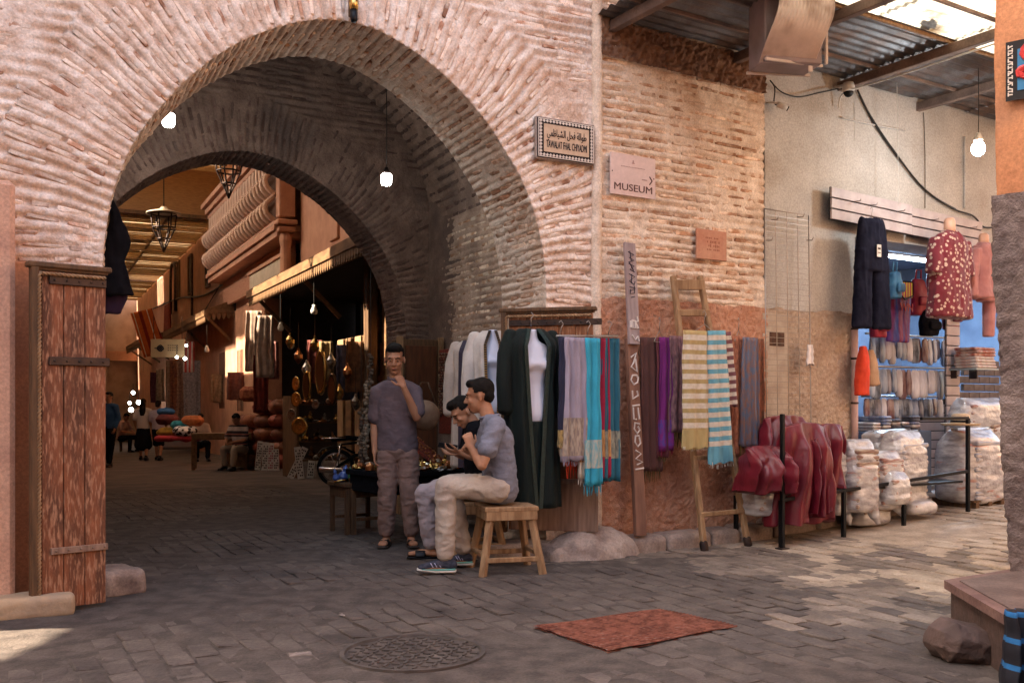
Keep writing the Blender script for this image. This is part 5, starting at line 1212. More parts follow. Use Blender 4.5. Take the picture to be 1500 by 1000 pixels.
TK=[trinket(k) for k in range(5)]; TKM={}
def scatter_trinkets(label,group,Ffn,n,mats,s=(.8,1.5)):
    for i in range(n):
        k=rg.randrange(5); m=rg.choice(mats); key=(k,m.name)
        if key not in TKM: c=TK[k].copy(); c.materials.append(m); TKM[key]=c
        o=link('trinket',TKM[key],None,None,Ffn(),(rg.uniform(-.3,.3),rg.uniform(-.3,.3),rg.random()*6)); o.scale=(rg.uniform(*s),)*3; tag(o,{'brass':'brass','copper':'copper','tarnished_silver':'silver coloured','bronze':'dark bronze'}.get(m.name,m.name.replace('_',' '))+' '+('little dish','slim vase','bangle','lidded pot','oval figurine')[k]+label,'trinket',group)
ex=V((math.cos(F1.a+R(8)),math.sin(F1.a+R(8)),0)); ey=V((-ex.y,ex.x,0)); ao=V((a.x,a.y,0))
m_copper=mat('copper',(.50,.22,.10),(.3,.12,.05),20,.3,metal=1); m_silver=mat('tarnished_silver',(.5,.47,.43),(.2,.18,.16),30,.3,metal=1)
scatter_trinkets(' among those heaped on the dark passage table','trinkets on the dark passage table',lambda: ao+ex*rg.uniform(-.62,.62)+ey*rg.uniform(-.34,.34)+V((0,0,.628)),150,[m_brass,m_brass,m_copper,m_silver])
# front little table with figurines (495-550)
c=gp(524,778); t2=thing('side_table','small dark four legged table carrying colourful figurines beside the motorcycle','table',c,F1.a+R(5))
MB().box((0,0,.47),(.46,.42,.04),None,.006).build('tabletop',m_wood,t2); MB().box((0,0,.40),(.42,.38,.10),None,.006).build('apron',m_wood,t2)
for x in(-.19,.19):
    for y in(-.17,.17): MB().box((x,y,.2),(.04,.04,.40),None,.004).build('leg',m_wood,t2)
for s_ in(-1,1): MB().box((0,s_*.17,.14),(.36,.03,.03),None,.003).build('stretcher',m_wood,t2)
scatter_trinkets(' on the side table next to the moped','figurines on the side table',lambda: c+V((rg.uniform(-.19,.19),rg.uniform(-.17,.17),.492)),26,[m_brass,m_copper,mat('red_glaze',(.45,.05,.02),rough=.3),mat('blue_glaze',(.05,.1,.3),rough=.3),mat('green_glaze',(.04,.2,.1),rough=.3)],(1,1.9))
# boards on the side wall with bead strings
def onS(px,py,off=.0):  # passage side wall
    for x in (2.17-off,): y,h=F1.hitx(px,py,x); return x+SH*y,y,h
x,y0_,h0=onS(678,515,.05); _,y1_,h1=onS(636,515,.05); _,_,hb_=onS(655,640,.05)
bd=thing('bead_board','red board hung with brown and red bead strings on the passage wall','board',F1.w(x,(y0_+y1_)/2,1.38),F1.a+PI/2)
Lb=abs(y1_-y0_)+.2; MB().box((0,0,0),(Lb,.03,.95),None,.004).build('backing',m_red_c,bd)
mb=MB(); mb2=MB(); rgb=random.Random(2)
for i in range(34):
    xx=-Lb/2+.06+(Lb-.12)*i/33; L0=rgb.uniform(.35,.75)
    k=0
    while k<L0: (mb if (i*7+int(k*40))%3 else mb2).ell((xx+rgb.uniform(-.006,.006),.03+.012*rgb.random(),.42-k),(.014,.014,.014),n=6,k=4); k+=.03
mb.build('bead_strings',mat('amber_beads',(.20,.05,.025),(.05,.02,.015),30,.3),bd,True,stuff=True); mb2.build('bead_tassels',mat('dark_beads',(.06,.02,.02),(.35,.25,.15),25,.3),bd,True,stuff=True)
tr=thing('red_tray','tilted red display tray of jewellery below the bead board','tray',F1.w(1.55,2.25,.80),(R(40),0,F1.a+R(60))); MB().box((0,0,0),(.85,.5,.03),None,.004).build('base',m_red_c,tr)
mb=MB()
for i in range(120): mb.tube([(-.4+.8*rgb.random(),-.22+.44*rgb.random(),.022)]+[],.01,5) if 0 else mb.ell((-.4+.8*rgb.random(),-.22+.44*rgb.random(),.024),(.016,.010,.008),n=6,k=4)
mb.build('jewellery',mat('copper',(.5,.2,.1)),tr,True,stuff=True)
# brown cabinet door and woven bag behind the standing man
cbp=F1.w(F1.hit(613,600,3.4)[0],3.4); cb_=thing('cabinet','tall red-brown cabinet with panelled door behind the standing man','cabinet',(cbp.x,cbp.y,0),F1.a); MB().box((0,.1,1.0),(.46,.3,1.95),None,.01).build('carcass',m_wood,cb_)
MB().box((0,-.065,1.0),(.38,.03,1.80),None,.006).build('door',mat('red_brown_door',(.13,.045,.02),(.08,.03,.015),4,.5,stretch=(6,6,1)),cb_); MB().ell((.13,-.1,1.05),(.02,.02,.02)).build('knob',m_brass,cb_,True)
MB().box((-.25,-.05,1.0),(.05,.1,2.0),None,.005).box((.25,-.05,1.0),(.05,.1,2.0),None,.005).build('frame',m_pine,cb_)
wbp=pt(622,608,8.9); bg_=thing('shoulder_bag','round tan leather bag hanging behind the standing man','bag',wbp,.1); MB().lathe([(.001,-.04),(.13,-.035),(.14,0),(.13,.035),(.001,.04)],24,m=Mx.Rotation(PI/2,3,'X')).build('pouch',mat('tan_leather',(.34,.20,.12),(.27,.15,.09),20,.6),bg_,True); MB().tube([(-.11,0,.08),(-.03,.02,.30),(.03,.02,.30),(.11,0,.08)],.007,6).build('strap',m_wood,bg_,True)
# hanging strips beside (necklaces) at 530-545 px: tall post with beads
for i,(px,py,L_s,lab) in enumerate(((536,560,.9,'strand of pale shells hanging in the passage next to the mauve t-shirt'),(543,520,.6,'dark openwork metal chain hanging beside the shell strand'),(529,600,.8,'string of brown beads and bells hanging near the motorcycle'))):
    p=pt(px,py,11.2); mb=MB(); k=0; r5=random.Random(i)
    while k<L_s: mb.ell((r5.uniform(-.02,.02),r5.uniform(-.02,.02),-k),(.028,.028,.024),n=7,k=5); k+=.035
    t=thing('bead_strand',lab,'necklace',p,0); mb.build('beads',mat('shells' if i==0 else 'dark_metal_beads',(.40,.32,.24) if i==0 else (.07,.05,.04),(.2,.14,.1),20,.5),t,True,stuff=True); MB().tube([(0,0,-L_s),(0,0,1.2)],.004,4).build('string',m_cable,t)
# black garments hanging at the near edge of the arch
p=pt(170,290,6.75); t=thing('hanging_coat','long black garment hanging in the arch opening above the door leaf','coat',(p.x,p.y,p.z),F1.a); 
me=remesh(MB().loft(loftprof([(.02,.03,.03,-.03),(-.08,.09,.07,-.01),(-.16,.10,.10,.0),(-.30,.17,.12,.01),(-.44,.15,.12,-.01),(-.68,.22,.12,.02)],30,.9,7,0)),.012,2,lambda P:.035*fbm(P*np.array([12,12,2.]),3,3)); link('coat_body',me,m_fabBlack,t,smooth=True)
me=remesh(MB().loft(loftprof([(-.55,.16,.08,.01,.06),(-.68,.16,.09,.0,.06),(-.80,.13,.07,-.03,.06)],30,.9,7,0)),.012,3,lambda P:.02*fbm(P*np.array([12,12,2.]),5,3)); link('sash',me,mat('dark_purple_cloth',(.020,.008,.03)),t,smooth=True)
MB().tube([(-.03,0,0),(-.03,.0,.12),(0,.0,.14)],.004,5).build('hook',m_wire,t,True)

# ---------------- maroon satin heap, rack legs ----------------
m_satin=mat('maroon_satin',(.17,.010,.022),(.11,.006,.015),3,.40,.004,16,spec=.5,stretch=(2,2,.8),speck=.05)
m_sack=mat('clear_plastic_sack',(.50,.49,.50),(.27,.25,.26),7,.35,.010,26,c3=(.40,.22,.19),s3=5,r3=(.60,.66),spec=.6,coat=.8,stretch=(1,1,3.2),bstretch=(1,1,1))
m_sack2=mat('pale_plastic_sack',(.55,.55,.56),(.33,.32,.33),6,.35,.012,24,spec=.6,coat=.8,c3=(.22,.19,.22),s3=4,r3=(.60,.68),stretch=(1,1,3.),bstretch=(1,1,1))
bench=thing('rack_bench','low black metal rack carrying plastic sacks and maroon satin along the wall','rack',FR.w(0,0),FR.a)
b0=hitd(1106,725,-.45); b1=hitd(1378,700,-.45); mb=MB(); zt=.42
for f_ in(0,.30,.62,1.0):
    for d in(-.75,-.22):
        x=b0.x+(b1.x-b0.x)*f_; g_=gz(*FR.w(x,d).xy); MB().bar((x,d,g_),(x,d,g_+ (.95 if f_==1.0 and d<-.5 else zt)),.035,.035,.003).build('leg',m_black,bench)
for d in(-.75,-.22): MB().bar((b0.x,d,gz(*FR.w(b0.x,d).xy)+zt),(b1.x,d,gz(*FR.w(b1.x,d).xy)+zt),.03,.03,.003).build('rail',m_black,bench)
x=b1.x; g_=gz(*FR.w(x,-.75).xy); MB().bar((x-.75,-.75,g_+.95),(x,-.75,g_+.95),.03,.03,.003).build('rail',m_black,bench)
MB().box(((b0.x+b1.x)/2,-.48,gz(*FR.w(2.8,-.5).xy)+zt-.03),(b1.x-b0.x-.1,.5,.02)).build('shelf_board',m_black,bench)
# black upright at 1145
c=hitd(1146,606,-.78); g_=gz(*FR.w(c.x,c.y).xy); t=thing('black_post','slim black upright bar in front of the maroon satin','post',FR.w(c.x,c.y),FR.a); MB().box((0,0,(g_+c.z)/2),(.034,.034,c.z-g_),None,.004).build('bar',m_black,t); MB().box((0,0,g_+.01),(.1,.08,.02),None,.004).build('base_plate',m_iron,t)
def satin(label,px,py,wpx,hpx,off,seed,th=.16,tilt=0,fl=0.,n=26):
    u,h=FR.hit(px,py,off); Z=FR.w(u,off).y; W=wpx/F*Z/.847; L=hpx/F*Z; r=random.Random(seed)
    mb=drape(W*.95,L,th*.42,2.2,.060,seed,fl+.22,60,140,sway=tilt*.12,top=.55)
    v=np.array(mb.v); t_=np.clip(-v[:,2]/L,0,1); v[:,0]+=W*tilt*t_; v[:,1]*=(.30+.70*np.clip(t_*4,0,1)); v[:,2]+=-.12*L*(np.abs(v[:,0]/W)*1.5)**2*np.exp(-t_*5)
    v[:,1]+=-.02+.022*(1-2.6*np.abs(fbm(np.stack([v[:,0]*5+t_*2.5,v[:,1]*2,v[:,2]*1.6+seed],-1),seed,2)))+.10*th*np.sin(t_*5+seed); v[:,2]+=.02*np.sin(v[:,0]*23+seed)*(t_>.98)
    mb.v=[tuple(p) for p in v]; me=mb.mesh()
    return tag(link('satin_cloth',me,m_satin,None,FR.w(u,off,h),FR.a,smooth=True),label,'cloth')
satin('bunched maroon satin cloth at the back of the rack, against the wire grid',1150,608,74,80,-.40,1,.30)
satin('maroon satin cloth slumped over the near end of the rack',1120,652,62,66,-.68,2,.30,.05)
satin('tall fold of maroon satin hanging down in front of the rack',1176,618,84,146,-.66,3,.22,-.03,.10)
satin('maroon satin cloth draped over the far end of the rack',1212,620,54,92,-.58,4,.24,-.22)
satin('narrow pinkish fold of maroon satin between the larger drapes',1198,640,26,112,-.72,6,.10,-.1)
# ---------------- plastic sacks ----------------
def sackmesh(w_,h,d,seed,neck=True,tip=False):
    rows=[(0,w_*.80,d*.8),(.04*h,w_*.98,d),(.35*h,w_*1.03,d*1.06),(.75*h,w_*.98,d),(.88*h,w_*.90,d*.8),(h,w_*.82,d*.42)]
    mb=MB().loft(loftprof(rows,36,.62,7,0,seed,5))
    if tip: mb.chain([(w_*.3,-d*.3,.03*h),(w_*.42,-d*.42,-.16*h)],[.09*w_+.02,.012],n=8)
    return remesh(mb,.015,2,lambda P:.016*(1-2*np.abs(fbm(P*np.array([2.5,2.5,9.])+seed,seed,2)))+.004*(1-2*np.abs(fbm(P*np.array([8,8,20])+seed,seed+2,2))))
SKN=0
def sack(label,px,pyb,wpx,hpx,off,m=None,tip=False,dep=.3,name='plastic_sack'):
    global SKN; SKN+=1
    u,h=FR.hit(px,pyb,off); Z=FR.w(u,off).y; W=wpx/F*Z/.847; H=hpx/F*Z
    me=sackmesh(W,H,dep,SKN,tip=tip); t=thing(name,label,'sack',FR.w(u,off,h),FR.a+random.Random(SKN).uniform(-.15,.15),'clear plastic sacks of folded clothes')
    link('filled_bag',me,m or m_sack,t,smooth=True)
    # knotted / folded mouth
    mb=MB().loft(loftprof([(H*.96,W*.78,dep*.34,0,0,.1),(H*1.03,W*.86,dep*.16,.01,0,.18)],30,.7,13,.1,SKN,3)); mb.build('sack_mouth',m_sack2,t,True)
    r=random.Random(SKN); fb=MB()
    for i in range(int(5+H*14)):
        z=.06+i*.055
        if z>H*.86: break
        fb.box((r.uniform(-.02,.02),-dep*.36,z),(W*.80,dep*.30,.045),Mx.Rotation(r.uniform(-.06,.06),3,'Y'),.012)
    fb.build('folded_clothes',mat('folded_clothes_%d'%(SKN%4),[(.45,.40,.38),(.36,.22,.18),(.30,.33,.40),(.42,.36,.28)][SKN%4],[(.25,.1,.08),(.5,.42,.38),(.5,.45,.42),(.22,.12,.1)][SKN%4],9,.8,stretch=(1,1,6)),t)
    return t
sack('grey plastic sack lying at the near end of the rack under the maroon satin',1120,752,60,42,-.50,m_sack2,dep=.35)
sack('narrow clear sack squeezed between the maroon satin and the next sack',1225,752,30,100,-.55,m_sack2,True,dep=.2)
sack('upright clear sack with pointed corner at the edge of the satin',1254,748,46,102,-.62,None,True)
sack('clear sack slumped behind, leaning against the tall white one',1292,742,46,80,-.58,None,True)
sack('lower clear sack in front of the leaning one',1303,738,40,50,-.66,m_sack2)
sack('large white clear sack tied open beside the black frame',1322,735,66,102,-.50,m_sack2,True)
sack('flattened clear bag lying on the paving under the rack',1270,765,60,24,-.50,m_sack2,dep=.24)
sack('clear bag on the paving beside the last rack leg',1345,750,44,18,-.62,m_sack2,dep=.2)
sack('pale clear sack spilling over behind the two upright ones',1300,662,70,32,-.30,m_sack2,dep=.3)
sack('huge bulging clear sack of packed socks under the straw hat',1420,733,80,104,-.45,None,False,dep=.5)
sack('clear sack leaning behind the huge one, darker clothes inside',1452,702,50,96,-.15,m_sack2,dep=.3)
sack('upper clear sack lying across the pile',1432,626,86,42,-.12,m_sack2,dep=.3)
# pallet
c=hitd(1418,744,-.45); g_=c.z; t=thing('pallet','small wooden pallet under the huge clear sack','pallet',FR.w(c.x,c.y,gz(*FR.w(c.x,c.y).xy)),FR.a)
for i in range(4): link('slat',MB().box((0,0,0),(.55,.09,.02),None,.003).mesh(),m_wood,t,(0,-.2+i*.13,.07))
for s_ in(-1,0,1): link('bearer',MB().box((0,0,0),(.06,.5,.06),None,.003).mesh(),m_wood,t,(s_*.22,0,.03))
# straw hat
c=hitd(1407,624,-.62); t=thing('straw_hat','cream straw hat with dark band on top of the huge clear sack','hat',FR.w(c.x,c.y,c.z),FR.a)
mh=mat('straw',(.56,.42,.28),(.46,.33,.21),50,.8,.002,90); MB().lathe([(.001,.125),(.06,.13),(.085,.115),(.092,.06),(.10,.03),(.17,.018),(.19,.03),(.188,.022),(.17,.008),(.10,.015),(.001,.012)],28).build('crown',mh,t,True); MB().lathe([(.096,.028),(.098,.045),(.094,.062),(.090,.06),(.09,.028)],28).build('hat_band',m_black,t,True)
# ---------------- garments outside the shop ----------------
m_navy=mat('navy_cloth',(.007,.008,.018),(.012,.013,.026),12,.95,spec=.08)
def hanging_on_wall(name,label,cat,px,py,off,rz=0,group=None): c=hitd(px,py,off); return thing(name,label,cat,FR.w(c.x,c.y,c.z),FR.a+rz,group),c
t,c=hanging_on_wall('trousers','wide navy blue trousers with a white price tag hanging from the slotted board','trousers',1277,320,-.30)
hem=hitd(1277,480,-.30).z; L=c.z-hem; W=70/F*10/.85
def clothmesh(rows_list,vox=.011,seed=0,amp=.014,st=(9,9,2.)):
    mb=MB()
    for rows in rows_list: mb.loft(loftprof(rows,34,.8,9,0,seed,5))
    return remesh(mb,vox,3,lambda P:amp*(1-2*np.abs(fbm(P*np.array(st)+seed,seed,3)))+.004*fbm(P*30,seed,2))
link('trousers_cloth',clothmesh([[(0,W*.55,.05),(-.05,W*.62,.09),(-.3*L,W*.74,.11),(-.48*L,W*.84,.12)],[(-.30*L,W*.34,.10,-W*.2),(-L,W*.42,.08,-W*.26)],[(-.30*L,W*.34,.10,W*.2),(-L,W*.42,.08,W*.26)]],seed=3),m_navy,t,smooth=True)
MB().box((.0,-.085,-.33),(.062,.004,.12)).build('price_tag',m_white,t); MB().box((0,-.089,-.31),(.04,.002,.02)).box((0,-.089,-.35),(.04,.002,.008)).build('tag_print',m_iron,t); hanger(t,.3,m_wire)
m_floral=mat('maroon_floral',(.17,.012,.022),(.13,.01,.018),9,.8,voro=(21,(.50,.34,.26),.30),sheen=.2)
t,c=hanging_on_wall('floral_dress','maroon blouse with cream flower print on a hanging torso form','dress',1391,338,-.34)
hem=hitd(1391,465,-.34).z; L=c.z-hem; Z_=FR.w(c.x,c.y).y; W=68/F*Z_/.85
link('dress_cloth',clothmesh([[(0,.14,.10),(-.06,W*.62,.17),(-.16*L,W*.80,.22),(-.5*L,W*.92,.24),(-L,W*1.12,.26)],[(-.10,.14,.13,W*.40),(-.5*L,.17,.14,W*.5)],[(-.10,.14,.13,-W*.38),(-.5*L,.17,.14,-W*.46)]],seed=5),m_floral,t,smooth=True)
MB().lathe([(.055,-.03),(.06,.03),(.058,.10),(.04,.13),(.001,.135)],16).build('mannequin_neck',m_skinman,t,True)
m_pinkc=mat('dusty_pink_cloth',(.42,.17,.15),(.34,.13,.12),10,.85,sheen=.2)
t,c=hanging_on_wall('mannequin_outfit','dusty pink long sleeved top and leggings on a hanging torso form beside the floral blouse','outfit',1441,356,-.30)
hem=hitd(1441,437,-.30).z; L=c.z-hem; W=42/F*Z_/.85
link('top_cloth',clothmesh([[(0,.12,.10),(-.05,W*.7,.17),(-.3*L,W*.86,.20),(-.7*L,W*.80,.18),(-L,W*1.0,.22)],[(-.08,.12,.12,-W*.46),(-.6*L,.11,.11,-W*.62),(-.98*L,.10,.10,-W*.60)],[(-.08,.12,.12,W*.46),(-.9*L,.11,.11,W*.56)]],seed=8),m_pinkc,t,smooth=True)
MB().lathe([(.05,-.03),(.055,.03),(.052,.08),(.035,.105),(.001,.11)],16).build('mannequin_neck',m_skinman,t,True)
hm2=hitd(1441,492,-.30).z-c.z
link('leggings',clothmesh([[(-L*.8,.20,.16,.03),(-L*1.05,.24,.17,.03)],[(-L,.13,.13,.10),(hm2,.11,.10,.09)]],seed=9,amp=.008),m_pinkc,t,smooth=True)
t,c=hanging_on_wall('hanging_shorts','scarlet folded garment hanging by the pink pipe post','garment',1264,508,-.22); link('garment_cloth',clothmesh([[(0,.06,.06),(-.1,.11,.09),(-.48,.16,.10,-.02)]],seed=11),MATS['scarlet'],t,smooth=True)
t,c=hanging_on_wall('hanging_shorts','camel coloured garment hanging behind the scarlet one','garment',1275,512,-.12); link('garment_cloth',clothmesh([[(0,.06,.06),(-.1,.12,.09),(-.36,.18,.10,.03)]],seed=12),mat('camel_cloth',(.42,.26,.16),(.34,.21,.13),9,.9),t,smooth=True)

# ---------------- inside the sock shop ----------------
FS=FR; ub=3.42
def shopthing(name,label,cat,u,d,z,rz=0,group=None): return thing(name,label,cat,FR.w(u,d,z),FR.a+rz,group)
def hs(px,py,d): u,h=FR.hit(px,py,d); return u,h
# tube light
u,h=hs(1335,377,1.2); t=shopthing('tube_light','lit white tube light on the shop ceiling','lamp',u,1.3,3.10); MB().tube([(-.5,0,0),(.5,0,0)],.022,10).build('tube',mat('lit_tube',(1,1,1),emit=(.62,.80,1),es=14),t,True); MB().box((0,0,.035),(1.08,.06,.03)).build('batten',m_white,t)
l=bpy.data.lights.new('tube_glow','AREA'); l.shape='RECTANGLE'; l.size=1.0; l.size_y=.08; l.energy=36; l.color=(.35,.62,1); lo=bpy.data.objects.new('tube_glow',l); col.objects.link(lo); lo.parent=t; lo.location=(0,0,-.05)
# back slotted wall and the pillar of slotted wall
def slatwall(label,u0,u1,d,z0,z1,k,rz=0):
    t=shopthing('slotted_wall',label,'wall panel',u0,d,0,rz); n=int((z1-z0)/k)
    for i in range(n): link('slat',MB().box((0,0,0),(u1-u0,.02,k-.012),None,.002).mesh() if i==0 else bpy.data.meshes['sl_'+label[:20]],m_slat,t,((u1-u0)/2,0,z0+k*(i+.5))); 
    return t
def slatwall(label,u0,u1,d,z0,z1,k,rz=0):
    t=shopthing('slotted_wall',label,'wall panel',u0,d,0,rz); n=int((z1-z0)/k); me=MB().box((0,0,0),(u1-u0,.02,k-.012),None,.002).mesh()
    for i in range(n): link('slat',me,m_slat,t,((u1-u0)/2,0,z0+k*(i+.5)))
    MB().box(((u1-u0)/2,.016,(z0+z1)/2),(u1-u0,.01,z1-z0)).build('groove_back',m_black,t); return t
ua,_=hs(1386,560,.25); uc,_=hs(1405,560,.25)
slatwall('upright strip of lilac slotted wall between the socks and the folded shirts',ua,uc,.25,.3,2.4,.115)
ud,_=hs(1350,700,.7); ue,_=hs(1398,700,.7); slatwall('low lilac slotted wall behind the huge sack',ud,ue,.75,.25,1.3,.11)
slatwall('rear slotted wall deep inside the lit shop',3.5,6.0,2.45,.3,3.1,.16)
m_brk2=mat('grey_block',(.16,.13,.12),(.11,.09,.085),8,.9)
uf,_=hs(1408,560,.45); wl=shopthing('block_wall','dark grey block wall below the shelf of folded shirts','wall',uf,.45,0)
r=random.Random(3)
for i in range(17):
    for j in range(4): link('block',MB().box((0,0,0),(.20,.05,.085),None,.006).mesh() if (i==0 and j==0) else bpy.data.objects['block'].data,m_brk2,wl,(.02+.21*j+(.1 if i%2 else 0),0,.2+.095*i))
# racks of socks
def plast(i): 
    cs=[((.32,.36,.42),(.12,.16,.24)),((.03,.035,.05),(.22,.25,.30)),((.22,.21,.24),(.06,.06,.08)),((.50,.51,.55),(.33,.32,.36)),((.05,.09,.17),(.30,.34,.40)),((.10,.03,.03),(.22,.16,.17))]
    return mat('sock_pack_%d'%i,cs[i][0],cs[i][1],14,.35,.004,20,stretch=(1,1,.4),rnd=.2)
def pack(mb,w_,h,d,r): 
    return mb.loft(loftprof([(-.02,w_*.5,.01),(-.05,w_*.9,.02),(-h*.55,w_*.96,d),(-h*.9,w_*.9,d*.9),(-h,w_*.55,d*.5)],16,.7,5,0,r.randrange(9),2))
r=random.Random(21); PM=[]
for k in range(6):
    for i in range(2):
        mb=MB(); pack(mb,.13,.30,.05,r); me=mb.mesh('pack'); me.materials.append(plast(k)); 
        me.polygons.foreach_set('use_smooth',np.ones(len(me.polygons),bool)); PM.append(me)
rows=((1268,1384,488,.55,'upper','upper rod just below the club shirt'),(1268,1386,536,.42,'middle','middle rod of the lit shop'),(1262,1380,580,.50,'lower','lower rod above the folded stacks'))
for pa_,pb_,py,d,nm,wh in rows:
    u0,h=hs(pa_,py,d); u1,_=hs(pb_,py,d); rod=shopthing('display_rod','metal rod with sock packs, '+wh,'rod',u0,d,h); MB().tube([(0,0,0),(u1-u0,0,0)],.012,8).build('bar',m_wire,rod,True)
    n=int((u1-u0)/.095)
    for i in range(n):
        me=PM[r.randrange(len(PM))] if nm!='middle' or i<n*.5 else PM[6]
        o=bpy.data.objects.new('sock_pack',me); col.objects.link(o); o.location=FR.w(u0+.05+i*.095,d-.03+r.uniform(-.02,.02),h-.005); o.rotation_euler=(0,0,FR.a+r.uniform(-.25,.25)); s=r.uniform(.85,1.15); o.scale=(s,s,s*{'upper':1.0,'middle':1.05,'lower':.85}[nm])
        tag(o,['light','dark','grey','white','blue','brown'][PM.index(me)//2]+' sock pack, '+('first','second','third','fourth','fifth','sixth','seventh','eighth','ninth','tenth','eleventh','twelfth','thirteenth','fourteenth','fifteenth','sixteenth')[min(i,15)]+' from the pipe post on the '+nm+' rod','sock pack','sock packs on the '+nm+' rod')
# club shirt
u,h=hs(1318,412,.35); t=shopthing('club_shirt','blue and red club shirt with yellow and red striped crest hung in the shop','shirt',u,.35,h)
hL=h-hs(1318,500,.35)[1]; link('shirt_cloth',clothmesh([[(0,.30,.04),(-.1,.36,.06),(-hL,.36,.08,-.04)]],seed=14),mat('club_blue',(.015,.06,.30),(.25,.02,.05),3,.6,stretch=(5,1,.4)),t,smooth=True)
mb=MB(); 
for i in range(5): mb.box((-.06+i*.045,-.065,-.10),(.022,.006,.17))
mb.build('yellow_stripes',mat('club_yellow',(.62,.42,.03),rough=.5),t); mb=MB()
for i in range(4): mb.box((-.0375+i*.045,-.064,-.10),(.022,.006,.17))
mb.build('red_stripes',mat('club_red',(.45,.02,.03),rough=.5),t)
mb=MB().tube([(-.09,-.066,-.01),(-.09,-.066,-.15),(0,-.068,-.21),(.14,-.066,-.16),(.14,-.066,-.01),(-.09,-.066,-.01)],.009,5); mb.build('crest_outline',m_black,t)
link('lettering',textmesh('WN',.13,.003),mat('club_red'  ,(.4,0,0)),t,(.02,-.075,-.30),(PI/2,0,0))
# bags
for i,(px,py,w_,hh,mm,lab) in enumerate(((1347,408,.26,.42,mat('crimson_bag',(.28,.012,.03),(.2,.01,.02),8,.6),'crimson backpack hanging beside the club shirt'),(1362,392,.20,.30,mat('crimson_bag',(.2,0,0)),'smaller crimson bag above the black one'),(1345,455,.30,.30,m_fabBlack,'black quilted bag hanging over the crimson backpack'),(1368,440,.26,.36,mat('wine_bag',(.14,.01,.02),(.1,.01,.02),8,.6),'wine red bag at the end of the bag row'),(1275,455,.22,.30,mat('crimson_bag',(.2,0,0)),'red bag seen between the legs of the navy trousers'),(1290,400,.16,.3,mat('sky_bag',(.08,.25,.38),(.05,.16,.28),8,.5),'small sky blue bag behind the navy trousers'))):
    u,h=hs(px,py,.38+.05*i%.2); t=shopthing('bag',lab,'bag',u,.40-.03*i,h); me=remesh(MB().loft(loftprof([(0,w_*.5,.05),(-.08*hh,w_*.8,.10),(-.5*hh,w_,.15),(-hh,w_*.9,.13)],28,.7,5,0,i,4)),.014,3,lambda P:.008*fbm(P*14,i,3)); link('bag_body',me,mm,t,smooth=True)
    MB().tube([(-w_*.2,0,-.03),(-w_*.16,-.01,.10),(w_*.16,-.01,.10),(w_*.2,0,-.03)],.010,6).build('strap',mm,t,True)
    MB().chain([(-w_*.28,-.085,-hh*.62),(w_*.28,-.085,-hh*.62)],[(.02,.05),(.02,.05)],xd=V((0,1,0))).build('pocket',mm,t,True)
# folded shirts on shelves
def stack(label,u,d,z,n,w_,dp,pal,rz=0,shelf=None):
    t=shopthing('folded_stack',label,'folded clothes',u,d,z,rz); r=random.Random(int(u*100)+n)
    for i in range(n):
        m=r.choice(pal); link('folded_item',MB().box((0,0,0),(w_*r.uniform(.93,1.03),dp*r.uniform(.95,1.02),.032),Mx.Rotation(r.uniform(-.04,.04),3,'Z'),.012).mesh(),m,t,(r.uniform(-.01,.01),r.uniform(-.01,.01),.017+.034*i),smooth=False)
    return t
pal=[mat('fold_white',(.55,.52,.48),(.45,.3,.26),12,.7),mat('fold_red',(.35,.10,.07),(.5,.42,.38),12,.7),mat('fold_blue',(.12,.16,.28),(.4,.4,.42),12,.7),mat('fold_dark',(.06,.06,.08),(.2,.2,.22),12,.7)]
u,h=hs(1437,541,.0); sf=shopthing('shelf','thin glass shelf below the stack of folded shirts','shelf',u,.08,h); MB().box((0,0,0),(.50,.36,.02),None,.003).build('board',mat('shelf_glass',(.25,.30,.30),rough=.15),sf); MB().box((-.2,.14,-.05),(.02,.10,.10)).box((.2,.14,-.05),(.02,.10,.10)).build('bracket',m_iron,sf)
stack('pile of folded patterned shirts in plastic on the glass shelf',u-.03,.05,h+.01,7,.40,.28,pal[:3])
u0,h=hs(1268,632,.40); u1,_=hs(1352,632,.40); cn=shopthing('shop_counter','low shop counter with folded stacks behind the clear sacks','counter',(u0+u1)/2,.62,0); MB().box((0,0,h/2),(u1-u0+.1,.6,h),None,.01).build('body',m_shopw,cn)
for i in range(5): stack('folded dark and blue clothes on the low counter','' and 0 or u0+.08+i*.17,.50,h,3+i%3,.15,.4,[pal[2],pal[3],pal[0]]) if False else tag(stack('short pile of folded clothes on the low shop counter',u0+.08+i*.17,.50,h,3+(i*2)%3,.15,.4,[pal[2],pal[3],pal[0]]),group='piles on the low shop counter')
# ---------------- rug, drain cover, litter ----------------
m_rug=mat('worn_red_rug',(.22,.06,.04),(.13,.038,.028),30,.95,.003,80,stretch=(1,9,1),c3=(.30,.20,.16),s3=6,r3=(.54,.62))
qa=[gp(785,921),gp(893,958),gp(1082,921),gp(965,896)]; cen=sum(qa,V())/4
n=26; P=[]; 
for lay_ in(1,0):
    for i in range(n):
        for j in range(n):
            s,t_=i/(n-1),j/(n-1); p=qa[0]*(1-s)*(1-t_)+qa[1]*s*(1-t_)+qa[2]*s*t_+qa[3]*(1-s)*t_; e=.02*vn(np.array([[s*9,t_*9,2.]]),4)[0]
            z=.012*lay_+.004+.006*float(vn(np.array([[s*5,t_*5,0.]]),8)[0])*.7+.003; P.append((p.x-cen.x+(e if s in(0,1) else 0),p.y-cen.y+(e if t_ in (0,1) else 0),z))
Q=gridq(n,n); allq=np.concatenate([Q,Q[:,::-1]+n*n])
o=link('rug',npmesh('rug',P,allq),m_rug,None,(cen.x,cen.y,0),0,smooth=True); tag(o,'worn red flat woven rug lying on the paving in front of the guard stone','rug')
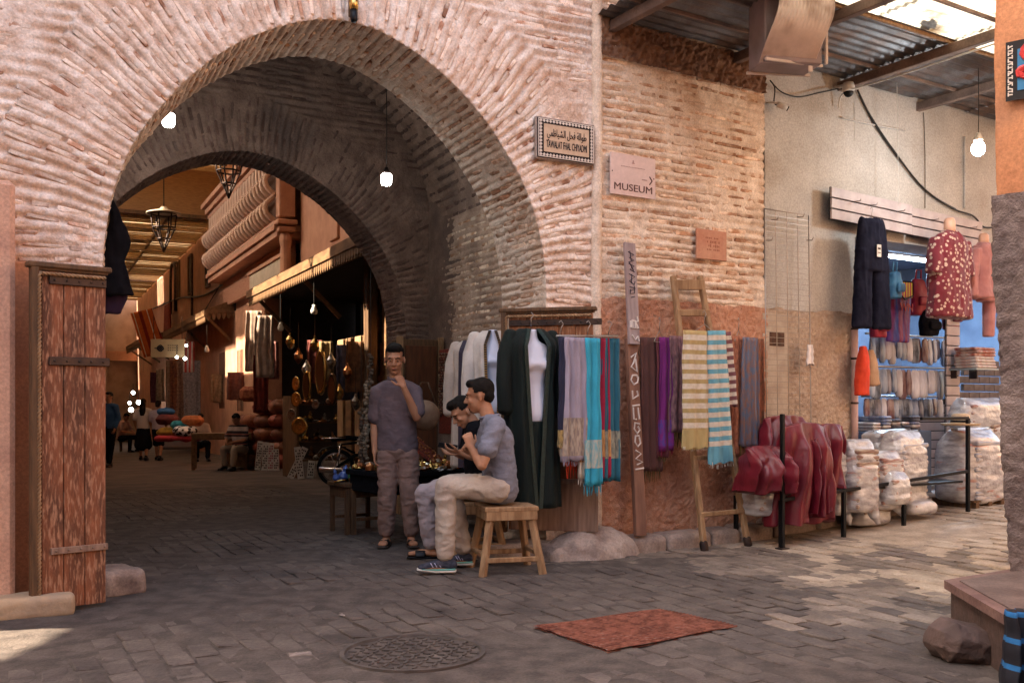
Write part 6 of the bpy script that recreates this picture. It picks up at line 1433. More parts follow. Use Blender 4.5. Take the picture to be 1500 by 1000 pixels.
# ribs on the rug
mb=MB()
for k in range(22):
    s=(k+.5)/22; a=qa[0].lerp(qa[1],s)-cen; b=qa[3].lerp(qa[2],s)-cen; pts=[a.lerp(b,j/8)+V((0,0,.024+.006*float(vn(np.array([[s*5,j/8*5,0.]]),8)[0])*.7-.004)) for j in range(9)]; mb.tube(pts,.006,4)
mb.build('weft_ribs',mat('rug_ribs',(.28,.11,.075),(.13,.045,.03),20,.95),o,True,stuff=True)
dc=gp(605,958); t=thing('drain_cover','round cast iron drain cover with raised bars set in the paving','drain cover',(dc.x,dc.y,.000),F1.a)
m_cast=mat('dusty_cast_iron',(.085,.068,.061),(.05,.04,.037),8,.7,.003,40); MB().lathe([(.001,.0),(.36,.0),(.36,.020),(.340,.020),(.335,.006),(.001,.006)],40).build('plate',m_cast,t)
mb=MB()
for i in range(-6,7):
    for j in range(-6,7):
        x,y=i*.052,j*.052
        if math.hypot(x,y)<.325: mb.box((x,y,.010),(.040,.014,.009),Mx.Rotation(PI/4*(1 if (i+j)%2 else -1),3,'Z'))
mb.build('raised_bars',m_cast,t,stuff=True)
for px,py,s,lab in ((1372,925,.035,'small blue scrap of paper on the paving near the doorstep'),(508,901,.06,'pale smear of plaster on the paving near the arch'),(440,960,.07,'pale flattened scrap on the paving near the drain cover')):
    p=gp(px,py); tag(link('litter_scrap',remesh(MB().box((0,0,.004),(s*1.6,s,.008),None,.003),.004,1,lambda P:.004*fbm(P*60,3,2)),mat('scrap_blue',(.08,.1,.3)) if s<.05 else mat('scrap_pale',(.26,.21,.19),(.16,.13,.115),20,.9),None,(p.x,p.y,.004),rg.random()*3),lab,'litter')
# bag under the step + striped cloth at corner
p=gp(1432,968); mb=MB(); mb.box((-.02,.03,.07),(.40,.26,.20),Mx.Rotation(.25,3,'Y'),.06); me=remesh(mb,.010,2,lambda P:.030*fbm(P*5+3,4,3)+.012*fbm(P*17,6,3)); tag(link('rough_stone',me,mat('dark_rock',(.105,.068,.06),(.06,.04,.036),6,.85,.008,40),None,(p.x,p.y,.0),R(8),smooth=True),'dark rough stone lying against the foot of the doorstep','stone')
p=pt(1499,893,4.15); t=thing('striped_cloth','dark cloth with bright blue stripes hanging by the doorstep corner','cloth',p,.3); drape(.16,.34,.05,3,.02,3,.1).build('cloth',mat('navy_blue_stripe',(.01,.012,.02),(.8,.8,.8),20,.8,bands=[(0,(.012,.012,.02)),(.8,(.01,.12,.32))],blen=.11),t,True)
# ================= the covered street beyond the arches =================
def aw(x,y,z=None):
    p=FA.w(x,y); p.z=gz(p.x,p.y)+(z or 0); return p
XR=2.8; HT=6.6
fb=thing('street_facade','orange plastered house front along the covered street with small dark windows','building',FA.w(0,0),FA.a)
mb=MB(); mb.box((XR+.2,15,6.1),(.4,27.9,4.6)).box((XR+.2,30,3),(.4,28,8.5)).box((XR+3.2,1.0,3),(.2,2,8)); 
mb.build('wall',m_salmon,fb)
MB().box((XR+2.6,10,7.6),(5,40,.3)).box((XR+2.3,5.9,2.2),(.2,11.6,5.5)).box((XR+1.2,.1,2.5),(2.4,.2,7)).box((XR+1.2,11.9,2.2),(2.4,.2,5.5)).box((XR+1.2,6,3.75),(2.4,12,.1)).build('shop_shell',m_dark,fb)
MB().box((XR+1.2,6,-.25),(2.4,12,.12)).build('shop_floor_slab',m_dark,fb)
# pilaster between shops y 11.5-13.3 and wall to canopy 2
MB().box((XR+.15,13.0,1.8),(.4,3.0,4.6)).box((XR+.15,27,1.8),(.4,26,4.6)).build('lower_wall',m_salmon,fb)
# tall windows/shutters
def win(px,py,w_,h_,m=m_dark,name='window'):
    y,z=FA.hitx(px,py,XR-.02); f=MB()
    for s in(-1,1): f.box((XR-.03,y+s*w_/2,z),(.08,.06,h_+.06)); f.box((XR-.03,y,z+s*h_/2),(.08,w_,.06))
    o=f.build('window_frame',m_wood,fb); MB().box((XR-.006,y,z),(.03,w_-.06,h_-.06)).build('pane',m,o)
for a in((305,384,.7,1.5),(334,362,.55,1.7),(279,402,.7,1.3),(262,410,.5,1.4)): win(*a)
# arched window
y,z=FA.hitx(255,420,XR-.02); f=MB(); f.tube([(XR-.03,y-.7,z-1),(XR-.03,y-.7,z+.3),(XR-.03,y-.5,z+.8),(XR-.03,y,z+1.0),(XR-.03,y+.5,z+.8),(XR-.03,y+.7,z+.3),(XR-.03,y+.7,z-1)],.09,8); o=f.build('window_frame',m_iron,fb,True); MB().box((XR-.008,y,z-.1),(.03,1.25,1.8)).build('pane',m_salmon,o)
m_shut=mat('green_brown_shutter',(.13,.10,.05),(.09,.07,.035),8,.7)
for px in(327,354):
    y,z=FA.hitx(px,557,XR-.02); f=MB().box((XR-.02,y,z),(.05,.95,1.75),None,.01); o=f.build('window_frame',m_shut,fb)
    for k in range(5): MB().box((XR-.05,y-.36+k*.18,z),(.03,.03,1.6)).build('bar',m_iron,o)
# carved balcony bay
bx=2.25; bay=thing('carved_balcony','carved terracotta balcony bay with rows of scalloped balusters below a cornice','balcony',FA.w(0,0),FA.a)
y0,y1=7.9,16.2; m_terra=mat('carved_terracotta',(.50,.27,.18),(.42,.21,.14),4,.8); m_terl=mat('pale_baluster',(.62,.43,.33),(.52,.34,.25),6,.8)
MB().box(((bx+XR)/2+.08,(y0+y1)/2,5.6),(XR-bx-.1,y1-y0,1.8)).build('core',mat('bay_shadow_wood',(.10,.05,.03),(.16,.08,.05),6,.8),bay)  # dark core: shade between the balusters put into its colour
for z,dx,h_ in((6.62,.22,.12),(6.48,.12,.14),(6.34,.05,.1),(4.72,.10,.10),(4.60,.04,.12)): MB().box(((bx+XR)/2-dx/2,(y0+y1)/2,z),(XR-bx+dx,y1-y0+.1+dx,h_)).build('cornice',m_terra,bay)
k=.34; n=int((y1-y0)/k); bme={}
for rr_,(zb,zt,rad) in enumerate(((5.95,6.28,.035),(5.42,5.90,.06),(4.88,5.38,.06))):
    mb=MB()
    if rr_==0: mb.box((0,0,0),(.08,.17,zt-zb),None,.02)
    else:
        o_=[(.04,-.25),(-.06,-.21),(-.16,-.12),(-.20,0),(-.17,.10),(-.08,.17),(-.02,.25)]
        for (xa,za),(xb,zb_) in zip(o_[:-1],o_[1:]): mb.box(((xa+xb)/2,0,(za+zb_)/2),(.09,.13,math.hypot(xb-xa,zb_-za)+.03),Mx.Rotation(math.atan2(xb-xa,zb_-za),3,'Y'),.02)
    me=mb.mesh('baluster'); me.materials.append(m_terl)
    if 0: me.polygons.foreach_set('use_smooth',np.ones(len(me.polygons),bool))
    for i in range(n): 
        o=bpy.data.objects.new('baluster',me); col.objects.link(o); o.parent=bay; o.location=(bx-.03,y0+k*(i+.5),(zb+zt)/2)
for zz in(5.40,5.92,4.85): MB().box((bx-.02,(y0+y1)/2,zz),(.10,y1-y0,.04)).build('string_course',m_terra,bay)
mb=MB()
for i in range(int((y1-y0)/.09)): mb.box((bx-.05,y0+.045+.09*i,4.80),(.05,.05,.06))
mb.build('dentils',m_terl,bay,stuff=True)
for y_ in(y0-.12,): 
    mb=MB().box((bx+.12,y_,5.9),(.32,.30,2.0),None,.02).box((bx+.12,y_,4.80),(.40,.38,.10),None,.02).box((bx+.12,y_,4.66),(.34,.32,.10),None,.02); mb.lathe([(.10,4.6),(.13,4.45),(.10,4.3),(.12,3.6)],12,(bx+.12,y_,0)); mb.build('corner_column',m_terra,bay,True if 0 else False)
# wall band between the balcony column and the inner arch (above canopy)
MB().box((XR-.05,3.9,5.3),(.2,7.6,3.2)).build('upper_wall',m_terra,fb)
for y_ in(1.6,3.4,5.2): MB().box((XR-.17,y_,5.3),(.06,.5,2.4),None,.01).build('pilaster',m_terra,fb)
MB().box((XR-.2,12,4.2),(.1,7.8,.65)).build('frieze',mat('carved_frieze',(.30,.13,.08),(.40,.20,.13),20,.85,.01,30),fb)
y,z=FA.hitx(392,412,2.45); sb_=thing('shop_board','cream painted board under the carved balcony frieze','sign',FA.w(2.42,y,z),FA.a); MB().box((0,0,0),(.05,3.4,.62),None,.01).build('panel',mat('cream_board',(.50,.42,.32),(.42,.35,.27),4,.7),sb_); MB().box((-.02,0,.35),(.09,3.6,.07)).box((-.02,0,-.35),(.09,3.6,.07)).build('frame',m_terra,sb_)
# canopies
m_canw=mat('canopy_wood',(.20,.105,.048),(.12,.06,.028),3,.7,.002,20,stretch=(4,1,4))
def canopy(label,x0,x1,ya,yb,h,drop=.22,gable=True):
    t=thing('wooden_canopy',label,'canopy',FA.w(0,0),FA.a)
    MB().add([(x0,ya,h),(x1,ya,h+.35),(x1,yb,h+.35),(x0,yb,h),(x0,ya,h+.05),(x1,ya,h+.40),(x1,yb,h+.40),(x0,yb,h+.05)],[(3,2,1,0),(4,5,6,7),(0,1,5,4),(1,2,6,5),(2,3,7,6),(3,0,4,7)]).build('roof_board',m_canw,t)
    MB().box((x0-.02,(ya+yb)/2,h+.02),(.05,yb-ya,.16)).build('fascia',m_canw,t)
    n=int((yb-ya)/.13); me=MB().add([(0,-.06,0),(0,.06,0),(0,.045,-.12),(0,0,-.18),(0,-.045,-.12),(.02,-.06,0),(.02,.06,0),(.02,.045,-.12),(.02,0,-.18),(.02,-.045,-.12)],[(0,1,2,3,4),(9,8,7,6,5),(0,5,6,1),(1,6,7,2),(2,7,8,3),(3,8,9,4),(4,9,5,0)]).mesh()
    for i in range(n): link('scallop',me,m_canw,t,(x0-.02,ya+.065+.13*i,h-.05))
    if gable:
        MB().add([(x0,ya-.02,h-.02),(x1,ya-.02,h+.10),(x1,ya-.02,h+.44),(x0,ya-.02,h+.10),(x0,ya+.03,h-.02),(x1,ya+.03,h+.10),(x1,ya+.03,h+.44),(x0,ya+.03,h+.10)],[(3,2,1,0),(4,5,6,7),(0,1,5,4),(1,2,6,5),(2,3,7,6),(3,0,4,7)]).build('gable_board',m_canw,t)
        for i in range(6): link('scallop',me,m_canw,t,(x0+.07+i*.13,ya-.02,h-.02+.02*i),(0,0,PI/2))
    for y_ in (ya+.4,(ya+yb)/2,yb-.4): MB().bar((x0+.05,y_,h-.02),(x1,y_,h-.75),.07,.07).build('bracket',m_canw,t)
canopy('long wooden canopy with scalloped fringe over the brass and pouf shop',2.0,XR,1.3,9.6,3.52,gable=False)
canopy('wooden canopy with patterned end board over the carpet shop',2.0,XR,15.3,24.5,3.62)
canopy('distant small wooden canopy far down the covered street',1.7,XR,29,36,3.7)
# columns / doors in the pouf shop
for px,y_ in((552,2.2),): 
    MB().box((XR-.1,2.3,1.9),(.16,.22,3.9),None,.01).box((XR-.1,3.4,1.9),(.16,.22,3.9),None,.01).build('door_post',m_wood,fb)
MB().box((XR+.1,2.85,2.2),(.05,1.0,2.8),None,.01).box((XR+.1,3.9,2.4),(.05,.6,1.4)).build('wood_panel',m_canw,fb)
# back wall of the shop with shutters
for i in range(6): MB().box((XR+2.15,2.2+i*1.5,1.7),(.06,.9,1.8),None,.01).build('shutter',m_canw if i%2 else m_shut,fb)
# wires on facade
def hx(px,py,x=XR-.06): y,z=FA.hitx(px,py,x); return FA.w(x,y,z)
cable('cable','dark sagging bundle of cables on the orange house front above the second canopy',[hx(*a) for a in((224,452),(262,437),(300,432),(345,402),(378,375),(410,372),(430,380))],.03)
cable('cable','looped cables climbing the wall between balcony and canopy',[hx(*a) for a in((300,455),(315,430),(330,405),(345,395),(370,372),(425,345))],.018)
cable('cable','cable with clips over the near canopy, running into the inner arch',[hx(*a) for a in((425,372),(445,366),(470,352),(500,334),(520,325))],.02)
cable('drain_pipe','dark upright pipe on the orange house front beside the arched window',[hx(*a) for a in((281,372),(281,410),(281,462))],.045,m_iron,cat='pipe')
cable('drain_pipe','dark upright pipe at the far end of the carved balcony',[hx(*a) for a in((345,378),(345,455))],.035,m_iron,cat='pipe')
# left wall of the street and closing wall
lf=thing('shaded_facade','plain orange wall closing the shaded flank of the covered street','building',FA.w(0,0),FA.a); MB().box((-3.0,22,3),(.4,44,8.2)).build('wall',m_salmon,lf)
ef=thing('end_house','pale house with columns and shopfront closing the far end of the covered street','building',FA.w(0,0),FA.a)
MB().box((0,44,3),(6,.4,9)).build('wall',mat('pale_far_wall',(.40,.28,.20),(.30,.20,.14),2,.8),ef)
for x,w_ in((-1.9,.3),(-1.0,.3),(.2,.3),(1.2,.3)): MB().box((x,43.6,1.5),(w_,.3,4.2),None,.03).build('column',mat('pale_column',(.36,.26,.19),rough=.8),ef)
for x in(-1.45,-.4,.7): MB().box((x,43.75,.8),(.6,.1,2.8)).build('doorway',m_dark,ef)
MB().box((0,43.4,3.7),(6,.7,.5)).build('ledge',m_salmon,ef); 
MB().box((0,43.76,5.3),(.8,.06,1.4)).box((-1.5,43.76,5.3),(.7,.06,1.3)).build('window',m_dark,ef)
# ---------- slatted roof ----------
m_beam=mat('roof_beam',(.16,.085,.04),(.10,.055,.03),3,.75,stretch=(3,3,1)); m_reed=mat('reed_slat',(.42,.31,.20),(.32,.23,.14),8,.8,.002,40,trans=.55,rnd=.2)
m_matt=mat('sun_diffuser_sheet',(.62,.53,.42),(.50,.42,.32),30,.8,trans=.85,stretch=(1,6,1))  # translucent mats added above the slats to soften the sun
slr=thing('slatted_roof','slatted timber roof with carved panels over the covered street','roof',FA.w(0,0),FA.a)
def bay_(y0_,y1_,h,ns,pierced=False):
    MB().box((0,y0_,h),(5.6,.11,.12)).build('cross_beam',m_beam,slr)
    for x in(-1.4,0,1.4): MB().box((x,(y0_+y1_)/2,h+.02),(.07,y1_-y0_,.10)).build('long_beam',m_beam,slr)
    for x in(-2.1,-.7,.7,2.1):
        me=MB(); n=int((y1_-y0_-.1)/ns)
        for i in range(n):
            if rga.random()<.96: me.box((x+rga.uniform(-.01,.01),y0_+.08+i*ns,h-.015+rga.uniform(-.012,.012)),(1.34,ns*rga.uniform(.50,.80),.02),Mx.Rotation(rga.uniform(-.01,.01),3,'Z'))
        me.build('slats',m_reed,slr,stuff=True)
        if rga.random()<.97: MB().box((x,(y0_+y1_)/2,h+.10+.01*rga.random()),(1.40,y1_-y0_-rga.uniform(-.02,.07),.012)).build('sun_diffuser_mat',m_matt,slr)
        if pierced and x in(-.7,.7):
            me=MB()
            for i in range(11):
                for j in range(3):
                    me.tube([(x-.5+i*.1+.04*math.cos(a*PI/4),y0_+.2+j*.12+.04*math.sin(a*PI/4),h-.02) for a in range(9)],.012,4)
            me.box((x,y0_+.1,h-.02),(1.2,.04,.06)).box((x,y0_+.55,h-.02),(1.2,.04,.06)); me.build('pierced_panel',m_reed,slr)
rga=random.Random(33)
yy=.7
while yy<17: bay_(yy,yy+2.3,8.0,.15,True); yy+=2.3
yy=18.0
while yy<43: bay_(yy,yy+2.3,HT+.05,.15,yy<34); yy+=2.3
MB().box((0,17.9,7.35),(5.6,.08,1.5)).build('drop_panel',mat('ochre_panel',(.36,.19,.08),(.28,.14,.06),6,.8,stretch=(1,1,8)),slr); MB().box((0,17.83,6.62),(5.6,.14,.10)).build('drop_beam',m_beam,slr)
MB().box((0,.55,6.9),(5.6,.3,2.6)).build('end_panel',m_beam,slr)
# lanterns
def lantern(label,p,s=1.,rod=1.2):
    t=thing('street_lantern',label,'lantern',p,FA.a)
    MB().lathe([(.001,.20*s),(.05*s,.19*s),(.10*s,.13*s),(.34*s,.06*s),(.35*s,.03*s),(.10*s,.05*s)],20).build('shade',mat('lantern_shade',(.32,.25,.18),rough=.6),t,True)
    mb=MB()
    for i in range(6): a=i*PI/3; mb.tube([(.25*s*math.cos(a),.25*s*math.sin(a),.04*s),(.22*s*math.cos(a),.22*s*math.sin(a),-.25*s),(.05*s*math.cos(a),.05*s*math.sin(a),-.62*s),(0,0,-.75*s)],.016*s,5)
    for rr_,zz in((.25,.03),(.22,-.25),(.12,-.48)): mb.tube([(rr_*s*math.cos(a*PI/8),rr_*s*math.sin(a*PI/8),zz*s) for a in range(17)],.016*s,5)
    mb.build('cage',m_iron,t,True); MB().tube([(0,0,.18*s),(0,0,rod)],.012,5).build('chain',m_iron,t,True); return t
lantern('iron lantern with wide shade hanging under the slatted roof',pt(240,316,20),1.0,2.0)
p=pt(335,232,15.5); lantern('dark iron lantern half hidden by the inner arch edge',p,.85,1.2)
# sign board in street
p=pt(246,510,24.5); t=thing('street_board','tan hanging board with dark knot emblem and small print','sign',p,R(3)); MB().box((0,0,0),(.84,.05,.46),None,.008).build('panel',mat('tan_board',(.34,.24,.13),(.29,.20,.11),5,.7),t)
mb=MB()
for k in range(4): a=k*PI/2; mb.tube([(-.18+.03*math.cos(a)+.05*math.cos(a+b*PI/4),-.03,.03*math.sin(a)+.05*math.sin(a+b*PI/4)) for b in range(9)],.014,5)
mb.box((-.30,-.03,0),(.05,.01,.02)).build('emblem',m_black,t); mb=MB()
for j in range(3):
    for i in range(5): mb.box((.02+i*.055,-.03,.07-j*.06),(.035,.005,.022))
mb.build('small_print',m_iron,t); MB().tube([(-.35,0,.23),(-.35,0,.8)],.01,5).tube([(.35,0,.23),(.35,0,.8)],.01,5).build('hanging_rods',m_iron,t)
# rugs hung high
def hung(name,label,px,py,w_,L_h,x,m,rz=0,tilt=0,cat='carpet'):
    y,z=FA.hitx(px,py,x); t=thing(name,label,cat,FA.w(x,y,z),Euler((0,tilt,FA.a+rz))); drape(w_,L_h,.03,3,.03,int(px),.05,16,30).build('weave',m,t,True); return t
m_rr=mat('orange_white_kilim',(.45,.09,.03),(.8,.8,.8),8,.9,bands=[(0,(.45,.10,.03)),(.35,(.62,.55,.48)),(.42,(.45,.10,.03)),(.75,(.20,.02,.015))],blen=.5,axis=0)
hung('hanging_kilim','orange red kilim with white ladder stripe hung high under the roof',207,455,.8,1.75,1.6,m_rr,-.1,-.28)
hung('hanging_carpet','dark red carpet hung on the wall behind the kilim',245,446,1.6,1.0,2.5,mat('dark_red_carpet',(.20,.03,.02),(.12,.02,.015),12,.9),PI/2)
for i,(px,w_,m,lab) in enumerate(((258,.42,mat('rust_carpet',(.30,.12,.07),(.14,.06,.05),16,.9),'rust patterned carpet hanging upright in the carpet shop'),(268,.40,mat('brown_carpet',(.18,.10,.07),(.34,.2,.15),18,.9),'brown mottled carpet beside the rust one'),(281,.50,mat('grey_carpet',(.34,.32,.32),(.20,.18,.19),20,.9),'pale grey patterned carpet hanging in the carpet shop'),(250,.3,mat('cream_carpet',(.40,.30,.24),(.3,.2,.15),12,.9),'cream carpet strip, furthest of the hanging carpets'))):
    hung('hanging_carpet',lab,px,528,w_,2.0,2.15,m,-.35)
hung('hanging_textile','red and white textile strip hanging under the carpet shop canopy',277,500,.3,.9,2.0,mat('red_white_strip',(.5,.1,.08),(.8,.8,.8),9,.9,bands=[(0,(.45,.06,.05)),(.5,(.5,.45,.42))],blen=.12,axis=0),-.4,cat='textile')
hung('hanging_hide','pale ragged hide hanging beside the pouf shop',372,455,.34,1.3,2.15,mat('pale_hide',(.42,.30,.23),(.30,.2,.15),9,.9),-.5,cat='hide')
hung('hanging_hide','pale ragged hide with holes, second in front of the dark shop',387,462,.36,1.25,2.1,MATS['pale_hide'],-.3,cat='hide')
hung('hanging_textile','dark red cloth hanging between the pale hides and the poufs',382,520,.3,1.2,2.2,mat('dark_red_carpet',(.2,.03,.02)),-.3,cat='textile')
for i,(px,py,w_,L_h,xx,c_,lab) in enumerate(((462,498,.30,.8,2.62,(.20,.05,.04),'dark red cloth pinned inside the dark brass shop'),(478,500,.26,.7,2.62,(.30,.20,.10),'ochre cloth pinned inside the dark brass shop'),(508,505,.34,.9,2.5,(.10,.10,.16),'blue grey cloth hanging near the wooden door posts'),(521,500,.30,.8,2.5,(.26,.12,.06),'tan striped cloth hanging near the wooden door posts'),(399,500,.26,.8,2.5,(.30,.12,.10),'rose cloth hanging between hides and brass lanterns'),(345,545,.4,.7,2.5,(.14,.05,.04),'dark cloth on the wall above the striped seated man'),(318,548,.34,.8,2.6,(.30,.18,.10),'brown cloth on the wall above the work table'),(235,540,.3,1.2,2.1,(.30,.24,.22),'pale cloth strip at the far end of the carpet shop'),(226,545,.3,1.2,2.2,(.12,.05,.10),'plum cloth strip beyond the pale one'))):
    hung('hanging_textile',lab,px,py,w_,L_h,xx,mat('alley_cloth_%d'%i,c_,tuple(q_*.6 for q_ in c_),14,.9),-.3,cat='textile')
for i,(px,py,hh) in enumerate(((500,545,1.5),(512,545,1.5),(526,545,1.6),(538,545,1.6))):
    y,z=FA.hitx(px,py,2.72); MB().box((2.72,y,1.35),(.05,.34,2.0),None,.01).build('door_board',m_canw if i%2 else m_pine,fb)
# small lamps lit, far
m_spot=mat('lit_spot',(1,1,1),emit=(.8,.92,1),es=8)
for px,py,Z,r,lab in((273,506,24,.05,'small lit lamp beside the tan hanging board'),(259,523,24.2,.055,'lit lamp just under the tan hanging board'),(271,525,24.1,.07,'brightest lit lamp under the carpet shop canopy'),(195,575,40,.12,'round white light far down the covered street'),(190,590,40,.11,'lower yellowish light far down the covered street'),(203,589,39,.14,'bluish glare light beside the far yellowish one'),(192,600,41,.16,'lowest pale light at the far end of the street')):
    p=pt(px,py,Z); t=thing('lit_lamp',lab,'lamp',p,0); MB().ell((0,0,0),(r*.6,r*.6,r*.6)).build('globe',m_spot,t,True); MB().tube([(0,0,r),(0,0,r+.25)],.01,5).build('cord',m_cable,t)
for px,py,Z,lab in((460,455,16.2,'unlit bulb in the dark pouf shop'),(411,480,17.5,'unlit bulb further inside the dark shop'),(303,512,24,'unlit white bulb under the patterned end board')):
    p=pt(px,py,Z); t=thing('unlit_bulb',lab,'bulb',p,0); MB().lathe([(.001,-.06),(.05,-.05),(.06,0),(.03,.06),(.03,.10)],12).build('globe',m_white,t,True); MB().tube([(0,0,.1),(0,0,.6)],.008,5).build('cord',m_cable,t)
# poufs
m_leather=[mat('rust_leather',(.30,.10,.045),(.20,.06,.03),10,.6,sheen=.1),mat('brown_leather',(.20,.07,.035),(.14,.05,.03),10,.6),mat('red_leather',(.34,.07,.04),(.24,.05,.03),10,.6)]
pfm=[]
for k in range(3):
    mb=MB(); mb.lathe([(.001,.30),(.12,.30),(.22,.27),(.29,.20),(.30,.13),(.25,.04),(.12,.0),(.001,.0)],20); me=mb.mesh('pouf'); me.materials.append(m_leather[k]); me.polygons.foreach_set('use_smooth',np.ones(len(me.polygons),bool)); 
    sm=MB()
    for i in range(10): a=i*PI/5; sm.tube([(.02*math.cos(a),.02*math.sin(a),.305),(.22*math.cos(a),.22*math.sin(a),.278),(.305*math.cos(a),.305*math.sin(a),.17),(.25*math.cos(a),.25*math.sin(a),.04)],.008,4)
    pfm.append((me,sm.mesh('seam')))
base=gp(372,678); PF={}
def pouf(x,y,z,k,label,s=1.,group=None):
    p=aw(x,y,z); t=thing('pouf',label,'pouf',p,0,group); t.scale=(s,s,s); me,sm=pfm[k]; link('cushion',me,None,t); 
    if not sm.materials: sm.materials.append(m_leather[1]); 
    link('seam',sm,None,t); return t
bxl,byl=FA.loc(gp(385,672)); 
cols=[(362,3),(392,5),(415,6),(438,4)]
lab=['rust leather pouf in the tall stack of poufs beside the striped seated man','leather pouf in the stacks beside the brass ware']
for ci,(px,n) in enumerate(((364,4),(390,5),(416,5))):
    Zp=21.8-ci*.4; p=pt(px,600,Zp); x,y=FA.loc(p); 
    for k in range(n): pouf(x+rg.uniform(-.05,.05),y,.29*k+.0,(k+ci)%3,('rust','brown','red')[(k+ci)%3]+' leather pouf, '+('bottom','second','third','fourth','fifth','sixth')[k]+' of the '+('stack nearest the striped seated man','middle pouf stack','pouf stack nearest the brass ware')[ci],rg.uniform(.98,1.1),'leather poufs piled in stacks')
p=pt(368,577,21.4); t=thing('cushion','square patterned orange cushion on top of the pouf stacks','cushion',p,R(10)); me=remesh(MB().box((0,0,0),(.50,.22,.34),None,.09),.02,4); link('cover',me,mat('orange_kilim_cushion',(.40,.14,.07),(.22,.06,.04),14,.9),t,smooth=True)
p=gp(328,660); t=thing('round_back_chair','dark carved chair with tall rounded back behind the seated man','chair',(p.x+.2,p.y+.6,p.z),FA.a-.6)
m_dk=mat('dark_carved_wood',(.06,.025,.018),(.10,.045,.03),14,.6); MB().box((0,0,.45),(.62,.55,.08),None,.01).build('seat',m_dk,t); MB().lathe([(.001,-.04),(.40,-.04),(.43,0),(.40,.04),(.001,.04)],28,(0,.28,1.15),Mx.Rotation(PI/2,3,'X')).box((0,.28,.75),(.78,.08,.7)).build('backrest',m_dk,t)
for x in(-.27,.27):
    for y in(-.22,.22): MB().box((x,y,.2),(.06,.06,.42)).build('leg',m_dk,t)
# brass ware
r=random.Random(8)
def plate(label,p,rad,rz,m=m_brass,group=None,name='brass_plate'):
    t=thing(name,label,'tray',p,(0,0,rz),group); mxx=Mx.Rotation(PI/2,3,'X'); MB().lathe([(.001,.0),(rad*.7,.0),(rad*.8,.02),(rad,.03),(rad,.04),(rad*.78,.035),(.001,.015)],24,m=mxx).build('disc',m,t,True)
    mb=MB(); 
    for q_ in(.3,.55): mb.tube([(rad*q_*math.cos(a*PI/10),-.02,rad*q_*math.sin(a*PI/10)) for a in range(21)],.006,5)
    mb.build('engraved_rings',m_copper,t,True)
for px,py,Z,rad,rz,lab in((436,562,15.6,.12,-.9,'oval brass bowl high on the brass display'),(436,585,15.6,.12,-.7,'brass bowl below the oval one on the display'),(429,607,15.6,.09,-.5,'small brass bowl in the middle of the display column'),(440,624,15.4,.14,-.3,'round shining brass bowl low in the display column'),(447,625,15.9,.10,-.6,'dull brass disc just behind the shining bowl'),(464,592,15.2,.07,-.5,'little brass disc on the darker second column'),(428,506,16,.07,-.5,'small pale metal plate at the top of the column')):
    plate(lab,pt(px,py,Z),rad,rz,m_brass if rad>.09 else m_silver)
for px,py,Z,w_,hh,lab in((470,545,15.2,.20,.72,'tall narrow arched brass mirror leaning in the shop'),(450,565,15.4,.15,.48,'shorter brass framed mirror beside the tall arched one'),(487,570,15.0,.16,.5,'dark bronze oval mirror near the moped')):
    t=thing('brass_mirror',lab,'mirror',pt(px,py,Z),R(-25)); rings=[[(w_/2*s*math.cos(a*PI/12),y_,hh/2*s*math.sin(a*PI/12)) for a in range(24)] for s,y_ in((.0,-.01),(.8,-.012),(.82,-.03),(1,-.02),(1,.02))]; MB().loft(rings[1:],True).build('frame',m_brass if hh!=.5 else mat('bronze',(.12,.07,.04),rough=.3,metal=1),t,True); MB().loft([[(w_*.39*math.cos(a*PI/12),y_,hh*.39*math.sin(a*PI/12)) for a in range(24)] for y_ in(-.034,-.02)]).build('glass',mat('mirror_glass',(.25,.2,.16),rough=.08,metal=1),t)
# stands with ewers and small metal goods: rack
shb=gp(455,700); rk=thing('brass_rack','dark stepped rack loaded with small metal goods between poufs and moped','rack',(shb.x+.25,shb.y+.5,shb.z),FA.a+.2)
for k in range(4): MB().box((0,.12*k,.32+.34*k),(1.3,.32,.03)).build('shelf',m_wood,rk)
for x in(-.64,.64): MB().box((x,.3,.75),(.05,.6,1.5)).build('side_panel',m_wood,rk)
rex=V((math.cos(FA.a+.2),math.sin(FA.a+.2),0)); rey=V((-rex.y,rex.x,0)); rb=V((shb.x+.25,shb.y+.5,shb.z))
def rfn():
    k=r.randrange(4); return rb+rex*r.uniform(-.6,.6)+rey*(.12*k+r.uniform(-.12,.08))+V((0,0,.338+.34*k))
scatter_trinkets(' on the stepped rack next to the poufs','metal goods on the stepped rack',rfn,90,[m_brass,m_copper,m_silver,MATS['bronze']],(1.2,2.6))
for i in range(9):
    p=pt(425+i*12,[500,522,540,505,560,530,575,545,590][i],15.8-.1*i); t=thing('hanging_lantern','small pierced metal lantern hung over the stepped rack','lantern',p,i,'small metal lanterns over the rack')
    MB().lathe([(.001,-.12),(.03,-.10),(.07,-.03),(.07,.03),(.03,.09),(.012,.14),(.001,.15)],10).build('body',[m_brass,m_copper,m_silver][i%3],t); MB().tube([(0,0,.14),(0,0,.55)],.006,4).build('chain',m_iron,t)
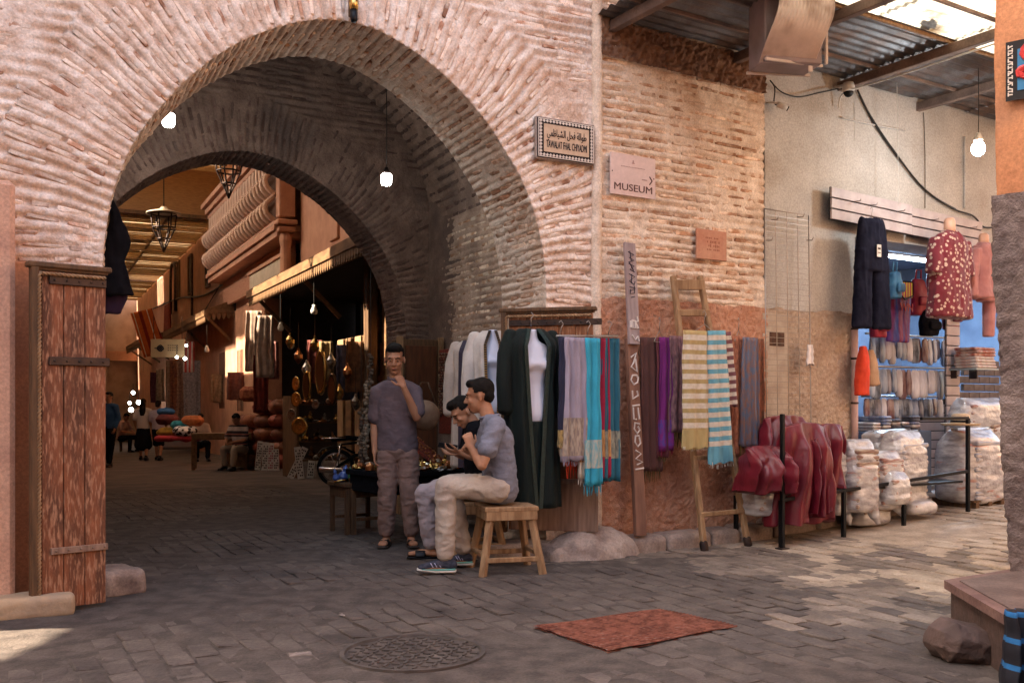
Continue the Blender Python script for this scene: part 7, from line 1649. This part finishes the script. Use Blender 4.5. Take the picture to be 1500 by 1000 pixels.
# white printed boards leaning
m_pb=mat('printed_board',(.52,.48,.46),(.16,.14,.16),40,.6,ramp=(.5,.56))
for i,(px,py,lean,lab) in enumerate(((377,688,.10,'narrow printed white board, first of the leaning ones'),(387,689,.06,'printed white board next to the narrow one'),(396,689,.02,'printed board with pinkish print in the leaning group'),(405,689,-.04,'short printed board at the end of the leaning group'),(425,700,.45,'slanting printed board with blue edge'),(441,701,-.12,'bold printed white board standing before the rack'),(454,700,.1,'small printed board near the moped wheel'),(528,640,.35,'number-like printed strip standing above the moped seat'))):
    p=gp(px,py) if py>660 else pt(px,652,15); hh=[.62,.60,.58,.45,.62,.58,.32,.36][i]; t=thing('printed_board',lab,'board',p,R(10)); m3=Mx.Rotation(lean,3,'Y')@Mx.Rotation(-.12,3,'X')
    MB().box(m3@V((0,0,hh/2)),(.12,.02,hh),m3,.003).build('panel',m_white,t); mb=MB()
    for k in range(int(hh/.05)-1): 
        for j in (-1,0,1):
            if (k*3+j+i)%4: mb.box(m3@V((j*.032,-.012,.06+k*.05)),(.022,.004,.03),m3)
    mb.build('print',m_iron if i!=2 else MATS['crimson_cloth'],t,stuff=False)
# moped
p=gp(497,712); mp_=thing('moped','black moped with spoked wheel and chrome exhaust parked by the arch','moped',p,R(12))
def wheel(x): 
    mb=MB(); mb.tube([(x+.27*math.cos(a*PI/16),0,.30+.27*math.sin(a*PI/16)) for a in range(33)],.032,8); t_=mb.build('tyre',m_black,mp_,True); m2=MB(); m2.tube([(x+.225*math.cos(a*PI/16),0,.30+.225*math.sin(a*PI/16)) for a in range(33)],.010,5)
    m2.build('rim',m_chrome,t_,True); m3=MB()
    for a in range(16): m3.tube([(x,.02*(-1)**a,.30),(x+.225*math.cos(a*PI/8),0,.30+.225*math.sin(a*PI/8))],.0025,4)
    m3.tube([(x,-.05,.30),(x,.05,.30)],.04,10); m3.build('spokes',m_chrome,t_)
wheel(-.05); wheel(1.10)
MB().tube([(-.05,-.05,.30),(.25,-.05,.50),(.55,0,.45),(.85,0,.75),(1.0,0,.70),(1.10,0,.30)],.028,8).tube([(.25,.05,.52),(-.02,.05,.66),(.35,0,.70),(.8,0,.72)],.024,8).build('frame',m_black,mp_,True)
MB().chain([(-.10,0,.74),(.15,0,.77),(.40,0,.75)],[(.09,.035),(.11,.04),(.10,.035)],xd=V((0,1,0))).build('seat',m_fabBlack,mp_,True); MB().chain([(.45,0,.68),(.7,0,.74)],[(.09,.09),(.10,.08)],xd=V((0,1,0))).build('fuel_tank',m_black,mp_,True)
MB().tube([(-.32,-.14,.28),(.15,-.15,.26),(.5,-.12,.30)],[.042,.045,.03],12).build('exhaust_pipe',m_chrome,mp_,True); MB().box((.45,-.02,.40),(.28,.20,.22),None,.04).build('engine',m_iron,mp_)
MB().tube([(-.28,0,.76),(-.1,-.1,.77),(.1,-.11,.775)],.011,6).tube([(-.28,0,.76),(-.1,.1,.77),(.1,.11,.775)],.011,6).build('luggage_rack',m_chrome,mp_,True); MB().tube([(.02,-.10,.68),(-.04,-.10,.34)],.022,8).build('shock_absorber',m_chrome,mp_,True)
MB().tube([(.85,0,.75),(.80,0,.98),(.74,-.28,1.0)],.014,6).tube([(.80,0,.98),(.74,.28,1.0)],.014,6).build('handlebar',m_chrome,mp_,True); MB().chain([(-.33,0,.52),(-.26,0,.60),(-.1,0,.64),(.1,0,.62)],[(.05,.012)]*4,xd=V((0,1,0))).build('mudguard',m_black,mp_,True)
# textile heap
m_hp=[mat('heap_%s'%n_,c,tuple(q_*.6 for q_ in c),9,.9) for n_,c in(('turquoise',(.03,.28,.35)),('orange',(.45,.14,.05)),('white',(.48,.44,.42)),('mustard',(.40,.24,.04)),('wine',(.16,.04,.04)),('blue',(.03,.12,.28)),('red',(.40,.03,.04)))]
for px,py,Z,w_,h_,k,lab in((265,622,24,.5,.22,0,'turquoise bundle on the textile heap'),(282,616,24,.5,.25,1,'orange bundle on the textile heap'),(272,631,23.6,.55,.22,2,'black and white checked bundle on the textile heap'),(248,633,24,.6,.24,3,'mustard yellow bundle on the textile heap'),(245,614,25,.6,.28,4,'wine brown bundle on the textile heap'),(243,603,25,.25,.22,5,'blue bundle at the top of the textile heap'),(262,642,23.6,1.1,.12,6,'flat red cloth along the front of the textile heap')):
    p=pt(px,py,Z); me=remesh(MB().box((0,0,0),(w_,.5,h_),None,h_*.4),.03,4,lambda P:.04*fbm(P*5+k,k,3)); mm=m_hp[k] if lab[0:5]!='black' else mat('checked',(.5,.5,.5),(.9,.9,.9),3,.9,voro=(9,(.02,.02,.02),.4)); tag(link('textile_bundle',me,mm,None,p,FA.a+k,smooth=True),lab,'bundle')
p=gp(262,662); t=thing('display_bench','low pale bench under the textile heap','bench',(p.x,p.y+.3,p.z),FA.a); MB().box((0,.3,.28),(1.6,.9,.4),None,.08).build('base',mat('pale_drape',(.40,.34,.31),rough=.9),t); MB().box((0,.3,.50),(1.7,1.0,.05),None,.01).build('top',m_hp[6],t)
p=gp(318,688); t=thing('work_table','orange-brown wooden table between the two seated men','table',(p.x,p.y+.35,p.z),FA.a-.2); MB().box((0,0,.72),(1.25,.6,.14),None,.01).build('tabletop',m_canw,t)
for x in(-.58,.5):
    for y in(-.25,.25): MB().box((x,y,.34),(.08,.08,.68)).build('leg',m_canw,t)
MB().box((.3,.0,.35),(.45,.5,.6)).build('drawer_box',m_canw,t)
# far people
def far_person(label,px,pyf,pyh,shirt,pants,pose='stand',face=(0,1,0),hair='short',skirt=None,shorts=False,longs=False,shoes=None):
    g_=gp(px,pyf); Z=g_.y; H=(pyf-pyh)/F*Z
    k=H/1.72 if pose!='sit' else H/1.22; f=V(face).normalized(); X=V((-f.y,f.x,0)); up=V((0,0,1))
    A=lambda x,y,z: g_+X*x*k+f*y*k+up*z*k
    if pose=='sit':
        J=dict(head=A(0,.10,1.10),neck=A(0,.03,.97),chest=A(0,0,.78),pelvis=A(0,-.08,.46),shL=A(.17,.02,.92),shR=A(-.17,.02,.92),elL=A(.24,.12,.66),elR=A(-.24,.12,.66),wrL=A(.08,.34,.62),wrR=A(-.08,.34,.62),hpL=A(.09,-.02,.45),hpR=A(-.09,-.02,.45),knL=A(.14,.36,.47),knR=A(-.14,.36,.47),anL=A(.13,.40,.09),anR=A(-.13,.34,.09),toL=A(.14,.55,.04),toR=A(-.14,.5,.04))
    else:
        J=dict(head=A(0,.01,1.61),neck=A(0,0,1.46),chest=A(0,0,1.26),pelvis=A(0,0,.93),shL=A(.18,0,1.40),shR=A(-.18,0,1.40),elL=A(.24,-.03,1.12),elR=A(-.24,-.03,1.12),wrL=A(.22,.08,.90),wrR=A(-.22,.08,.90),hpL=A(.09,0,.88),hpR=A(-.09,0,.88),knL=A(.10,.06,.48),knR=A(-.10,-.02,.48),anL=A(.10,.12,.09),anR=A(-.11,-.14,.10),toL=A(.10,.27,.04),toR=A(-.11,-.0,.04))
    J['root']=g_; J['F']=f; J['hf']=f if pose!='sit' else (f+V((0,0,-.5)))
    return person(label,J,shirt,pants,shoes or ('shoe',m_black,m_black),hair,vox=.016,longsleeve=longs,skirt=skirt,shorts=shorts,build=1.0)
m_t1=mat('cream_top',(.42,.37,.33),rough=.9); m_t2=mat('lilac_grey_top',(.34,.30,.34),rough=.9)
far_person('walking woman in a cream top and dark skirt seen from behind',210,674,585,m_t1,None,face=(-.1,1,0),hair='long',skirt=m_fabBlack)
far_person('walking companion in a lilac grey top and dark shorts seen from behind',232,674,588,m_t2,m_fabBlack,face=(.1,1,0),shorts=True)
far_person('figure in a blue top half hidden by the door leaf',160,684,575,mat('blue_top',(.02,.07,.16),rough=.9),m_fabBlack,face=(-.3,-1,0),longs=True)
far_person('distant seated person in a pinkish top at the side of the street',181,662,605,mat('pinkish_top',(.40,.24,.22),rough=.9),m_fabBlack,'sit',face=(1,-.3,0))
far_person('seated young man in a pale shirt leaning over the work table',293,675,606,mat('pale_shirt',(.42,.32,.26),rough=.9),m_fabBlack,'sit',face=(.5,-1,0),longs=True)
m_strp=mat('striped_polo',(.5,.45,.42),(.85,.85,.85),9,.9,bands=[(0,(.46,.40,.37)),(.42,(.03,.025,.03)),(.62,(.36,.12,.10)),(.72,(.03,.025,.03))],blen=.21)
far_person('seated man in a striped polo shirt and khaki trousers beside the poufs',350,688,606,m_strp,mat('khaki_trousers',(.24,.19,.15),rough=.9),'sit',face=(-.35,-1,0))
# seats for the seated figures
for px,py,lab in((352,686,'low dark stool under the man in the striped polo shirt'),(295,673,'low dark stool under the man at the work table'),(182,661,'low stool of the distant seated person')):
    p=gp(px,py); t=thing('low_stool',lab,'stool',(p.x,p.y+.08,p.z),.2); MB().box((0,0,.36),(.36,.34,.05),None,.01).build('seat',m_wood,t)
    for x in(-.14,.14):
        for y in(-.13,.13): MB().box((x,y,.17),(.04,.04,.34)).build('leg',m_wood,t)
